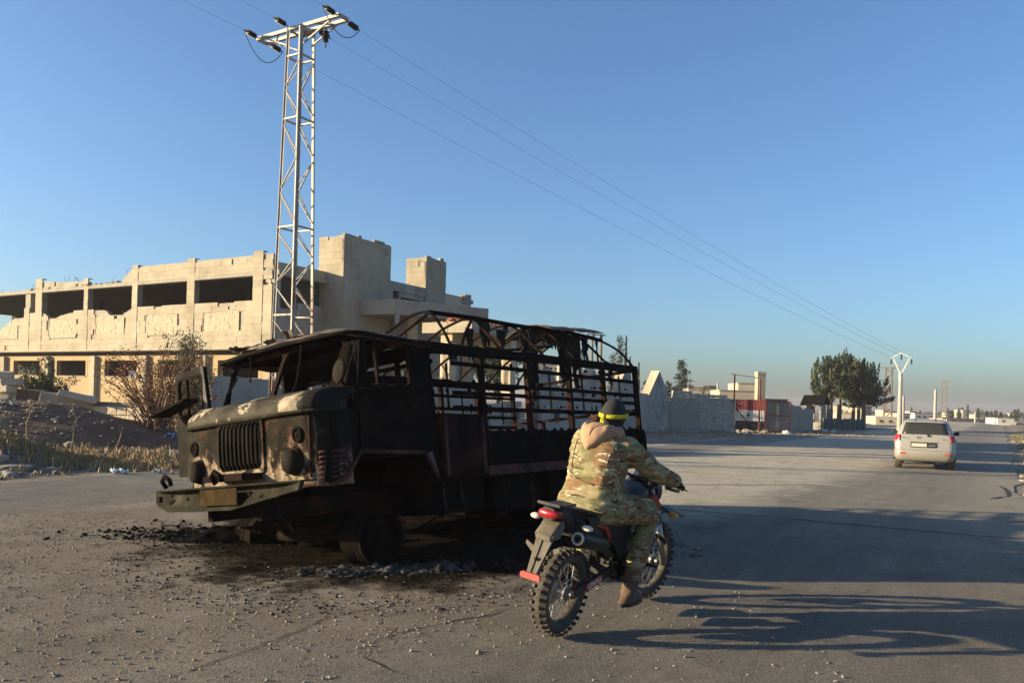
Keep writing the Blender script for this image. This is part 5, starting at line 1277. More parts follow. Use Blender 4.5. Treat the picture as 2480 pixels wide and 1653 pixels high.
# mirror on the left pillar
m=MB(); m.tube([(.36,1.08,1.68),(.52,1.17,1.70),(.56,1.2,1.76)],.012,6); mi=m.build('mirror_arm',M['char_rust'],tk)
m=MB(); m.lathe([(0,-.02),(.07,-.018),(.108,-.004),(.112,.01),(.10,.022),(0,.03)],24,Matrix.Translation((.58,1.21,1.80))@Matrix.Rotation(R(82),4,'Y')@Matrix.Rotation(R(12),4,'X')); m.build('round_mirror',M['soot_brown'],mi,smooth=True)
m=MB(); m.tube([(.30,1.03,2.0),(.22,.99,2.02),(.14,.97,2.0),(.12,.98,1.78)],.01,5); m.build('bent_stay',M['char_rust'],tk)
# --- chassis
for y in (-.42,.42):
    m=MB(); m.box(-4.6,.95,y-.035,y+.035,.52,.70); m.build('chassis_rail',M['char_rust'],tk)
for x in (.7,-.9,-2.0,-3.2,-4.5):
    m=MB(); m.box(x-.05,x+.05,-.384,.384,.54,.68); m.build('cross_member',M['char'],tk)
def wheel(x,y,sgn,buried=False):
    Mx=Matrix.Translation((x,y,.272))@Matrix.Rotation(R(-90*sgn),4,'X'); o=thing_w=None
    m=MB(); m.lathe([(.05,.06),(.10,.07),(.155,.055),(.17,.01),(.20,-.02),(.235,-.0),(.245,.075),(.268,.09),(.272,.085),(.258,.06),(.25,-.16),(.272,-.19),(.272,-.20),(.24,-.18),(.22,-.03),(.05,-.02)],36,Mx); o=m.build('wheel',M['char'],tk,smooth=True,sharp=40)
    m=MB(); m.lathe([(0,.12),(.06,.115),(.075,.06),(.075,.0)],16,Mx); m.build('hub',M['char_rust'],o,smooth=True)
    for k in range(6):
        a=k*1.047; c=Mx@Vector((.118*math.cos(a),.118*math.sin(a),.062)); d=Mx.to_3x3()@Vector((0,0,1)); q=MB(); q.tube([c,c+d*.03],.014,6); q.build('wheel_nut',M['char_rust'],o)
    r=random.Random(int(x*10+y*3)); m=MB()
    for k in range(5): # bare bead wires left after the tyre burned away
        rad=.276+.012*r.random(); h=r.uniform(-.2,.1); m.lathe([(rad+.004*math.cos(t*1.57),h+.004*math.sin(t*1.57)) for t in range(4)],40,Mx@Matrix.Rotation(r.uniform(-.06,.06),4,'X'),closed=True)
    m.build('tyre_wire',M['char_rust'],o); return o
for x in (.05,-3.28):
    wheel(x,.95,1); wheel(x,-.95,-1)
    m=MB(); m.tube([(x,-.85,.29),(x,-.25,.30),(x,-.12,.32),(x,.12,.32),(x,.25,.30),(x,.85,.29)],[.06,.07,.15,.15,.07,.06],10); m.build('axle',M['char'],tk,smooth=True)
    for y in (-.5,.5):
        m=MB()
        for k in range(5): m.bar((x-.55+.06*k,y,.43-.018*k),(x+.55-.06*k,y,.43-.018*k),.07,.014)
        m.build('leaf_spring',M['char_rust'],tk)
m=MB(); m.tube([(-.5,0,.5),(-3.1,0,.36)],.045,8); m.build('drive_shaft',M['char'],tk)
m=MB(); m.box(-.9,.3,-.28,.28,.42,.95); m.build('gearbox',M['char'],tk,bevel=.05)
m=MB(); m.prism(rrect(-2.55,-1.65,.36,.74,.12),lambda a,b,t:(a,t,b),.52,.98); m.build('fuel_tank',M['char'],tk)
for x0,x1,y0,y1,z0,z1,nm in ((-1.55,-.80,.30,.95,.40,.76,'dark_fill_fore'),(-2.80,-1.55,-.95,-.45,.38,.76,'dark_fill_far_side'),(-3.05,-2.62,.25,.95,.40,.74,'dark_fill_mid'),(-4.55,-3.75,-.9,.92,.46,.80,'dark_fill_rear'),(-3.1,-.8,-.38,.38,.40,.52,'dark_fill_centre'),(-1.5,-.8,-.95,-.45,.42,.80,'dark_fill_far_fore')):  # blocks added to fill the underside with solid darkness
    m=MB(); m.box(x0,x1,y0,y1,z0,z1); m.build(nm,M['char'],tk,bevel=.03)
for sg in (-1,1):
    m=MB(); m.box(-2.60,-2.57,sg*.72,sg*1.08,.32,.80); m.build('dark_fill_flap',M['char'],tk); m=MB(); m.box(-3.95,-3.92,sg*.72,sg*1.08,.30,.80); m.build('dark_fill_flap',M['char'],tk)  # flaps added to help close off light under the bed
m=MB(); m.box(-4.68,-.60,-1.08,1.08,.74,.89); m.build('bed_frame',M['char'],tk)  # bed frame, extended forward to close a bright gap
for x in (-1.85,-2.35):
    m=MB(); m.prism(rrect(x-.025,x+.025,.34,.76,.02),lambda a,b,t:(a,t,b),.51,.99); m.build('tank_strap',M['char_rust'],tk)
for x in (-.86,-1.13):
    m=MB(); m.tube([(x,1.0,.78),(x+.03,1.02,.58),(x-.01,1.02,.42)],.013,5); m.build('step_hanger',M['olive'],tk)
m=MB(); m.box(-1.15,-.84,.97,1.07,.405,.42); m.build('step',M['olive'],tk)
m=MB(); m.tube([(.55,.35,.62),(.57,.32,.48),(.55,.36,.38)],.02,6); m.tube([(.55,.35,.62),(.60,.27,.5),(.56,.30,.42)],.015,6); m.build('hanging_shackle',M['plate_tan'],tk)
m=MB()
r=random.Random(4)
for k in range(16):
    x=r.uniform(-2.9,.5); y=r.uniform(-.6,.8); z=r.uniform(.35,.6); m.tube([(x,y,z+.2),(x+r.uniform(-.2,.2),y+r.uniform(-.1,.1),z),(x+r.uniform(-.4,.4),y,z-.1)],r.uniform(.008,.02),5)
tag(m.build('burnt_pipework',M['char_rust'],tk),kind='stuff')
# --- load bed
m=MB(); m.box(-4.7,-.72,-1.1,1.1,.90,.955); m.build('bed_floor',M['char'],tk)
for sgn in (-1,1):
    m=MB(); m.box(-4.7,-1.43,sgn*1.12-.02,sgn*1.12+.02,.875,1.24); sd=m.build('side_board',M['char'],tk)
    for k in range(5):
        x=-1.46-.8*k; m=MB(); m.box(x-.03,x+.03,sgn*1.15-.012,sgn*1.15+.012,.86,1.25); m.build('board_rib',M['char_rust'],sd)
    for z in (.99,1.11): 
        m=MB(); m.box(-4.69,-1.44,sgn*1.1445-.004,sgn*1.1445+.004,z,z+.025); m.build('board_seam',M['char_rust'],sd)
    m=MB(); m.box(-4.72,-1.40,sgn*1.13-.035,sgn*1.13+.035,.77,.872); m.build('bed_sill',M['rust_red'],tk)
    # burnt remains crusted along the board's top
    r=random.Random(9+sgn); m=MB()
    for _ in range(90):
        x=r.uniform(-4.75,-1.4); k=r.uniform(.008,.028); m.sphere((x,sgn*1.12,1.24),k,6,4,(1.6,1,.7+r.random()))
    tag(m.build('charred_crust',M['soot'],sd),kind='stuff')
    # posts and rails
    for i,x in enumerate((-1.42,-2.23,-3.07,-3.84,-4.68)):
        m=MB(); m.bar((x+.005,sgn*1.125,1.2),(x-.01,sgn*1.12,2.08),.062,.05,up=(1,0,0)); m.build('stake_post',M['char'] if i in (0,) else M['char_rust'],tk)
    for z0,z1,w in ((1.975,1.90,.042),(1.765,1.71,.044),(1.665,1.60,.042),(1.505,1.45,.048)):
        pts=[(-1.0,sgn*1.09,z0+.004*r.gauss(0,1)),(-1.9,sgn*1.088,z0-.012+.006*r.gauss(0,1)),(-3.1,sgn*1.09,(z0+z1)/2+.008*r.gauss(0,1)),(-4.70,sgn*1.09,z1)]
        m=MB()
        for a_,b_ in zip(pts,pts[1:]): m.bar(a_,b_,.03,w)
        m.build('side_rail',M['char_rust'] if z0<1.8 else M['char'],tk)
    m=MB(); m.bar((-.66,sgn*1.12,2.11),(-2.6,sgn*1.12,2.105),.07,.095); m.bar((-2.6,sgn*1.12,2.105),(-4.72,sgn*1.12,2.075),.07,.09); m.build('top_rail',M['char'],tk)
    for x in (-.95,-2.75,-3.45,-4.35):
        m=MB(); m.bar((x,sgn*1.06,1.5),(x,sgn*1.06,1.98),.018); m.build('thin_upright',M['char'],tk)
# headboard and tail rails
for x,zs in ((-.70,(2.08,1.98,1.77,1.66,1.50)),(-4.66,(2.06,1.5,))):
    for z in zs:
        m=MB(); m.bar((x,-1.1,z),(x,1.1,z),.03,.042); m.build('end_rail',M['char_rust'] if z<1.9 else M['char'],tk)
    for y in (-.55,.0,.55):
        m=MB(); m.bar((x-.03,y,.96),(x-.03,y,2.05 if x>-1 else 1.5),.045); m.build('end_upright',M['char_rust'],tk)
m=MB(); m.box(-.76,-.71,-1.1,1.1,.95,1.34); m.build('headboard',M['char_rust'],tk)
m=MB(); m.box(-4.74,-4.70,-1.12,1.12,.70,1.22); m.tube([(-4.76,1.12,1.22),(-4.80,1.12,1.15),(-4.79,1.13,.72)],.03,6); m.build('tailboard',M['char'],tk)
m=MB(); m.prism([(-.72,.79),(-1.41,.77),(-1.43,1.425),(-.72,1.44)],lambda a,b,t:(a,1.125+t,b),-.03,.03); pb=m.build('rusty_stowage_panel',M['char_rust'],tk)
for x in (-.78,-1.35):
    m=MB(); m.box(x-.02,x+.02,1.155,1.172,.80,1.41); m.build('panel_rib',M['rust_red'],pb)
# hoops: six bent tubes, each a little twisted by the heat
HP={-1.0:[(1.12,2.12),(.98,2.38),(.80,2.57),(.5,2.58),(.23,2.50),(-.1,2.40),(-.6,2.2),(-1.12,2.08)],-1.8:[(1.13,2.14),(.93,2.38),(.70,2.60),(.28,2.565),(-.09,2.44),(-.55,2.27),(-1.12,2.06)],-2.6:[(1.12,2.14),(.78,2.49),(.62,2.60),(.35,2.61),(-.05,2.50),(-.55,2.32),(-1.12,2.06)],-3.3:[(1.12,2.13),(.70,2.545),(.5,2.63),(.2,2.61),(-.2,2.48),(-.7,2.28),(-1.12,2.06)],-4.0:[(1.12,2.12),(.75,2.50),(.52,2.64),(.2,2.66),(-.25,2.53),(-.75,2.32),(-1.12,2.05)],-4.7:[(1.12,2.09),(.90,2.36),(.61,2.56),(.36,2.68),(.05,2.72),(-.35,2.62),(-.75,2.40),(-1.12,2.05)]}
def cat(pts,n=5):
    P=[Vector(p) for p in pts]; P=[P[0]*2-P[1]]+P+[P[-1]*2-P[-2]]; out=[]
    for i in range(1,len(P)-2):
        for k in range(n):
            t=k/n; a,b,c,d=P[i-1:i+3]; out.append(.5*((2*b)+(c-a)*t+(2*a-5*b+4*c-d)*t*t+(3*b-a-3*c+d)*t**3))
    return out+[P[-2]]
for x,pp in HP.items():
    m=MB(); m.tube(cat([(x-.05*(1.2-y)*.2,y,z) for y,z in pp]),.0165,7); m.build('hoop',M['char_rust'] if x in (-1.8,-2.6,-3.3) else M['char'],tk,smooth=True)
xs_=sorted(HP,reverse=True)
m=MB(); m.tube([(-1.0,.80,2.575),(-1.8,.72,2.605),(-2.6,.62,2.615),(-3.3,.52,2.64),(-4.0,.54,2.645),(-4.7,.61,2.57)],.026,6); m.build('ridge_bar',M['char'],tk)
m=MB(); m.tube([(-.95,-.05,2.43),(-1.8,-.09,2.445),(-2.7,-.12,2.44),(-3.5,-.2,2.47),(-4.7,-.3,2.62)],.02,6); m.build('ridge_bar',M['char'],tk)
m=MB(); m.tube([(-.68,-.95,2.12),(-1.8,-.98,2.13),(-3.2,-1.0,2.12)],.024,6); m.build('ridge_bar',M['char'],tk)
m=MB(); m.tube([(-1.02,.79,2.57),(-.92,.35,2.35),(-.85,.05,2.2)],.018,6); m.build('fallen_strut',M['char_rust'],tk)
m=MB(); m.tube([(-1.80,.72,2.60),(-1.45,.9,2.35),(-1.25,1.0,2.15)],.02,6); m.build('fallen_strut',M['char_rust'],tk)
# strips of burnt canvas hanging from the hoops
M['canvas']=rough_mat('burnt_canvas',[(.010,.010,.009),(.022,.02,.018),(.05,.042,.032)],7,.95,.6,20,.01)
M['canvas_tan']=rough_mat('scorched_canvas',[(.04,.033,.022),(.12,.095,.06),(.19,.15,.10)],4,.95,.5,20,.008)
def scrap(x,y,ztop,w,L,seed,mat='canvas',across=False):
    r=random.Random(seed); n=max(3,int(w/.02)); k=max(6,int(L/.03)); rows=[]
    prof=[max(.15,min(1,.62+.55*mnoise.noise(Vector((i*.55,seed*3.3,0))))) for i in range(n+1)]
    for j in range(k+1):
        row=[]
        for i in range(n+1):
            t=min(j/k,prof[i]); u=(i/n-.5)*w*(1-.45*t); d=.035*mnoise.noise(Vector((i*.6,j*.35,seed)))
            row.append((x+u*(0 if across else 1)+d*.6+.02*mnoise.noise(Vector((seed,j*.5,2))),y+d+(u if across else 0),ztop-t*L+.01*r.random()))
        rows.append(row)
    m=MB(); m.grid(rows); o=m.build('canvas_scrap',M[mat],tk); s=o.modifiers.new('s','SOLIDIFY'); s.thickness=.008
for a in ((-2.05,.68,2.60,.22,.46,1),(-2.2,.3,2.58,.14,.5,20),(-2.75,.35,2.6,.2,.34,21),(-3.3,.3,2.6,.22,.5,22),(-4.5,.45,2.62,.16,.55,23),(-2.55,.60,2.60,.12,.22,2),(-2.95,.55,2.62,.09,.36,3),(-3.05,.60,2.60,.06,.50,4),(-3.2,.50,2.63,.16,.30,5),(-3.42,.52,2.62,.05,.3,6),(-3.75,.50,2.63,.60,.30,7),(-4.12,.50,2.62,.42,.70,8),(-4.28,.2,2.6,.24,.75,9),(-3.7,.1,2.5,.28,.85,10),(-3.95,-.1,2.45,.20,.9,11),(-4.4,.9,2.1,.10,.32,12),(-4.55,.62,2.56,.05,.5,13),(-2.62,1.1,2.12,.05,.2,14),(-1.45,1.0,2.12,.05,.16,15),(-3.55,.9,2.12,.10,.42,16),(-2.3,-.1,2.43,.2,.3,17),(-1.9,-.98,2.1,.12,.3,18),(-.78,.4,1.78,.10,.42,19)): scrap(*a)
m=MB(); rows=[]
for i in range(13):
    t=i/12; x=-3.35-1.2*t; rows.append([(x,.75-.85*j/6,2.585+.13*math.sin(3.14*j/6)+.02*mnoise.noise(Vector((i*.7,j,0)))+.05*t) for j in range(7)])
m.grid(rows); o=m.build('canvas_roof_remnant',M['canvas_tan'],tk,smooth=True); s=o.modifiers.new('s','SOLIDIFY'); s.thickness=.01
r=random.Random(12); m=MB()
for _ in range(140):
    x=r.uniform(-4.6,-1.2); sg=r.choice((-1,1)); z=r.choice((2.14,1.99,1.78,1.68,1.52)); k=r.uniform(.006,.018); m.sphere((x,sg*1.1,z+.01),k,6,4,(1.8,1.2,.8+r.random()))
tag(m.build('charred_canvas_crumbs',M['soot'],tk),kind='stuff')
# ================================================================== SILVER SUV
cr = thing('parked_suv','silver beige SUV seen from behind driving away on the right of the road','car',M_CAR); cr.name='silver_suv'
def carpaint():
    g=G('dusty_silver_paint'); n=g.noise(1.6,6,.6); P=g.sep(); low=g.ramp(P[2],[(.25,.75),(.9,.12)])
    c=g.mix(g.math('MULTIPLY',low,g.ramp(n,[(.3,.4),(.7,1)])),(.30,.28,.24),(.22,.175,.125)); g.color(c); g.set(Metallic=.15); g.rough(g.ramp(n,[(.3,.30),(.7,.45)])); g.b.inputs['Coat Weight'].default_value=.3
    return g.m
M['car_paint']=carpaint()
M['car_black']=plain('black_trim',(.02,.02,.021),.5); M['car_glass']=plain('dusty_tinted_glass',(.035,.032,.026),.12,0,.7)
M['red_lens']=plain('red_lens',(.30,.012,.014),.15,0,.7); M['red_reflector']=plain('red_reflector',(.40,.075,.06),.35); M['plate_cream']=plain('number_plate',(.50,.44,.34),.5); M['chrome']=plain('chrome',(.6,.6,.6),.15,.9)
LVL=[(.28,.12,4.28,.78,.2),(.33,.05,4.40,.87,.25),(.42,.0,4.46,.915,.25),(.56,-.02,4.5,.925,.25),(.645,.0,4.5,.925,.25),(.665,.075,4.48,.915,.22),(.70,.10,4.48,.915,.22),(.88,.10,4.42,.925,.22),(1.0,.115,4.28,.918,.25),(1.10,.135,3.62,.885,.22),(1.17,.165,3.45,.855,.2),(1.3,.225,3.2,.815,.19),(1.45,.31,2.92,.755,.18),(1.58,.41,2.64,.685,.17),(1.645,.49,2.48,.635,.2),(1.685,.64,2.3,.54,.22),(1.70,.9,2.05,.35,.2)]
def lv(z):
    for a,b in zip(LVL,LVL[1:]):
        if z<=b[0]:
            t=max(0,(z-a[0])/(b[0]-a[0])); return [x+(y-x)*t for x,y in zip(a,b)]
    return list(LVL[-1])
m=MB(); rows=[]
for L_ in LVL:
    rr=rrect(L_[1],L_[2],-L_[3],L_[3],L_[4],5); rows.append([(p[0]+.05*(1-(p[1]/L_[3])**2)*(-1 if p[0]<1 and L_[0]<.66 else 0),p[1],L_[0]) for p in rr]+[(rr[0][0],rr[0][1],L_[0])])
m.grid(rows); n_=len(rows[0])-1; base=(len(rows)-1)*(n_+1); m.f.append(tuple(base+i for i in range(n_))); m.mi.append(0); m.f.append(tuple(reversed(range(n_)))); m.mi.append(0)
m.build('body',M['car_paint'],cr,smooth=True,fix=True,sharp=38)
def rear(a,z,t): # on the tailgate / rear glass
    l=lv(z); return (l[1]-t,a,z)
def skinpt(z,q,sgn,t): # along the outline from rear centre (q=0) round the corner and along the flank
    _,xr,xf,w,r=lv(z); s1=w-r; s2=r*math.pi/2
    if q<s1: return (xr-t,sgn*q,z)
    if q<s1+s2:
        a=(q-s1)/r; return (xr+r-(r+t)*math.cos(a),sgn*(w-r+(r+t)*math.sin(a)),z)
    return (xr+r+(q-s1-s2),sgn*(w+t),z)
def patch(name,mat,z0,z1,qf,sgn,t,parent=cr,nz=4,nq=8):
    m=MB(); rows=[]
    for i in range(nz+1):
        z=z0+(z1-z0)*i/nz; q0,q1=qf(z); rows.append([skinpt(z,q0+(q1-q0)*j/nq,sgn,t) for j in range(nq+1)])
    m.grid(rows); o=m.build(name,mat,parent,smooth=True); s=o.modifiers.new('s','SOLIDIFY'); s.thickness=.02; s.offset=0; return o
m=MB(); rows=[]
for i in range(7):
    z=1.19+.39*i/6; w=.70-.10*i/6; rows.append([(lv(z)[1]-.008+.03*(j/8-.5)**2*4*.3,(w*(2*j/8-1)),z-.012*(2*j/8-1)**2) for j in range(9)])
m.grid(rows); rg=m.build('rear_window',M['car_glass'],cr,smooth=True); s=rg.modifiers.new('s','SOLIDIFY'); s.thickness=.01
m=MB(); m.tube([(lv(1.2)[1]-.03,-.10,1.185),(lv(1.23)[1]-.035,.06,1.215),(lv(1.2)[1]-.03,.42,1.195)],.012,6); m.tube([(.14,-.10,1.14),(.10,-.10,1.15)],.035,10); m.build('rear_wiper',M['car_black'],cr)
for sgn in (1,-1):
    tl=patch('tail_light',M['red_lens'],.955,1.155,lambda z:(.735-.05*(z-1.05),1.02),sgn,.012)
    patch('reverse_lens',M['red_reflector'],.955,.99,lambda z:(.745,1.0),sgn,.016,tl,1)
    m=MB(); m.prism(rrect(sgn*.66-.085,sgn*.66+.085,.515,.585,.02),lambda a,b,t:(-.055+.03*(a/.9)**2-t,a,b),-.01,.012); m.build('bumper_reflector',M['red_reflector'],cr)
    m=MB(); m.prism([(.42,1.2),(.60,1.54),(1.35,1.575),(1.35,1.2)],lambda a,b,t,s=sgn:(a,s*(lv(b)[3]+t),b),-.02,.006); m.build('side_window',M['car_glass'],cr)
    m=MB(); m.prism([(1.42,1.2),(1.42,1.575),(2.35,1.56),(2.30,1.2)],lambda a,b,t,s=sgn:(a,s*(lv(b)[3]+t),b),-.02,.006); m.build('side_window',M['car_glass'],cr)
    m=MB(); m.tube([(.75,sgn*.60,1.69),(.85,sgn*.60,1.745),(2.1,sgn*.58,1.75),(2.25,sgn*.57,1.70)],.022,6); m.build('roof_rail',M['car_black'],cr,smooth=True)
    m=MB(); m.hexa([(2.85,sgn*.86,1.10),(2.95,sgn*.86,1.10),(2.98,sgn*1.10,1.12),(2.84,sgn*1.10,1.12),(2.85,sgn*.86,1.2),(2.95,sgn*.86,1.2),(2.98,sgn*1.09,1.28),(2.84,sgn*1.09,1.28)]); m.build('wing_mirror',M['car_black'],cr,bevel=.025)
    m=MB(); m.tube([(.52,sgn*.30,1.655),(.48,sgn*.31,1.62)],.03,6); m.build('glass_hinge',M['car_black'],cr)
    for x in (.82,3.5):
        Mx=Matrix.Translation((x,sgn*.80,.345))@Matrix.Rotation(R(-90*sgn),4,'X')
        m=MB(); m.lathe([(.20,.10),(.30,.115),(.335,.10),(.347,.06),(.347,-.07),(.335,-.11),(.20,-.11)],32,Mx); w=m.build('wheel',M['tyre'],cr,smooth=True,sharp=40)
        m=MB(); m.lathe([(0,.05),(.05,.06),(.06,.04),(.18,.03),(.205,.09),(.205,-.05)],28,Mx)
        for k in range(5):
            a=k*1.2566; p=Mx@Vector((.05*math.cos(a),.05*math.sin(a),.06)); q=Mx@Vector((.19*math.cos(a),.19*math.sin(a),.085)); m.bar(p,q,.05,.03)
        m.build('rim',M['galv'],w)
        m=MB(); m.tube([(x+.42*math.cos(a),sgn*.915,.345+.42*math.sin(a)) for a in lin(-.1,3.24,14)],.028,6); m.build('arch_trim',M['car_black'],cr,smooth=True)
m=MB(); m.prism(rrect(-.36,.43,.745,.925,.03),lambda a,b,t:(.092-t,a,b),-.01,.004); m.build('plate_recess',M['car_black'],cr)
m=MB(); m.prism(rrect(-.06,.40,.775,.885,.01),lambda a,b,t:(.085-t,a,b),0,.012); pl=m.build('number_plate',M['plate_cream'],cr)
m=MB(); m.prism(rrect(-.32,-.12,.80,.84,.018),lambda a,b,t:(.078-t,a,b),0,.035); m.build('tailgate_handle',M['chrome'],cr)
m=MB(); m.prism(rrect(-.38,.45,.925,.955,.012),lambda a,b,t:(.095-t,a,b),0,.02); m.build('handle_trim',M['car_paint'],cr)
m=MB(); m.lathe([(.062+.006*math.cos(t*1.257),.006*math.sin(t*1.257)) for t in range(5)],24,Matrix.Translation((.118,.18,1.075))@Matrix.Rotation(R(90),4,'Y')@Matrix.Diagonal((.62,1,1,1)),closed=True)
m.bar((.116,.215,1.05),(.118,.205,1.10),.012,.012); m.bar((.116,.155,1.05),(.118,.145,1.10),.012,.012); m.bar((.117,.21,1.078),(.117,.15,1.072),.012,.01); m.build('tailgate_badge',M['chrome'],cr)
m=MB(); m.bar((.112,.72,1.06),(.112,.50,1.06),.012,.02); m.bar((.112,-.62,1.04),(.112,-.52,1.04),.012,.02); m.build('badge_lettering',M['chrome'],cr)
m=MB(); m.tube([(.25,-.42,.26),(.02,-.42,.25),(-.02,-.42,.235)],.03,8); m.box(.15,.5,-.3,.3,.22,.30); m.build('exhaust',M['car_black'],cr,smooth=True)
m=MB(); m.tube([(.82,-.75,.34),(.82,.75,.34)],.05,8); m.box(.3,4.0,-.7,.7,.26,.30); m.build('underbody',M['car_black'],cr)
# ================================================================== TRAIL MOTORCYCLE (local x forward from the rear wheel's contact, y left, z up)
mc=thing('trail_motorcycle','red and black trail motorcycle ridden past the burnt truck','motorcycle',M_BIKE)
M['bike_black']=rough_mat('dusty_black_plastic',[(.009,.009,.010),(.016,.015,.015),(.05,.043,.034)],7,.5,.15,60,.002,spec=.35); M['bike_red']=rough_mat('scuffed_red_plastic',[(.30,.026,.018),(.38,.04,.026),(.30,.12,.085)],9,.45,.15,60,.002); M['bike_tan']=rough_mat('dusty_grey_plastic',[(.07,.056,.04),(.115,.092,.065),(.17,.14,.10)],9,.65,.2,50,.002)
M['bike_white']=plain('bike_white_decal',(.62,.62,.60),.4); M['alloy']=plain('dull_alloy',(.30,.28,.25),.4,.6); M['engine']=rough_mat('engine_casting',[(.03,.028,.026),(.07,.065,.058)],6,.5,.2,30,.003,metal=.3); M['seat']=rough_mat('black_seat_vinyl',[(.012,.012,.012),(.025,.024,.023)],8,.55,.2,60,.002)
M['amber']=plain('amber_lens',(.55,.25,.05),.25); M['clear_lens']=plain('dusty_clear_lens',(.55,.50,.42),.3)
def bwheel(x,Rw,tw,rr,steer=0,nk=34,seed=1):
    c=Vector((x,0,Rw)); Mx=Matrix.Translation(c)@Matrix.Rotation(steer,4,'Z')@Matrix.Rotation(R(90),4,'X')
    m=MB(); pf=[]
    for k in range(14):
        a=2*math.pi*k/14; pf.append((Rw-.028-tw*.42+ (tw*.42)*math.cos(a), tw*.46*math.sin(a)))
    m.lathe(pf,56,Mx,closed=True)
    for row,off in ((-1,.5),(0,0),(1,.5)):
        for k in range(nk):
            a=2*math.pi*(k+off)/nk; h=.0155; ca,sa=math.cos(a),math.sin(a); T=Vector((-sa,ca,0)); Rv=Vector((ca,sa,0)); A=Vector((0,0,1))
            lean=Rv if row==0 else (Rv*.90+A*row*.42).normalized(); side=T.cross(lean)
            ctr=Rv*(Rw-.028-tw*.42)+A*row*tw*.24+ (Rv if row==0 else lean)*(tw*.42-.005 if row==0 else tw*.36)
            L_,W=.021,(tw*.16 if row==0 else tw*.115)
            if row==0 and k%2: ctr+=A*tw*.0; 
            q=[ctr-T*L_/2*1.15-side*W*1.1,ctr+T*L_/2*1.15-side*W*1.1,ctr+T*L_/2*1.15+side*W*1.1,ctr-T*L_/2*1.15+side*W*1.1]; q2=[v+lean*h+(ctr-v)*.12 for v in q]
            m.hexa([Mx@v for v in q+q2])
    w=link(bpy.data.objects.new('wheel',None)); w.parent=mc; w.empty_display_size=.1
    m.build('tyre',M['tyre'],w,smooth=True,sharp=35)
    m=MB(); m.lathe([(rr-.012,-.036),(rr+.012,-.042),(rr+.012,-.03),(rr-.006,-.018),(rr-.006,.018),(rr+.012,.03),(rr+.012,.042),(rr-.012,.036),(rr-.02,0)],56,Mx,closed=True); m.build('rim',M['bike_black'],w,smooth=True,sharp=40)
    m=MB(); m.lathe([(.018,-.10),(.03,-.09),(.03,-.055),(.055,-.05),(.055,-.038),(.03,-.03),(.03,.03),(.055,.038),(.055,.05),(.03,.055),(.03,.09),(.018,.10)],20,Mx); m.build('hub',M['alloy'],w,smooth=True,sharp=40)
    sp=None
    for k in range(32):
        s=1 if k%2 else -1; a=2*math.pi*k/32; b=a+(.42 if (k//2)%2 else -.42)
        p=Mx@Vector((.052*math.cos(b*1.0),.052*math.sin(b),s*.042)); q=Mx@Vector(((rr-.008)*math.cos(a),(rr-.008)*math.sin(a),s*.008)); m=MB(); m.tube([p,q],.0026,4,False); m.build('spoke',M['alloy'],w)
    m=MB(); m.lathe([(.055,-.062),(.105,-.062),(.105,-.067),(.055,-.067)],32,Mx,closed=True); m.build('brake_disc',M['alloy'],w)
    return w
bwheel(0,.318,.115,.232,seed=1); bwheel(1.375,.342,.088,.272,steer=R(-7),seed=2)
def P_(name,mat,parent=mc,smooth=True,bevel=0,sharp=40): return dict(name=name,mats=M[mat],parent=parent,smooth=smooth,bevel=bevel,sharp=sharp)
def bld_(m,name,mat,parent=mc,smooth=True,**k): return m.build(name,M[mat],parent,smooth=smooth,**k)
# swingarm, chain, shock
m=MB()
for y in (-.095,.095): m.bar((.58,y,.42),(-.02,y,.325),.03,.055); 
m.bar((.42,-.095,.40),(.42,.095,.40),.05,.06); sa=bld_(m,'swingarm','bike_black',smooth=False)
m=MB(); m.bar((.36,-.1125,.383),(.14,-.1125,.348),.004,.05); dec=bld_(m,'swingarm_decal','bike_red',sa,smooth=False)
def text_mesh(name,txt,size,mat,parent,Mx,ext=.001):
    cu=bpy.data.curves.new(name,'FONT'); cu.body=txt; cu.size=size; cu.extrude=ext; cu.align_x='CENTER'; cu.align_y='CENTER'
    t=link(bpy.data.objects.new(name+'_src',cu)); bpy.context.view_layer.update(); dg=bpy.context.evaluated_depsgraph_get(); me=bpy.data.meshes.new_from_object(t.evaluated_get(dg)); me.name=name
    bpy.data.objects.remove(t); bpy.data.curves.remove(cu); me.materials.clear(); me.materials.append(mat); return put(name,me,parent,Mx)
dx=Vector((.22,0,.035)).normalized(); up=Vector((-dx.z,0,dx.x)); 
Mt=Matrix(((dx.x,up.x,0,.25),(0,0,-1,-.116),(dx.z,up.z,0,.3655),(0,0,0,1)))
text_mesh('lettering','LENOO',.052,M['bike_white'],dec,Mt)
m=MB(); m.tube([(.55,.07,.50),(.0,.07,.38)],.012,5); m.tube([(.55,.07,.40),(.0,.07,.265)],.012,5); bld_(m,'chain','engine')
m=MB(); m.bar((.60,.07,.53),(.02,.07,.42),.035,.02); bld_(m,'chain_guard','bike_black',smooth=False)
m=MB(); m.tube([(.33,0,.42),(.42,0,.78)],.022,8); m.lathe([(.042+.01*math.cos(t*1.57),t*.0) for t in range(1)],4) if False else None
for k in range(8):
    q=Vector((.35,0,.48)).lerp(Vector((.40,0,.70)),k/7); mm=Matrix.Translation(q)@Vector((.09,0,.36)).to_track_quat('Z','Y').to_matrix().to_4x4(); m.lathe([(.04+.007*math.cos(t*1.57),.007*math.sin(t*1.57)) for t in range(4)],16,mm,closed=True)
bld_(m,'shock_absorber','bike_black')
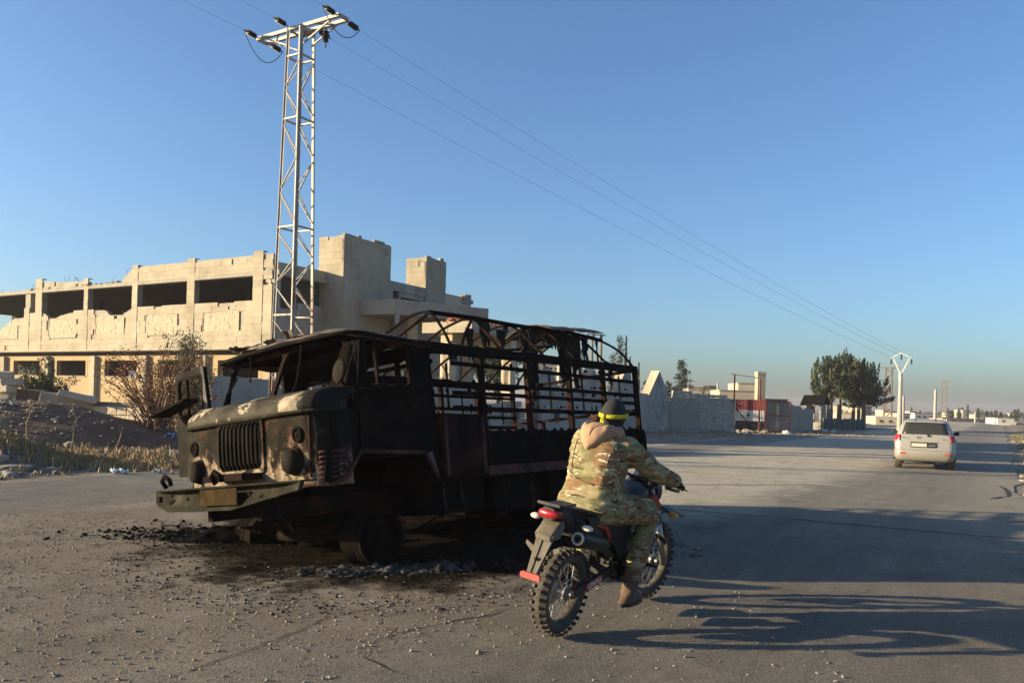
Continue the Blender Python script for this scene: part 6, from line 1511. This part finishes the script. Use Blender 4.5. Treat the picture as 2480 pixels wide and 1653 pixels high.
# frame and engine
m=MB()
for y in (-.1,.1):
    m.tube([(1.02,y*.3,.92),(.95,y,.70),(.86,y,.36),(.60,y,.33),(.50,y,.45),(.52,y,.70),(-.10,y,.84)],.017,7); m.tube([(1.02,y*.3,.95),(.55,y,.80),(.1,y,.80)],.017,7)
bld_(m,'frame','bike_black')
m=MB(); m.box(.55,.88,-.10,.10,.33,.50); en=bld_(m,'engine','engine',smooth=False,bevel=.03)
for sg in (-1,1):
    m=MB(); m.lathe([(0,.0),(.095,.0),(.10,-.02),(.085,-.045),(0,-.05)],24,Matrix.Translation((.72,sg*.10,.42))@Matrix.Rotation(R(90*sg),4,'X')); bld_(m,'crankcase_cover','engine',en)
m=MB()
for k in range(9): m.box(.70-.01*k*.3,.86-.004*k,-.075,.075,.505+.022*k,.515+.022*k)
m.box(.73,.82,-.055,.055,.50,.71); bld_(m,'cylinder','engine',en,smooth=False)
m=MB(); m.tube([(.86,-.06,.62),(.98,-.08,.58),(.96,-.12,.42),(.82,-.13,.36),(.62,-.13,.40),(.42,-.14,.58),(.28,-.15,.66)],.021,8); ex=bld_(m,'exhaust_pipe','char_rust')
Mm=Matrix.Translation((.30,-.15,.635))@Vector((-.46,-.02,.105)).to_track_quat('Z','Y').to_matrix().to_4x4()
m=MB(); m.lathe([(.02,0),(.042,.06),(.052,.10),(.052,.44),(.045,.475),(.028,.48),(.028,.49),(.018,.49),(.018,.40),(0,.40)],24,Mm); bld_(m,'muffler','bike_black',ex)
m=MB(); m.lathe([(.028,.481),(.045,.478),(.047,.484),(.028,.488)],24,Mm,closed=True); bld_(m,'muffler_cap','alloy',ex)
# seat, side panels, tail
def loft(rows,name,mat,parent=mc,close=True,**k):
    m=MB(); n=len(rows[0]); vs=[p for r_ in rows for p in r_]
    fs=[(i*n+j,i*n+(j+1)%n,(i+1)*n+(j+1)%n,(i+1)*n+j) for i in range(len(rows)-1) for j in range(n if close else n-1)]
    if close: fs+=[tuple(reversed(range(n))),tuple(range((len(rows)-1)*n,len(rows)*n))]
    m.add(vs,fs); return m.build(name,M[mat],parent,smooth=True,sharp=k.pop('sharp',50),**k)
def sec(x,w,z0,z1,n=12,p=.55,y0=0): # rounded cross-section
    c=(z0+z1)/2; h=(z1-z0)/2; out=[]
    for k in range(n):
        a=2*math.pi*k/n; ca,sa_=math.cos(a),math.sin(a); out.append((x,y0+w*math.copysign(abs(ca)**p,ca),c+h*math.copysign(abs(sa_)**p,sa_)))
    return out
loft([sec(-.16,.075,.865,.915),sec(-.02,.11,.84,.90),(sec(.2,.125,.80,.885)),sec(.45,.12,.78,.86),sec(.62,.09,.80,.885),sec(.74,.075,.86,.95)],'seat','seat')
for sg in (-1,1):
    loft([[(x,sg*y,z) for x,y,z in r_] for r_ in ([(-.18,.06,.79),(-.18,.085,.82),(-.18,.07,.87),(-.16,.04,.84)],[(.05,.10,.68),(.05,.135,.74),(.05,.12,.85),(.05,.08,.77)],[(.30,.10,.56),(.30,.145,.64),(.30,.125,.83),(.30,.08,.70)],[(.48,.09,.58),(.48,.135,.66),(.48,.11,.80),(.48,.07,.70)])],'side_panel','bike_black',fix=True)
    m=MB(); pl_=[(-.02,.86),(.30,.83),(.60,.81),(.66,.64),(.52,.50),(.34,.54),(.10,.69)]; m.prism(pl_,lambda a,b,t,sg=sg:(a,sg*(.135+.02*math.sin(3.1*(b-.5)/.4)+t),b),-.012,0); bld_(m,'seat_fairing','bike_black',smooth=False,fix=True,bevel=.01)
    m=MB(); m.tube([(.10,sg*.152,.80),(.22,sg*.162,.765),(.28,sg*.162,.70),(.30,sg*.158,.655)],[.008,.017,.017,.008],6); bld_(m,'side_stripe','bike_red')
    m=MB(); m.tube([(-.29,sg*.085,.945),(-.05,sg*.135,.90),(.10,sg*.14,.86)],.011,6); bld_(m,'grab_rail','bike_black')
    # radiator shrouds: red with white bands
    sh=[(.80,.13,.86),(.97,.172,.94),(1.07,.185,.85),(1.03,.175,.71),(.93,.16,.64),(.84,.135,.74)]
    m=MB(); m.add([(x,sg*y,z) for x,y,z in sh]+[(x,sg*(y-.03),z) for x,y,z in sh],[(0,1,2,3,4,5),(11,10,9,8,7,6)]+[(i,(i+1)%6,6+(i+1)%6,6+i) for i in range(6)]); so_=bld_(m,'tank_shroud','bike_red',smooth=False,fix=True,bevel=.008)
    for z0,z1,w in ((.80,.815,.016),(.735,.75,.03),(.68,.69,.012)):
        m=MB(); m.bar((.90,sg*(.163),z0-.01),(1.045,sg*(.187),z0+.0),.008,w); bld_(m,'white_band','bike_white',so_,smooth=False)
    m=MB(); m.tube([(1.04,sg*.19,.69),(.97,sg*.178,.60),(.90,sg*.165,.52)],.010,5); bld_(m,'shroud_edge','bike_white',so_)
    # indicators
    b=Vector((-.10,sg*.10,.82)); e=Vector((-.10,sg*.165,.815)); m=MB(); m.tube([b,e],.010,6); st=bld_(m,'indicator_stalk','bike_black')
    m=MB(); m.sphere((-.115,sg*.20,.81),.034,12,8,(.8,1.25,.62)); bld_(m,'indicator_lens','clear_lens',st)
    b=Vector((1.10,sg*.09,.86)); m=MB(); m.tube([b,(1.10,sg*.25,.80)],.010,6); st=bld_(m,'indicator_stalk','bike_black'); m=MB(); m.sphere((1.10,sg*.27,.79),.036,12,8,(.8,1.2,.7)); bld_(m,'indicator_lens','amber',st)
    # pegs
    m=MB(); m.tube([(.50,sg*.10,.36),(.50,sg*.25,.37)],.014,6); bld_(m,'foot_peg','bike_black')
    m=MB(); m.tube([(.34,sg*.12,.50),(.34,sg*.22,.52)],.013,6); bld_(m,'pillion_peg','bike_black')
m=MB(); m.bar((-.29,-.085,.945),(-.29,.085,.945),.022,.022); m.box(-.27,-.06,-.07,.07,.925,.94); bld_(m,'luggage_rack','bike_black',smooth=False,bevel=.005)
loft([sec(-.30,.05,.845,.925,12),sec(-.24,.075,.83,.93,12),sec(-.14,.085,.80,.92,12)],'tail_cowl','bike_black')
loft([sec(-.315,.045,.862,.905,12),sec(-.30,.072,.855,.912,12),sec(-.24,.078,.855,.912,12)],'tail_light','red_lens')
# rear mudguard with plate bracket
loft([[(-.20,y,z) for y,z in ((-.085,.80),(.085,.80),(.07,.86),(-.07,.86))],[(-.27,y,z) for y,z in ((-.10,.735),(.10,.735),(.06,.80),(-.06,.80))],[(-.32,y,z) for y,z in ((-.055,.71),(.055,.71),(.05,.745),(-.05,.745))]],'rear_mudguard','bike_tan',bevel=.006)
m=MB(); m.hexa([(-.285,-.070,.74),(-.285,.070,.74),(-.315,.070,.74),(-.315,-.070,.74),(-.285,-.07,.745),(-.285,.07,.745),(-.30,.07,.75),(-.30,-.07,.75)])
m.hexa([(-.395,-.040,.50),(-.395,.040,.50),(-.41,.040,.50),(-.41,-.040,.50),(-.28,-.062,.74),(-.28,.062,.74),(-.30,.062,.74),(-.30,-.062,.74)]); pb_=bld_(m,'plate_bracket','bike_tan',smooth=False,bevel=.005)
m=MB(); m.bar((-.295,-.062,.735),(-.408,-.028,.50),.01,.012); m.bar((-.305,.01,.735),(-.412,.012,.50),.008,.012); bld_(m,'bracket_rib','bike_tan',pb_,smooth=False)
for sg in (-1,1):
    m=MB(); m.prism([(sg*.06,.66),(sg*.125,.69),(sg*.13,.665),(sg*.075,.62)],lambda a,b,t:(-.315+t,a,b),0,.01); bld_(m,'bracket_lug','bike_tan',pb_,smooth=False,fix=True)
m=MB(); m.lathe([(0,0),(.012,0),(.012,.006),(0,.006)],12,Matrix.Translation((-.375,0,.60))@Matrix.Rotation(R(-75),4,'Y')); bld_(m,'bracket_bolt','char_rust',pb_)
m=MB(); m.prism(rrect(-.075,.075,.475,.515,.018),lambda a,b,t:(-.415-t,a,b),-.01,.012); bld_(m,'rear_reflector','red_reflector',pb_,smooth=False)
# inner mudguard over the tyre
m=MB(); m.grid([[(.0+.40*math.cos(a),y,.34+.39*math.sin(a)) for y in (-.07,-.05,0,.05,.07)] for a in lin(.25,1.75,10)]); o=bld_(m,'inner_mudguard','bike_black'); s=o.modifiers.new('s','SOLIDIFY'); s.thickness=.006
# tank
loft([sec(.60,.07,.82,.92,12,.7),sec(.70,.13,.79,.97,12,.7),sec(.85,.15,.77,1.02,12,.7),sec(.98,.11,.80,1.01,12,.7),sec(1.04,.05,.86,.96,12,.7)],'fuel_tank','bike_black')
# fork, bars, cowl, fender
st=Matrix.Translation((1.03,0,.95))@Matrix.Rotation(R(-7),4,'Z')@Matrix.Translation((-1.03,0,-.95))
def S(p): return st@Vector(p)
for sg in (-1,1):
    m=MB(); m.tube([S((1.02,sg*.095,1.02)),S((1.20,sg*.095,.70))],.021,10); m.tube([S((1.20,sg*.095,.70)),S((1.375,sg*.095,.34))],.028,10); fk=bld_(m,'fork_tube','alloy')
    m=MB(); m.tube([S((1.08,sg*.095,.91)),S((1.20,sg*.095,.69))],.034,10); bld_(m,'fork_gaiter','bike_black',fk)
m=MB(); m.bar(S((1.035,-.13,.985)),S((1.035,.13,.985)),.07,.03); m.bar(S((1.09,-.13,.87)),S((1.09,.13,.87)),.07,.03); bld_(m,'triple_clamp','engine',smooth=False,bevel=.006)
hb=[S(p) for p in ((.93,-.41,1.045),(.965,-.25,1.065),(1.0,-.10,1.045),(1.02,-.05,1.03),(1.02,.05,1.03),(1.0,.10,1.045),(.965,.25,1.065),(.93,.41,1.045))]
m=MB(); m.tube(hb,.0125,8); m.tube([hb[2],hb[5]],.009,6); hbo=bld_(m,'handlebar','bike_black')
for sg,(a,b) in ((-1,(hb[0],hb[1])),(1,(hb[7],hb[6]))):
    d=(b-a).normalized(); m=MB(); m.tube([a-d*.02,a-d*.005,a,a+d*.12],[.021,.021,.017,.017],10); bld_(m,'grip','rubber_black',hbo)
    m=MB(); m.tube([a+d*.14,a+d*.12+Vector((.045,0,-.01)),a+d*.0+Vector((.06,0,-.02)),a-d*.03+Vector((.06,0,-.02))],.006,5); bld_(m,'lever','engine',hbo)
m=MB(); m.hexa([S(p) for p in ((1.02,-.22,.99),(1.06,-.22,.99),(1.05,-.34,.985),(1.0,-.34,.985),(1.02,-.22,1.02),(1.06,-.22,1.02),(1.05,-.34,1.0),(1.0,-.34,1.0))]); bld_(m,'lever_guard','bike_black',smooth=False,bevel=.006)
for y,z,x in ((-.045,1.055,1.05),(.045,1.055,1.05),(-.13,1.04,1.02)):
    m=MB(); c=S((x,y,z)); m.lathe([(0,-.03),(.034,-.03),(.038,.0),(.034,.012),(0,.014)],18,Matrix.Translation(c)@Matrix.Rotation(R(-50),4,'Y')); bld_(m,'gauge','alloy' if y>-.1 else 'engine')
rows=[]
for x,w,z0,z1 in ((1.08,.13,.84,1.06),(1.15,.125,.83,1.05),(1.22,.09,.85,1.0),(1.25,.05,.88,.96)): rows.append([S(p) for p in sec(x,w,z0,z1,14,.7)])
loft(rows,'headlight_cowl','bike_black')
m=MB(); m.lathe([(0,.0),(.05,.0),(.055,-.02)],18,Matrix.Translation(S((1.252,0,.92)))@Matrix.Rotation(R(90),4,'Y')); bld_(m,'headlight','clear_lens')
rows=[]
for x,w,z in ((1.02,.035,.70),(1.12,.07,.755),(1.30,.085,.785),(1.50,.07,.765),(1.72,.035,.70)): rows.append([S((x,-w,z-.03)),S((x,-w*.6,z)),S((x,0,z+.012)),S((x,w*.6,z)),S((x,w,z-.03))])
m=MB(); m.grid(rows); o=bld_(m,'front_fender','bike_black'); s=o.modifiers.new('s','SOLIDIFY'); s.thickness=.008
m=MB(); m.tube([S((1.17,-.10,.60)),S((1.13,-.22,.58)),S((1.10,-.24,.57))],.016,6); m.tube([(.94,-.12,.40),(.95,-.26,.41)],.016,6); bld_(m,'crash_bar','bike_black')
m=MB(); m.tube([(.62,-.15,.34),(.78,-.19,.30)],.010,6); bld_(m,'brake_pedal','alloy')
# ================================================================== RIDER
pe=thing('person','person in camouflage jacket and trousers with black cap and yellow headband riding the motorcycle','person',M_BIKE)
def camo():
    g=G('camouflage_cloth'); v=g.map((1,.75,1.9)); base=g.ramp(g.noise(4.6,4,.55,v),[(.36,(.29,.235,.135)),(.46,(.24,.205,.105)),(.53,(.125,.135,.06)),(.61,(.27,.215,.12))])
    br=g.ramp(g.noise(6.6,5,.6,g.map((1.1,.65,2.2)),.5),[(.515,0),(.535,1)]); c=g.mix(br,base,(.185,.108,.056))
    dk=g.ramp(g.noise(11.5,5,.65,g.map((1,.5,2.8)),.6),[(.585,0),(.60,1)]); c=g.mix(dk,c,(.06,.036,.024))
    cr_=g.ramp(g.noise(14,5,.65,g.map((1.1,.5,2.6)),.7),[(.605,0),(.62,1)]); c=g.mix(cr_,c,(.52,.46,.35))
    g.color(c); g.rough(.9); g.b.inputs['Specular IOR Level'].default_value=.15
    h=g.math('ADD',g.math('MULTIPLY',g.noise(9,4,.6),1.0),g.math('MULTIPLY',g.noise(220,2,.5),.04)); return g.bump(h,.7,.02).m
M['camo']=camo()
M['skin']=rough_mat('skin',[(.22,.125,.085),(.30,.175,.12)],9,.6,.1,60,.001); M['hair']=rough_mat('reddish_brown_hair',[(.05,.02,.012),(.10,.035,.02)],20,.7,.3,80,.003)
M['cap']=rough_mat('dark_grey_knit',[(.022,.022,.022),(.035,.034,.032)],14,.95,.3,120,.002); M['yellow']=rough_mat('yellow_cloth',[(.46,.37,.012),(.60,.50,.025)],8,.8,.3,40,.004)
M['hood']=rough_mat('tan_fleece',[(.34,.20,.12),(.40,.25,.155)],5,.95,.25,60,.003); M['glove']=rough_mat('dark_glove',[(.02,.021,.019),(.05,.055,.045),(.08,.085,.065)],12,.85,.3,60,.003); M['boot']=rough_mat('brown_suede_boot',[(.085,.052,.034),(.14,.09,.06)],6,.9,.3,50,.003)
def garment(parts_fn,name,mat,parent=pe,vox=.012,smooth_it=5,wrinkle=0,wfreq=12,wst=(1,1,1)):
    m=MB(); parts_fn(m); o=m.build(name,M[mat],parent)
    r=o.modifiers.new('r','REMESH'); r.mode='VOXEL'; r.voxel_size=vox; r.use_smooth_shade=True
    s=o.modifiers.new('s','SMOOTH'); s.iterations=smooth_it; s.factor=.5
    apply_mods(o); me=o.data
    if not me.materials: me.materials.append(M[mat])
    if wrinkle:
        nn=[v.normal.copy() for v in me.vertices]
        for v,nr in zip(me.vertices,nn):
            p=Vector((v.co.x*wst[0],v.co.y*wst[1],v.co.z*wst[2]))*wfreq; w=mnoise.noise(p+Vector((mnoise.noise(p*.5),0,0))*1.4); w=(1-abs(w)*2.2); v.co+=nr*wrinkle*(w*.8+.5*mnoise.noise(p*2.1))
    me.polygons.foreach_set('use_smooth',[True]*len(me.polygons)); return o
def rings(m,spec,n=22):
    rows=[]
    for (x,y,z,hx,hy,p,tilt) in spec:
        row=[]
        for k in range(n):
            a=2*math.pi*k/n; ca,sa_=math.cos(a),math.sin(a); dx=hx*math.copysign(abs(ca)**p,ca); dy=hy*math.copysign(abs(sa_)**p,sa_); row.append((x+dx*math.cos(tilt),y+dy,z-dx*math.sin(tilt)))
        rows.append(row)
    vs=[q for r_ in rows for q in r_]; fs=[(i*n+j,i*n+(j+1)%n,(i+1)*n+(j+1)%n,(i+1)*n+j) for i in range(len(rows)-1) for j in range(n)]+[tuple(reversed(range(n))),tuple(range((len(rows)-1)*n,len(rows)*n))]
    m.add(vs,fs)
def limb(m,pts,n=14): m.tube([p[:3] for p in pts],[p[3] for p in pts],n); [m.sphere(p[:3],p[3]*.98,12,8) for p in pts]
HC=Vector((.435,.0,1.515))
RH=S((.945,-.345,1.068)); LH=S((.945,.345,1.068))
ARM_R=[(.36,-.172,1.315,.082),(.44,-.255,1.245,.073),(.545,-.325,1.165,.065),(.70,-.342,1.125,.058),(.84,-.345,1.095,.050)]
ARM_L=[(.36,.165,1.32,.080),(.44,.235,1.225,.072),(.57,.30,1.11,.064),(.71,.325,1.075,.058),(.84,.347,1.085,.050)]
LEG_R=[(.28,-.10,.885,.115),(.50,-.185,.875,.105),(.72,-.225,.845,.085),(.745,-.225,.80,.078),(.70,-.215,.60,.075),(.655,-.205,.36,.060)]
LEG_L=[(x,-y,z,r_) for x,y,z,r_ in LEG_R]
def body_parts(m):
    m.sphere(HC,.092,24,18,(1.0,.82,1.22)); m.sphere(HC+Vector((.045,0,-.06)),.06,16,12,(.9,.85,1.0)); m.sphere(HC+Vector((.098,0,-.015)),.019,10,8,(1,.75,1.5)); 
    for sg in (-1,1): m.sphere(HC+Vector((-.005,sg*.076,-.01)),.024,10,8,(.7,.35,1.2))
    m.sphere(HC+Vector((.088,0,-.062)),.018,8,6,(.6,1.5,.5))
    m.tube([HC+Vector((-.02,0,-.05)),(.375,0,1.37)],[.062,.068],16)
    rings(m,[(.27,0,.84,.10,.13,.8,0),(.29,0,.98,.09,.12,.8,0),(.32,0,1.16,.10,.15,.8,0),(.35,0,1.30,.085,.15,.8,.2),(.37,0,1.38,.06,.075,1,.2)])
    for A in (ARM_R,ARM_L): limb(m,[(x,y,z,r_*.66) for x,y,z,r_ in A]); e=A[-1]; H=RH if e[1]<0 else LH; m.tube([e[:3],H+Vector((-.03,0,.0))],[.034,.03],10)
    for A in (LEG_R,LEG_L): limb(m,[(x,y,z,r_*.68) for x,y,z,r_ in A]); e=A[-1]; m.tube([e[:3],(.61,e[1],.24),(.80,e[1],.21)],[.042,.042,.035],10)
garment(body_parts,'body','skin',vox=.010,smooth_it=3)
for sg in (-1,1):
    m=MB(); m.sphere(HC+Vector((.086,sg*.033,.012)),.012,10,8); m.build('eye',M['bike_white'],pe,smooth=True)
m=MB(); m.sphere(HC+Vector((.098,0,-.062)),.012,10,6,(.5,2.0,.45)); m.build('mouth',M['skin'],pe,smooth=True)
def jacket(m):
    rings(m,[(.245,0,.86,.17,.222,.75,.10),(.25,0,.90,.172,.225,.75,.08),(.27,0,1.0,.150,.198,.75,.05),(.28,0,1.06,.147,.190,.78,.05),(.295,0,1.14,.155,.200,.78,.08),(.315,0,1.23,.155,.207,.78,.12),(.335,0,1.31,.138,.200,.8,.2),(.355,0,1.365,.11,.165,.85,.25),(.375,0,1.405,.085,.10,1,.25)])
    limb(m,ARM_R); limb(m,ARM_L); m.tube([ARM_R[-1][:3],ARM_R[-1][:3]+0*Vector() if False else Vector(ARM_R[-1][:3])+Vector((.03,0,-.004))],[.053,.050],14); m.tube([ARM_L[-1][:3],Vector(ARM_L[-1][:3])+Vector((.03,0,-.004))],[.053,.050],14)
jk=garment(jacket,'jacket','camo',vox=.011,smooth_it=4,wrinkle=.011,wfreq=9.5,wst=(.8,.55,1.8))
# seams and the flap across the back
def back_seam(pts,w,name,mat='camo'):
    m=MB(); m.tube(pts,w,6); m.build(name,M[mat],jk,smooth=True)
bv=None
def on_back(y,z,out=.006):
    from mathutils.bvhtree import BVHTree as BT
    global bv
    if bv is None: bv=BT.FromPolygons([v.co for v in jk.data.vertices],[p.vertices[:] for p in jk.data.polygons])
    h=bv.ray_cast(Vector((-.6,y,z)),Vector((1,0,0))); return (h[0]+Vector((-out,0,0))) if h[0] else Vector((.15,y,z))
back_seam([on_back(-.145+.03*t,1.335-.30*t) for t in lin(0,1,10)],.0035,'back_seam')
back_seam([on_back(.145-.02*t,1.335-.22*t) for t in lin(0,1,8)],.0032,'back_seam')
back_seam([on_back(-.14+.28*t,1.34-.03*math.sin(3.14*t)*0) for t in lin(0,.35,6)],.0032,'back_seam')
back_seam([on_back(.18-.25*t,1.13-.07*t-.02*math.sin(3*t)) for t in lin(0,1,10)],.005,'jacket_fold')
def trousers(m):
    rings(m,[(.26,0,.80,.15,.19,.8,0),(.27,0,.88,.155,.20,.8,0),(.28,0,.95,.14,.19,.8,0)]); limb(m,LEG_R); limb(m,LEG_L)
garment(trousers,'trousers','camo',vox=.012,smooth_it=3,wrinkle=.013,wfreq=11,wst=(1.3,.8,1.3))
for sg in (-1,1):
    y=sg*.205
    def boot(m,y=y):
        m.tube([(.662,y,.42),(.64,y,.30),(.625,y,.235)],[.066,.058,.06],14); rings(m,[(.60,y,.185,.085,.045,.8,0),(.66,y,.205,.12,.048,.8,0),(.66,y,.235,.10,.047,.8,0)]); m.tube([(.62,y,.225),(.74,y,.205),(.81,y,.20)],[.055,.046,.036],12)
    bo=garment(boot,'boot','boot',vox=.009,smooth_it=3,wrinkle=.002,wfreq=20)
    m=MB(); m.prism([(.535,.0),(.60,.038),(.70,.05),(.80,.042),(.85,.0),(.80,-.042),(.70,-.05),(.60,-.038)],lambda a,b,t,y=y:(a,y+b,t),.155,.18); m.build('boot_sole',M['bike_black'],bo,bevel=.006)
# gloved hands closed round the grips
for sg,H,g0,g1 in ((-1,RH,hb[0],hb[1]),(1,LH,hb[7],hb[6])):
    ax_=(g1-g0).normalized(); fw=Vector((1,0,0)); fw=(fw-ax_*fw.dot(ax_)).normalized(); upv=Vector((0,0,1)); upv=(upv-ax_*upv.dot(ax_)).normalized()
    c=g0+ax_*.062
    def hand(m,c=c,ax_=ax_,fw=fw,upv=upv,sg=sg):
        wr=Vector(ARM_R[-1][:3] if sg<0 else ARM_L[-1][:3])
        m.tube([wr,c-fw*.045+upv*.022],[.040,.036],12)
        for i,o_ in enumerate((-.036,-.012,.012,.036)): # four knuckles and fingers curling round the bar, unequal
            k=c+ax_*o_; L=(.82,.95,1.0,.9)[i]; rr=.0115 if i else .0100
            m.tube([c-fw*.04+ax_*o_*.6+upv*.024,k-fw*.002+upv*.034,k+fw*.030*L+upv*.020,k+fw*.034*L-upv*.010,k+fw*.012-upv*.028*L,k-fw*.008-upv*.024],[.016,.0145,rr*1.08,rr,rr*.95,rr*.85],10)
            m.sphere(k+upv*.034,.0145,8,6); m.sphere(k+fw*.031*L+upv*.019,.0122,8,6)
        tb=c+ax_*.045; m.tube([c-fw*.045+ax_*.02+upv*.01,tb-fw*.030-upv*.005,tb-fw*.008-upv*.026,tb+fw*.014-upv*.026],[.016,.0145,.0125,.011],10)
    garment(hand,'glove','glove',vox=.0045,smooth_it=2)
def hoodf(m):
    b=bmesh.new(); bmesh.ops.create_uvsphere(b,u_segments=28,v_segments=20,radius=1)
    vs=[]; 
    for v in b.verts:
        x,y,z=v.co; low=max(0,-z); ww=1-.72*low**1.2; vs.append((.285+.115*x-.075*low,.022+.128*y*ww+.012*low,1.388+.118*z*(1.05 if z<0 else .68)+.02*(abs(y)>.6)*(z>0)))
    m.add(vs,[tuple(l.vert.index for l in f.loops) for f in b.faces]); b.free()
    m.tube([(.29,-.105,1.40),(.36,-.095,1.415),(.45,-.07,1.385)],[.042,.040,.03],12); m.tube([(.29,.105,1.40),(.36,.095,1.415),(.45,.07,1.385)],[.042,.040,.03],12)
ho=garment(hoodf,'hood','hood',vox=.008,smooth_it=4,wrinkle=.004,wfreq=8)
m=MB(); m.tube([(.175,.03,1.32),(.163,.03,1.37),(.17,.025,1.42),(.20,.02,1.46)],.0035,5); m.build('hood_seam',M['hood'],ho)
def capf(m):
    b=bmesh.new(); bmesh.ops.create_uvsphere(b,u_segments=28,v_segments=20,radius=1); b.verts.ensure_lookup_table(); vs=[]
    for v in b.verts:
        x,y,z=v.co; vs.append(tuple(HC+Vector((.104*x-.006,.088*y,.126*z if z>0 else .075*z))))
    m.add(vs,[tuple(l.vert.index for l in f.loops) for f in b.faces]); b.free(); m.tube([HC+Vector((-.01,0,-.02)),HC+Vector((-.015,0,-.085))],[.088,.074],20)
cp=garment(capf,'cap','cap',vox=.007,smooth_it=2,wrinkle=.0015,wfreq=22)
m=MB()
for side in (0,):
    rows=[]
    for k in range(37):
        a=2*math.pi*k/36; ca,sa_=math.cos(a),math.sin(a); z=.012+.028*ca*.5; w=.0115+.003*abs(sa_)
        rows.append([HC+Vector((.109*ca-.006,.093*sa_,z-w)),HC+Vector((.112*ca-.006,.096*sa_,z-w*.4)),HC+Vector((.112*ca-.006,.096*sa_,z+w*.5)),HC+Vector((.107*ca-.006,.092*sa_,z+w))])
    m.grid(rows)
hd=m.build('headband',M['yellow'],pe,smooth=True); s=hd.modifiers.new('s','SOLIDIFY'); s.thickness=.004
kx=HC+Vector((-.122,.016,-.004)); m=MB(); m.sphere(kx,.016,12,8,(.8,.95,1.25)); m.tube([kx+Vector((0,0,.0)),kx+Vector((-.012,.004,-.03)),kx+Vector((-.006,.002,-.062))],[.010,.011,.007],8); m.tube([kx,kx+Vector((-.010,-.008,-.035)),kx+Vector((-.004,-.03,-.068)),kx+Vector((-.0,-.045,-.07))],[.009,.010,.009,.006],8); m.build('knot',M['yellow'],hd,smooth=True)
m=MB(); r=random.Random(2)
for _ in range(70):
    p=HC+Vector((r.uniform(-.03,.05),.080,-.06+r.uniform(-.03,.02))); q=p+Vector((-.03+r.uniform(-.03,.03),.055+r.uniform(-.02,.05),r.uniform(-.045,.04))); m.tube([p,p.lerp(q,.5)+Vector((0,0,.012)),q],[.005,.004,.001],4)
m.build('hair',M['hair'],pe,smooth=True)
# ================================================================== SMOKY DUST HANGING LOW OVER THE PLAIN
hz=MB(); hz.box(-1560,1560,-1560,1560,-2.2,17.5); ho_=bpy.data.materials.new('dusty_air'); ho_.use_nodes=True; n=ho_.node_tree.nodes; n.clear()
out=n.new('ShaderNodeOutputMaterial'); pv=n.new('ShaderNodeVolumePrincipled'); pv.inputs['Color'].default_value=(.70,.64,.68,1); pv.inputs['Density'].default_value=HAZE_D; pv.inputs['Anisotropy'].default_value=.2
ho_.node_tree.links.new(pv.outputs[0],out.inputs['Volume'])
if HAZE_D>0: tag(hz.build('haze',ho_),kind='stuff')
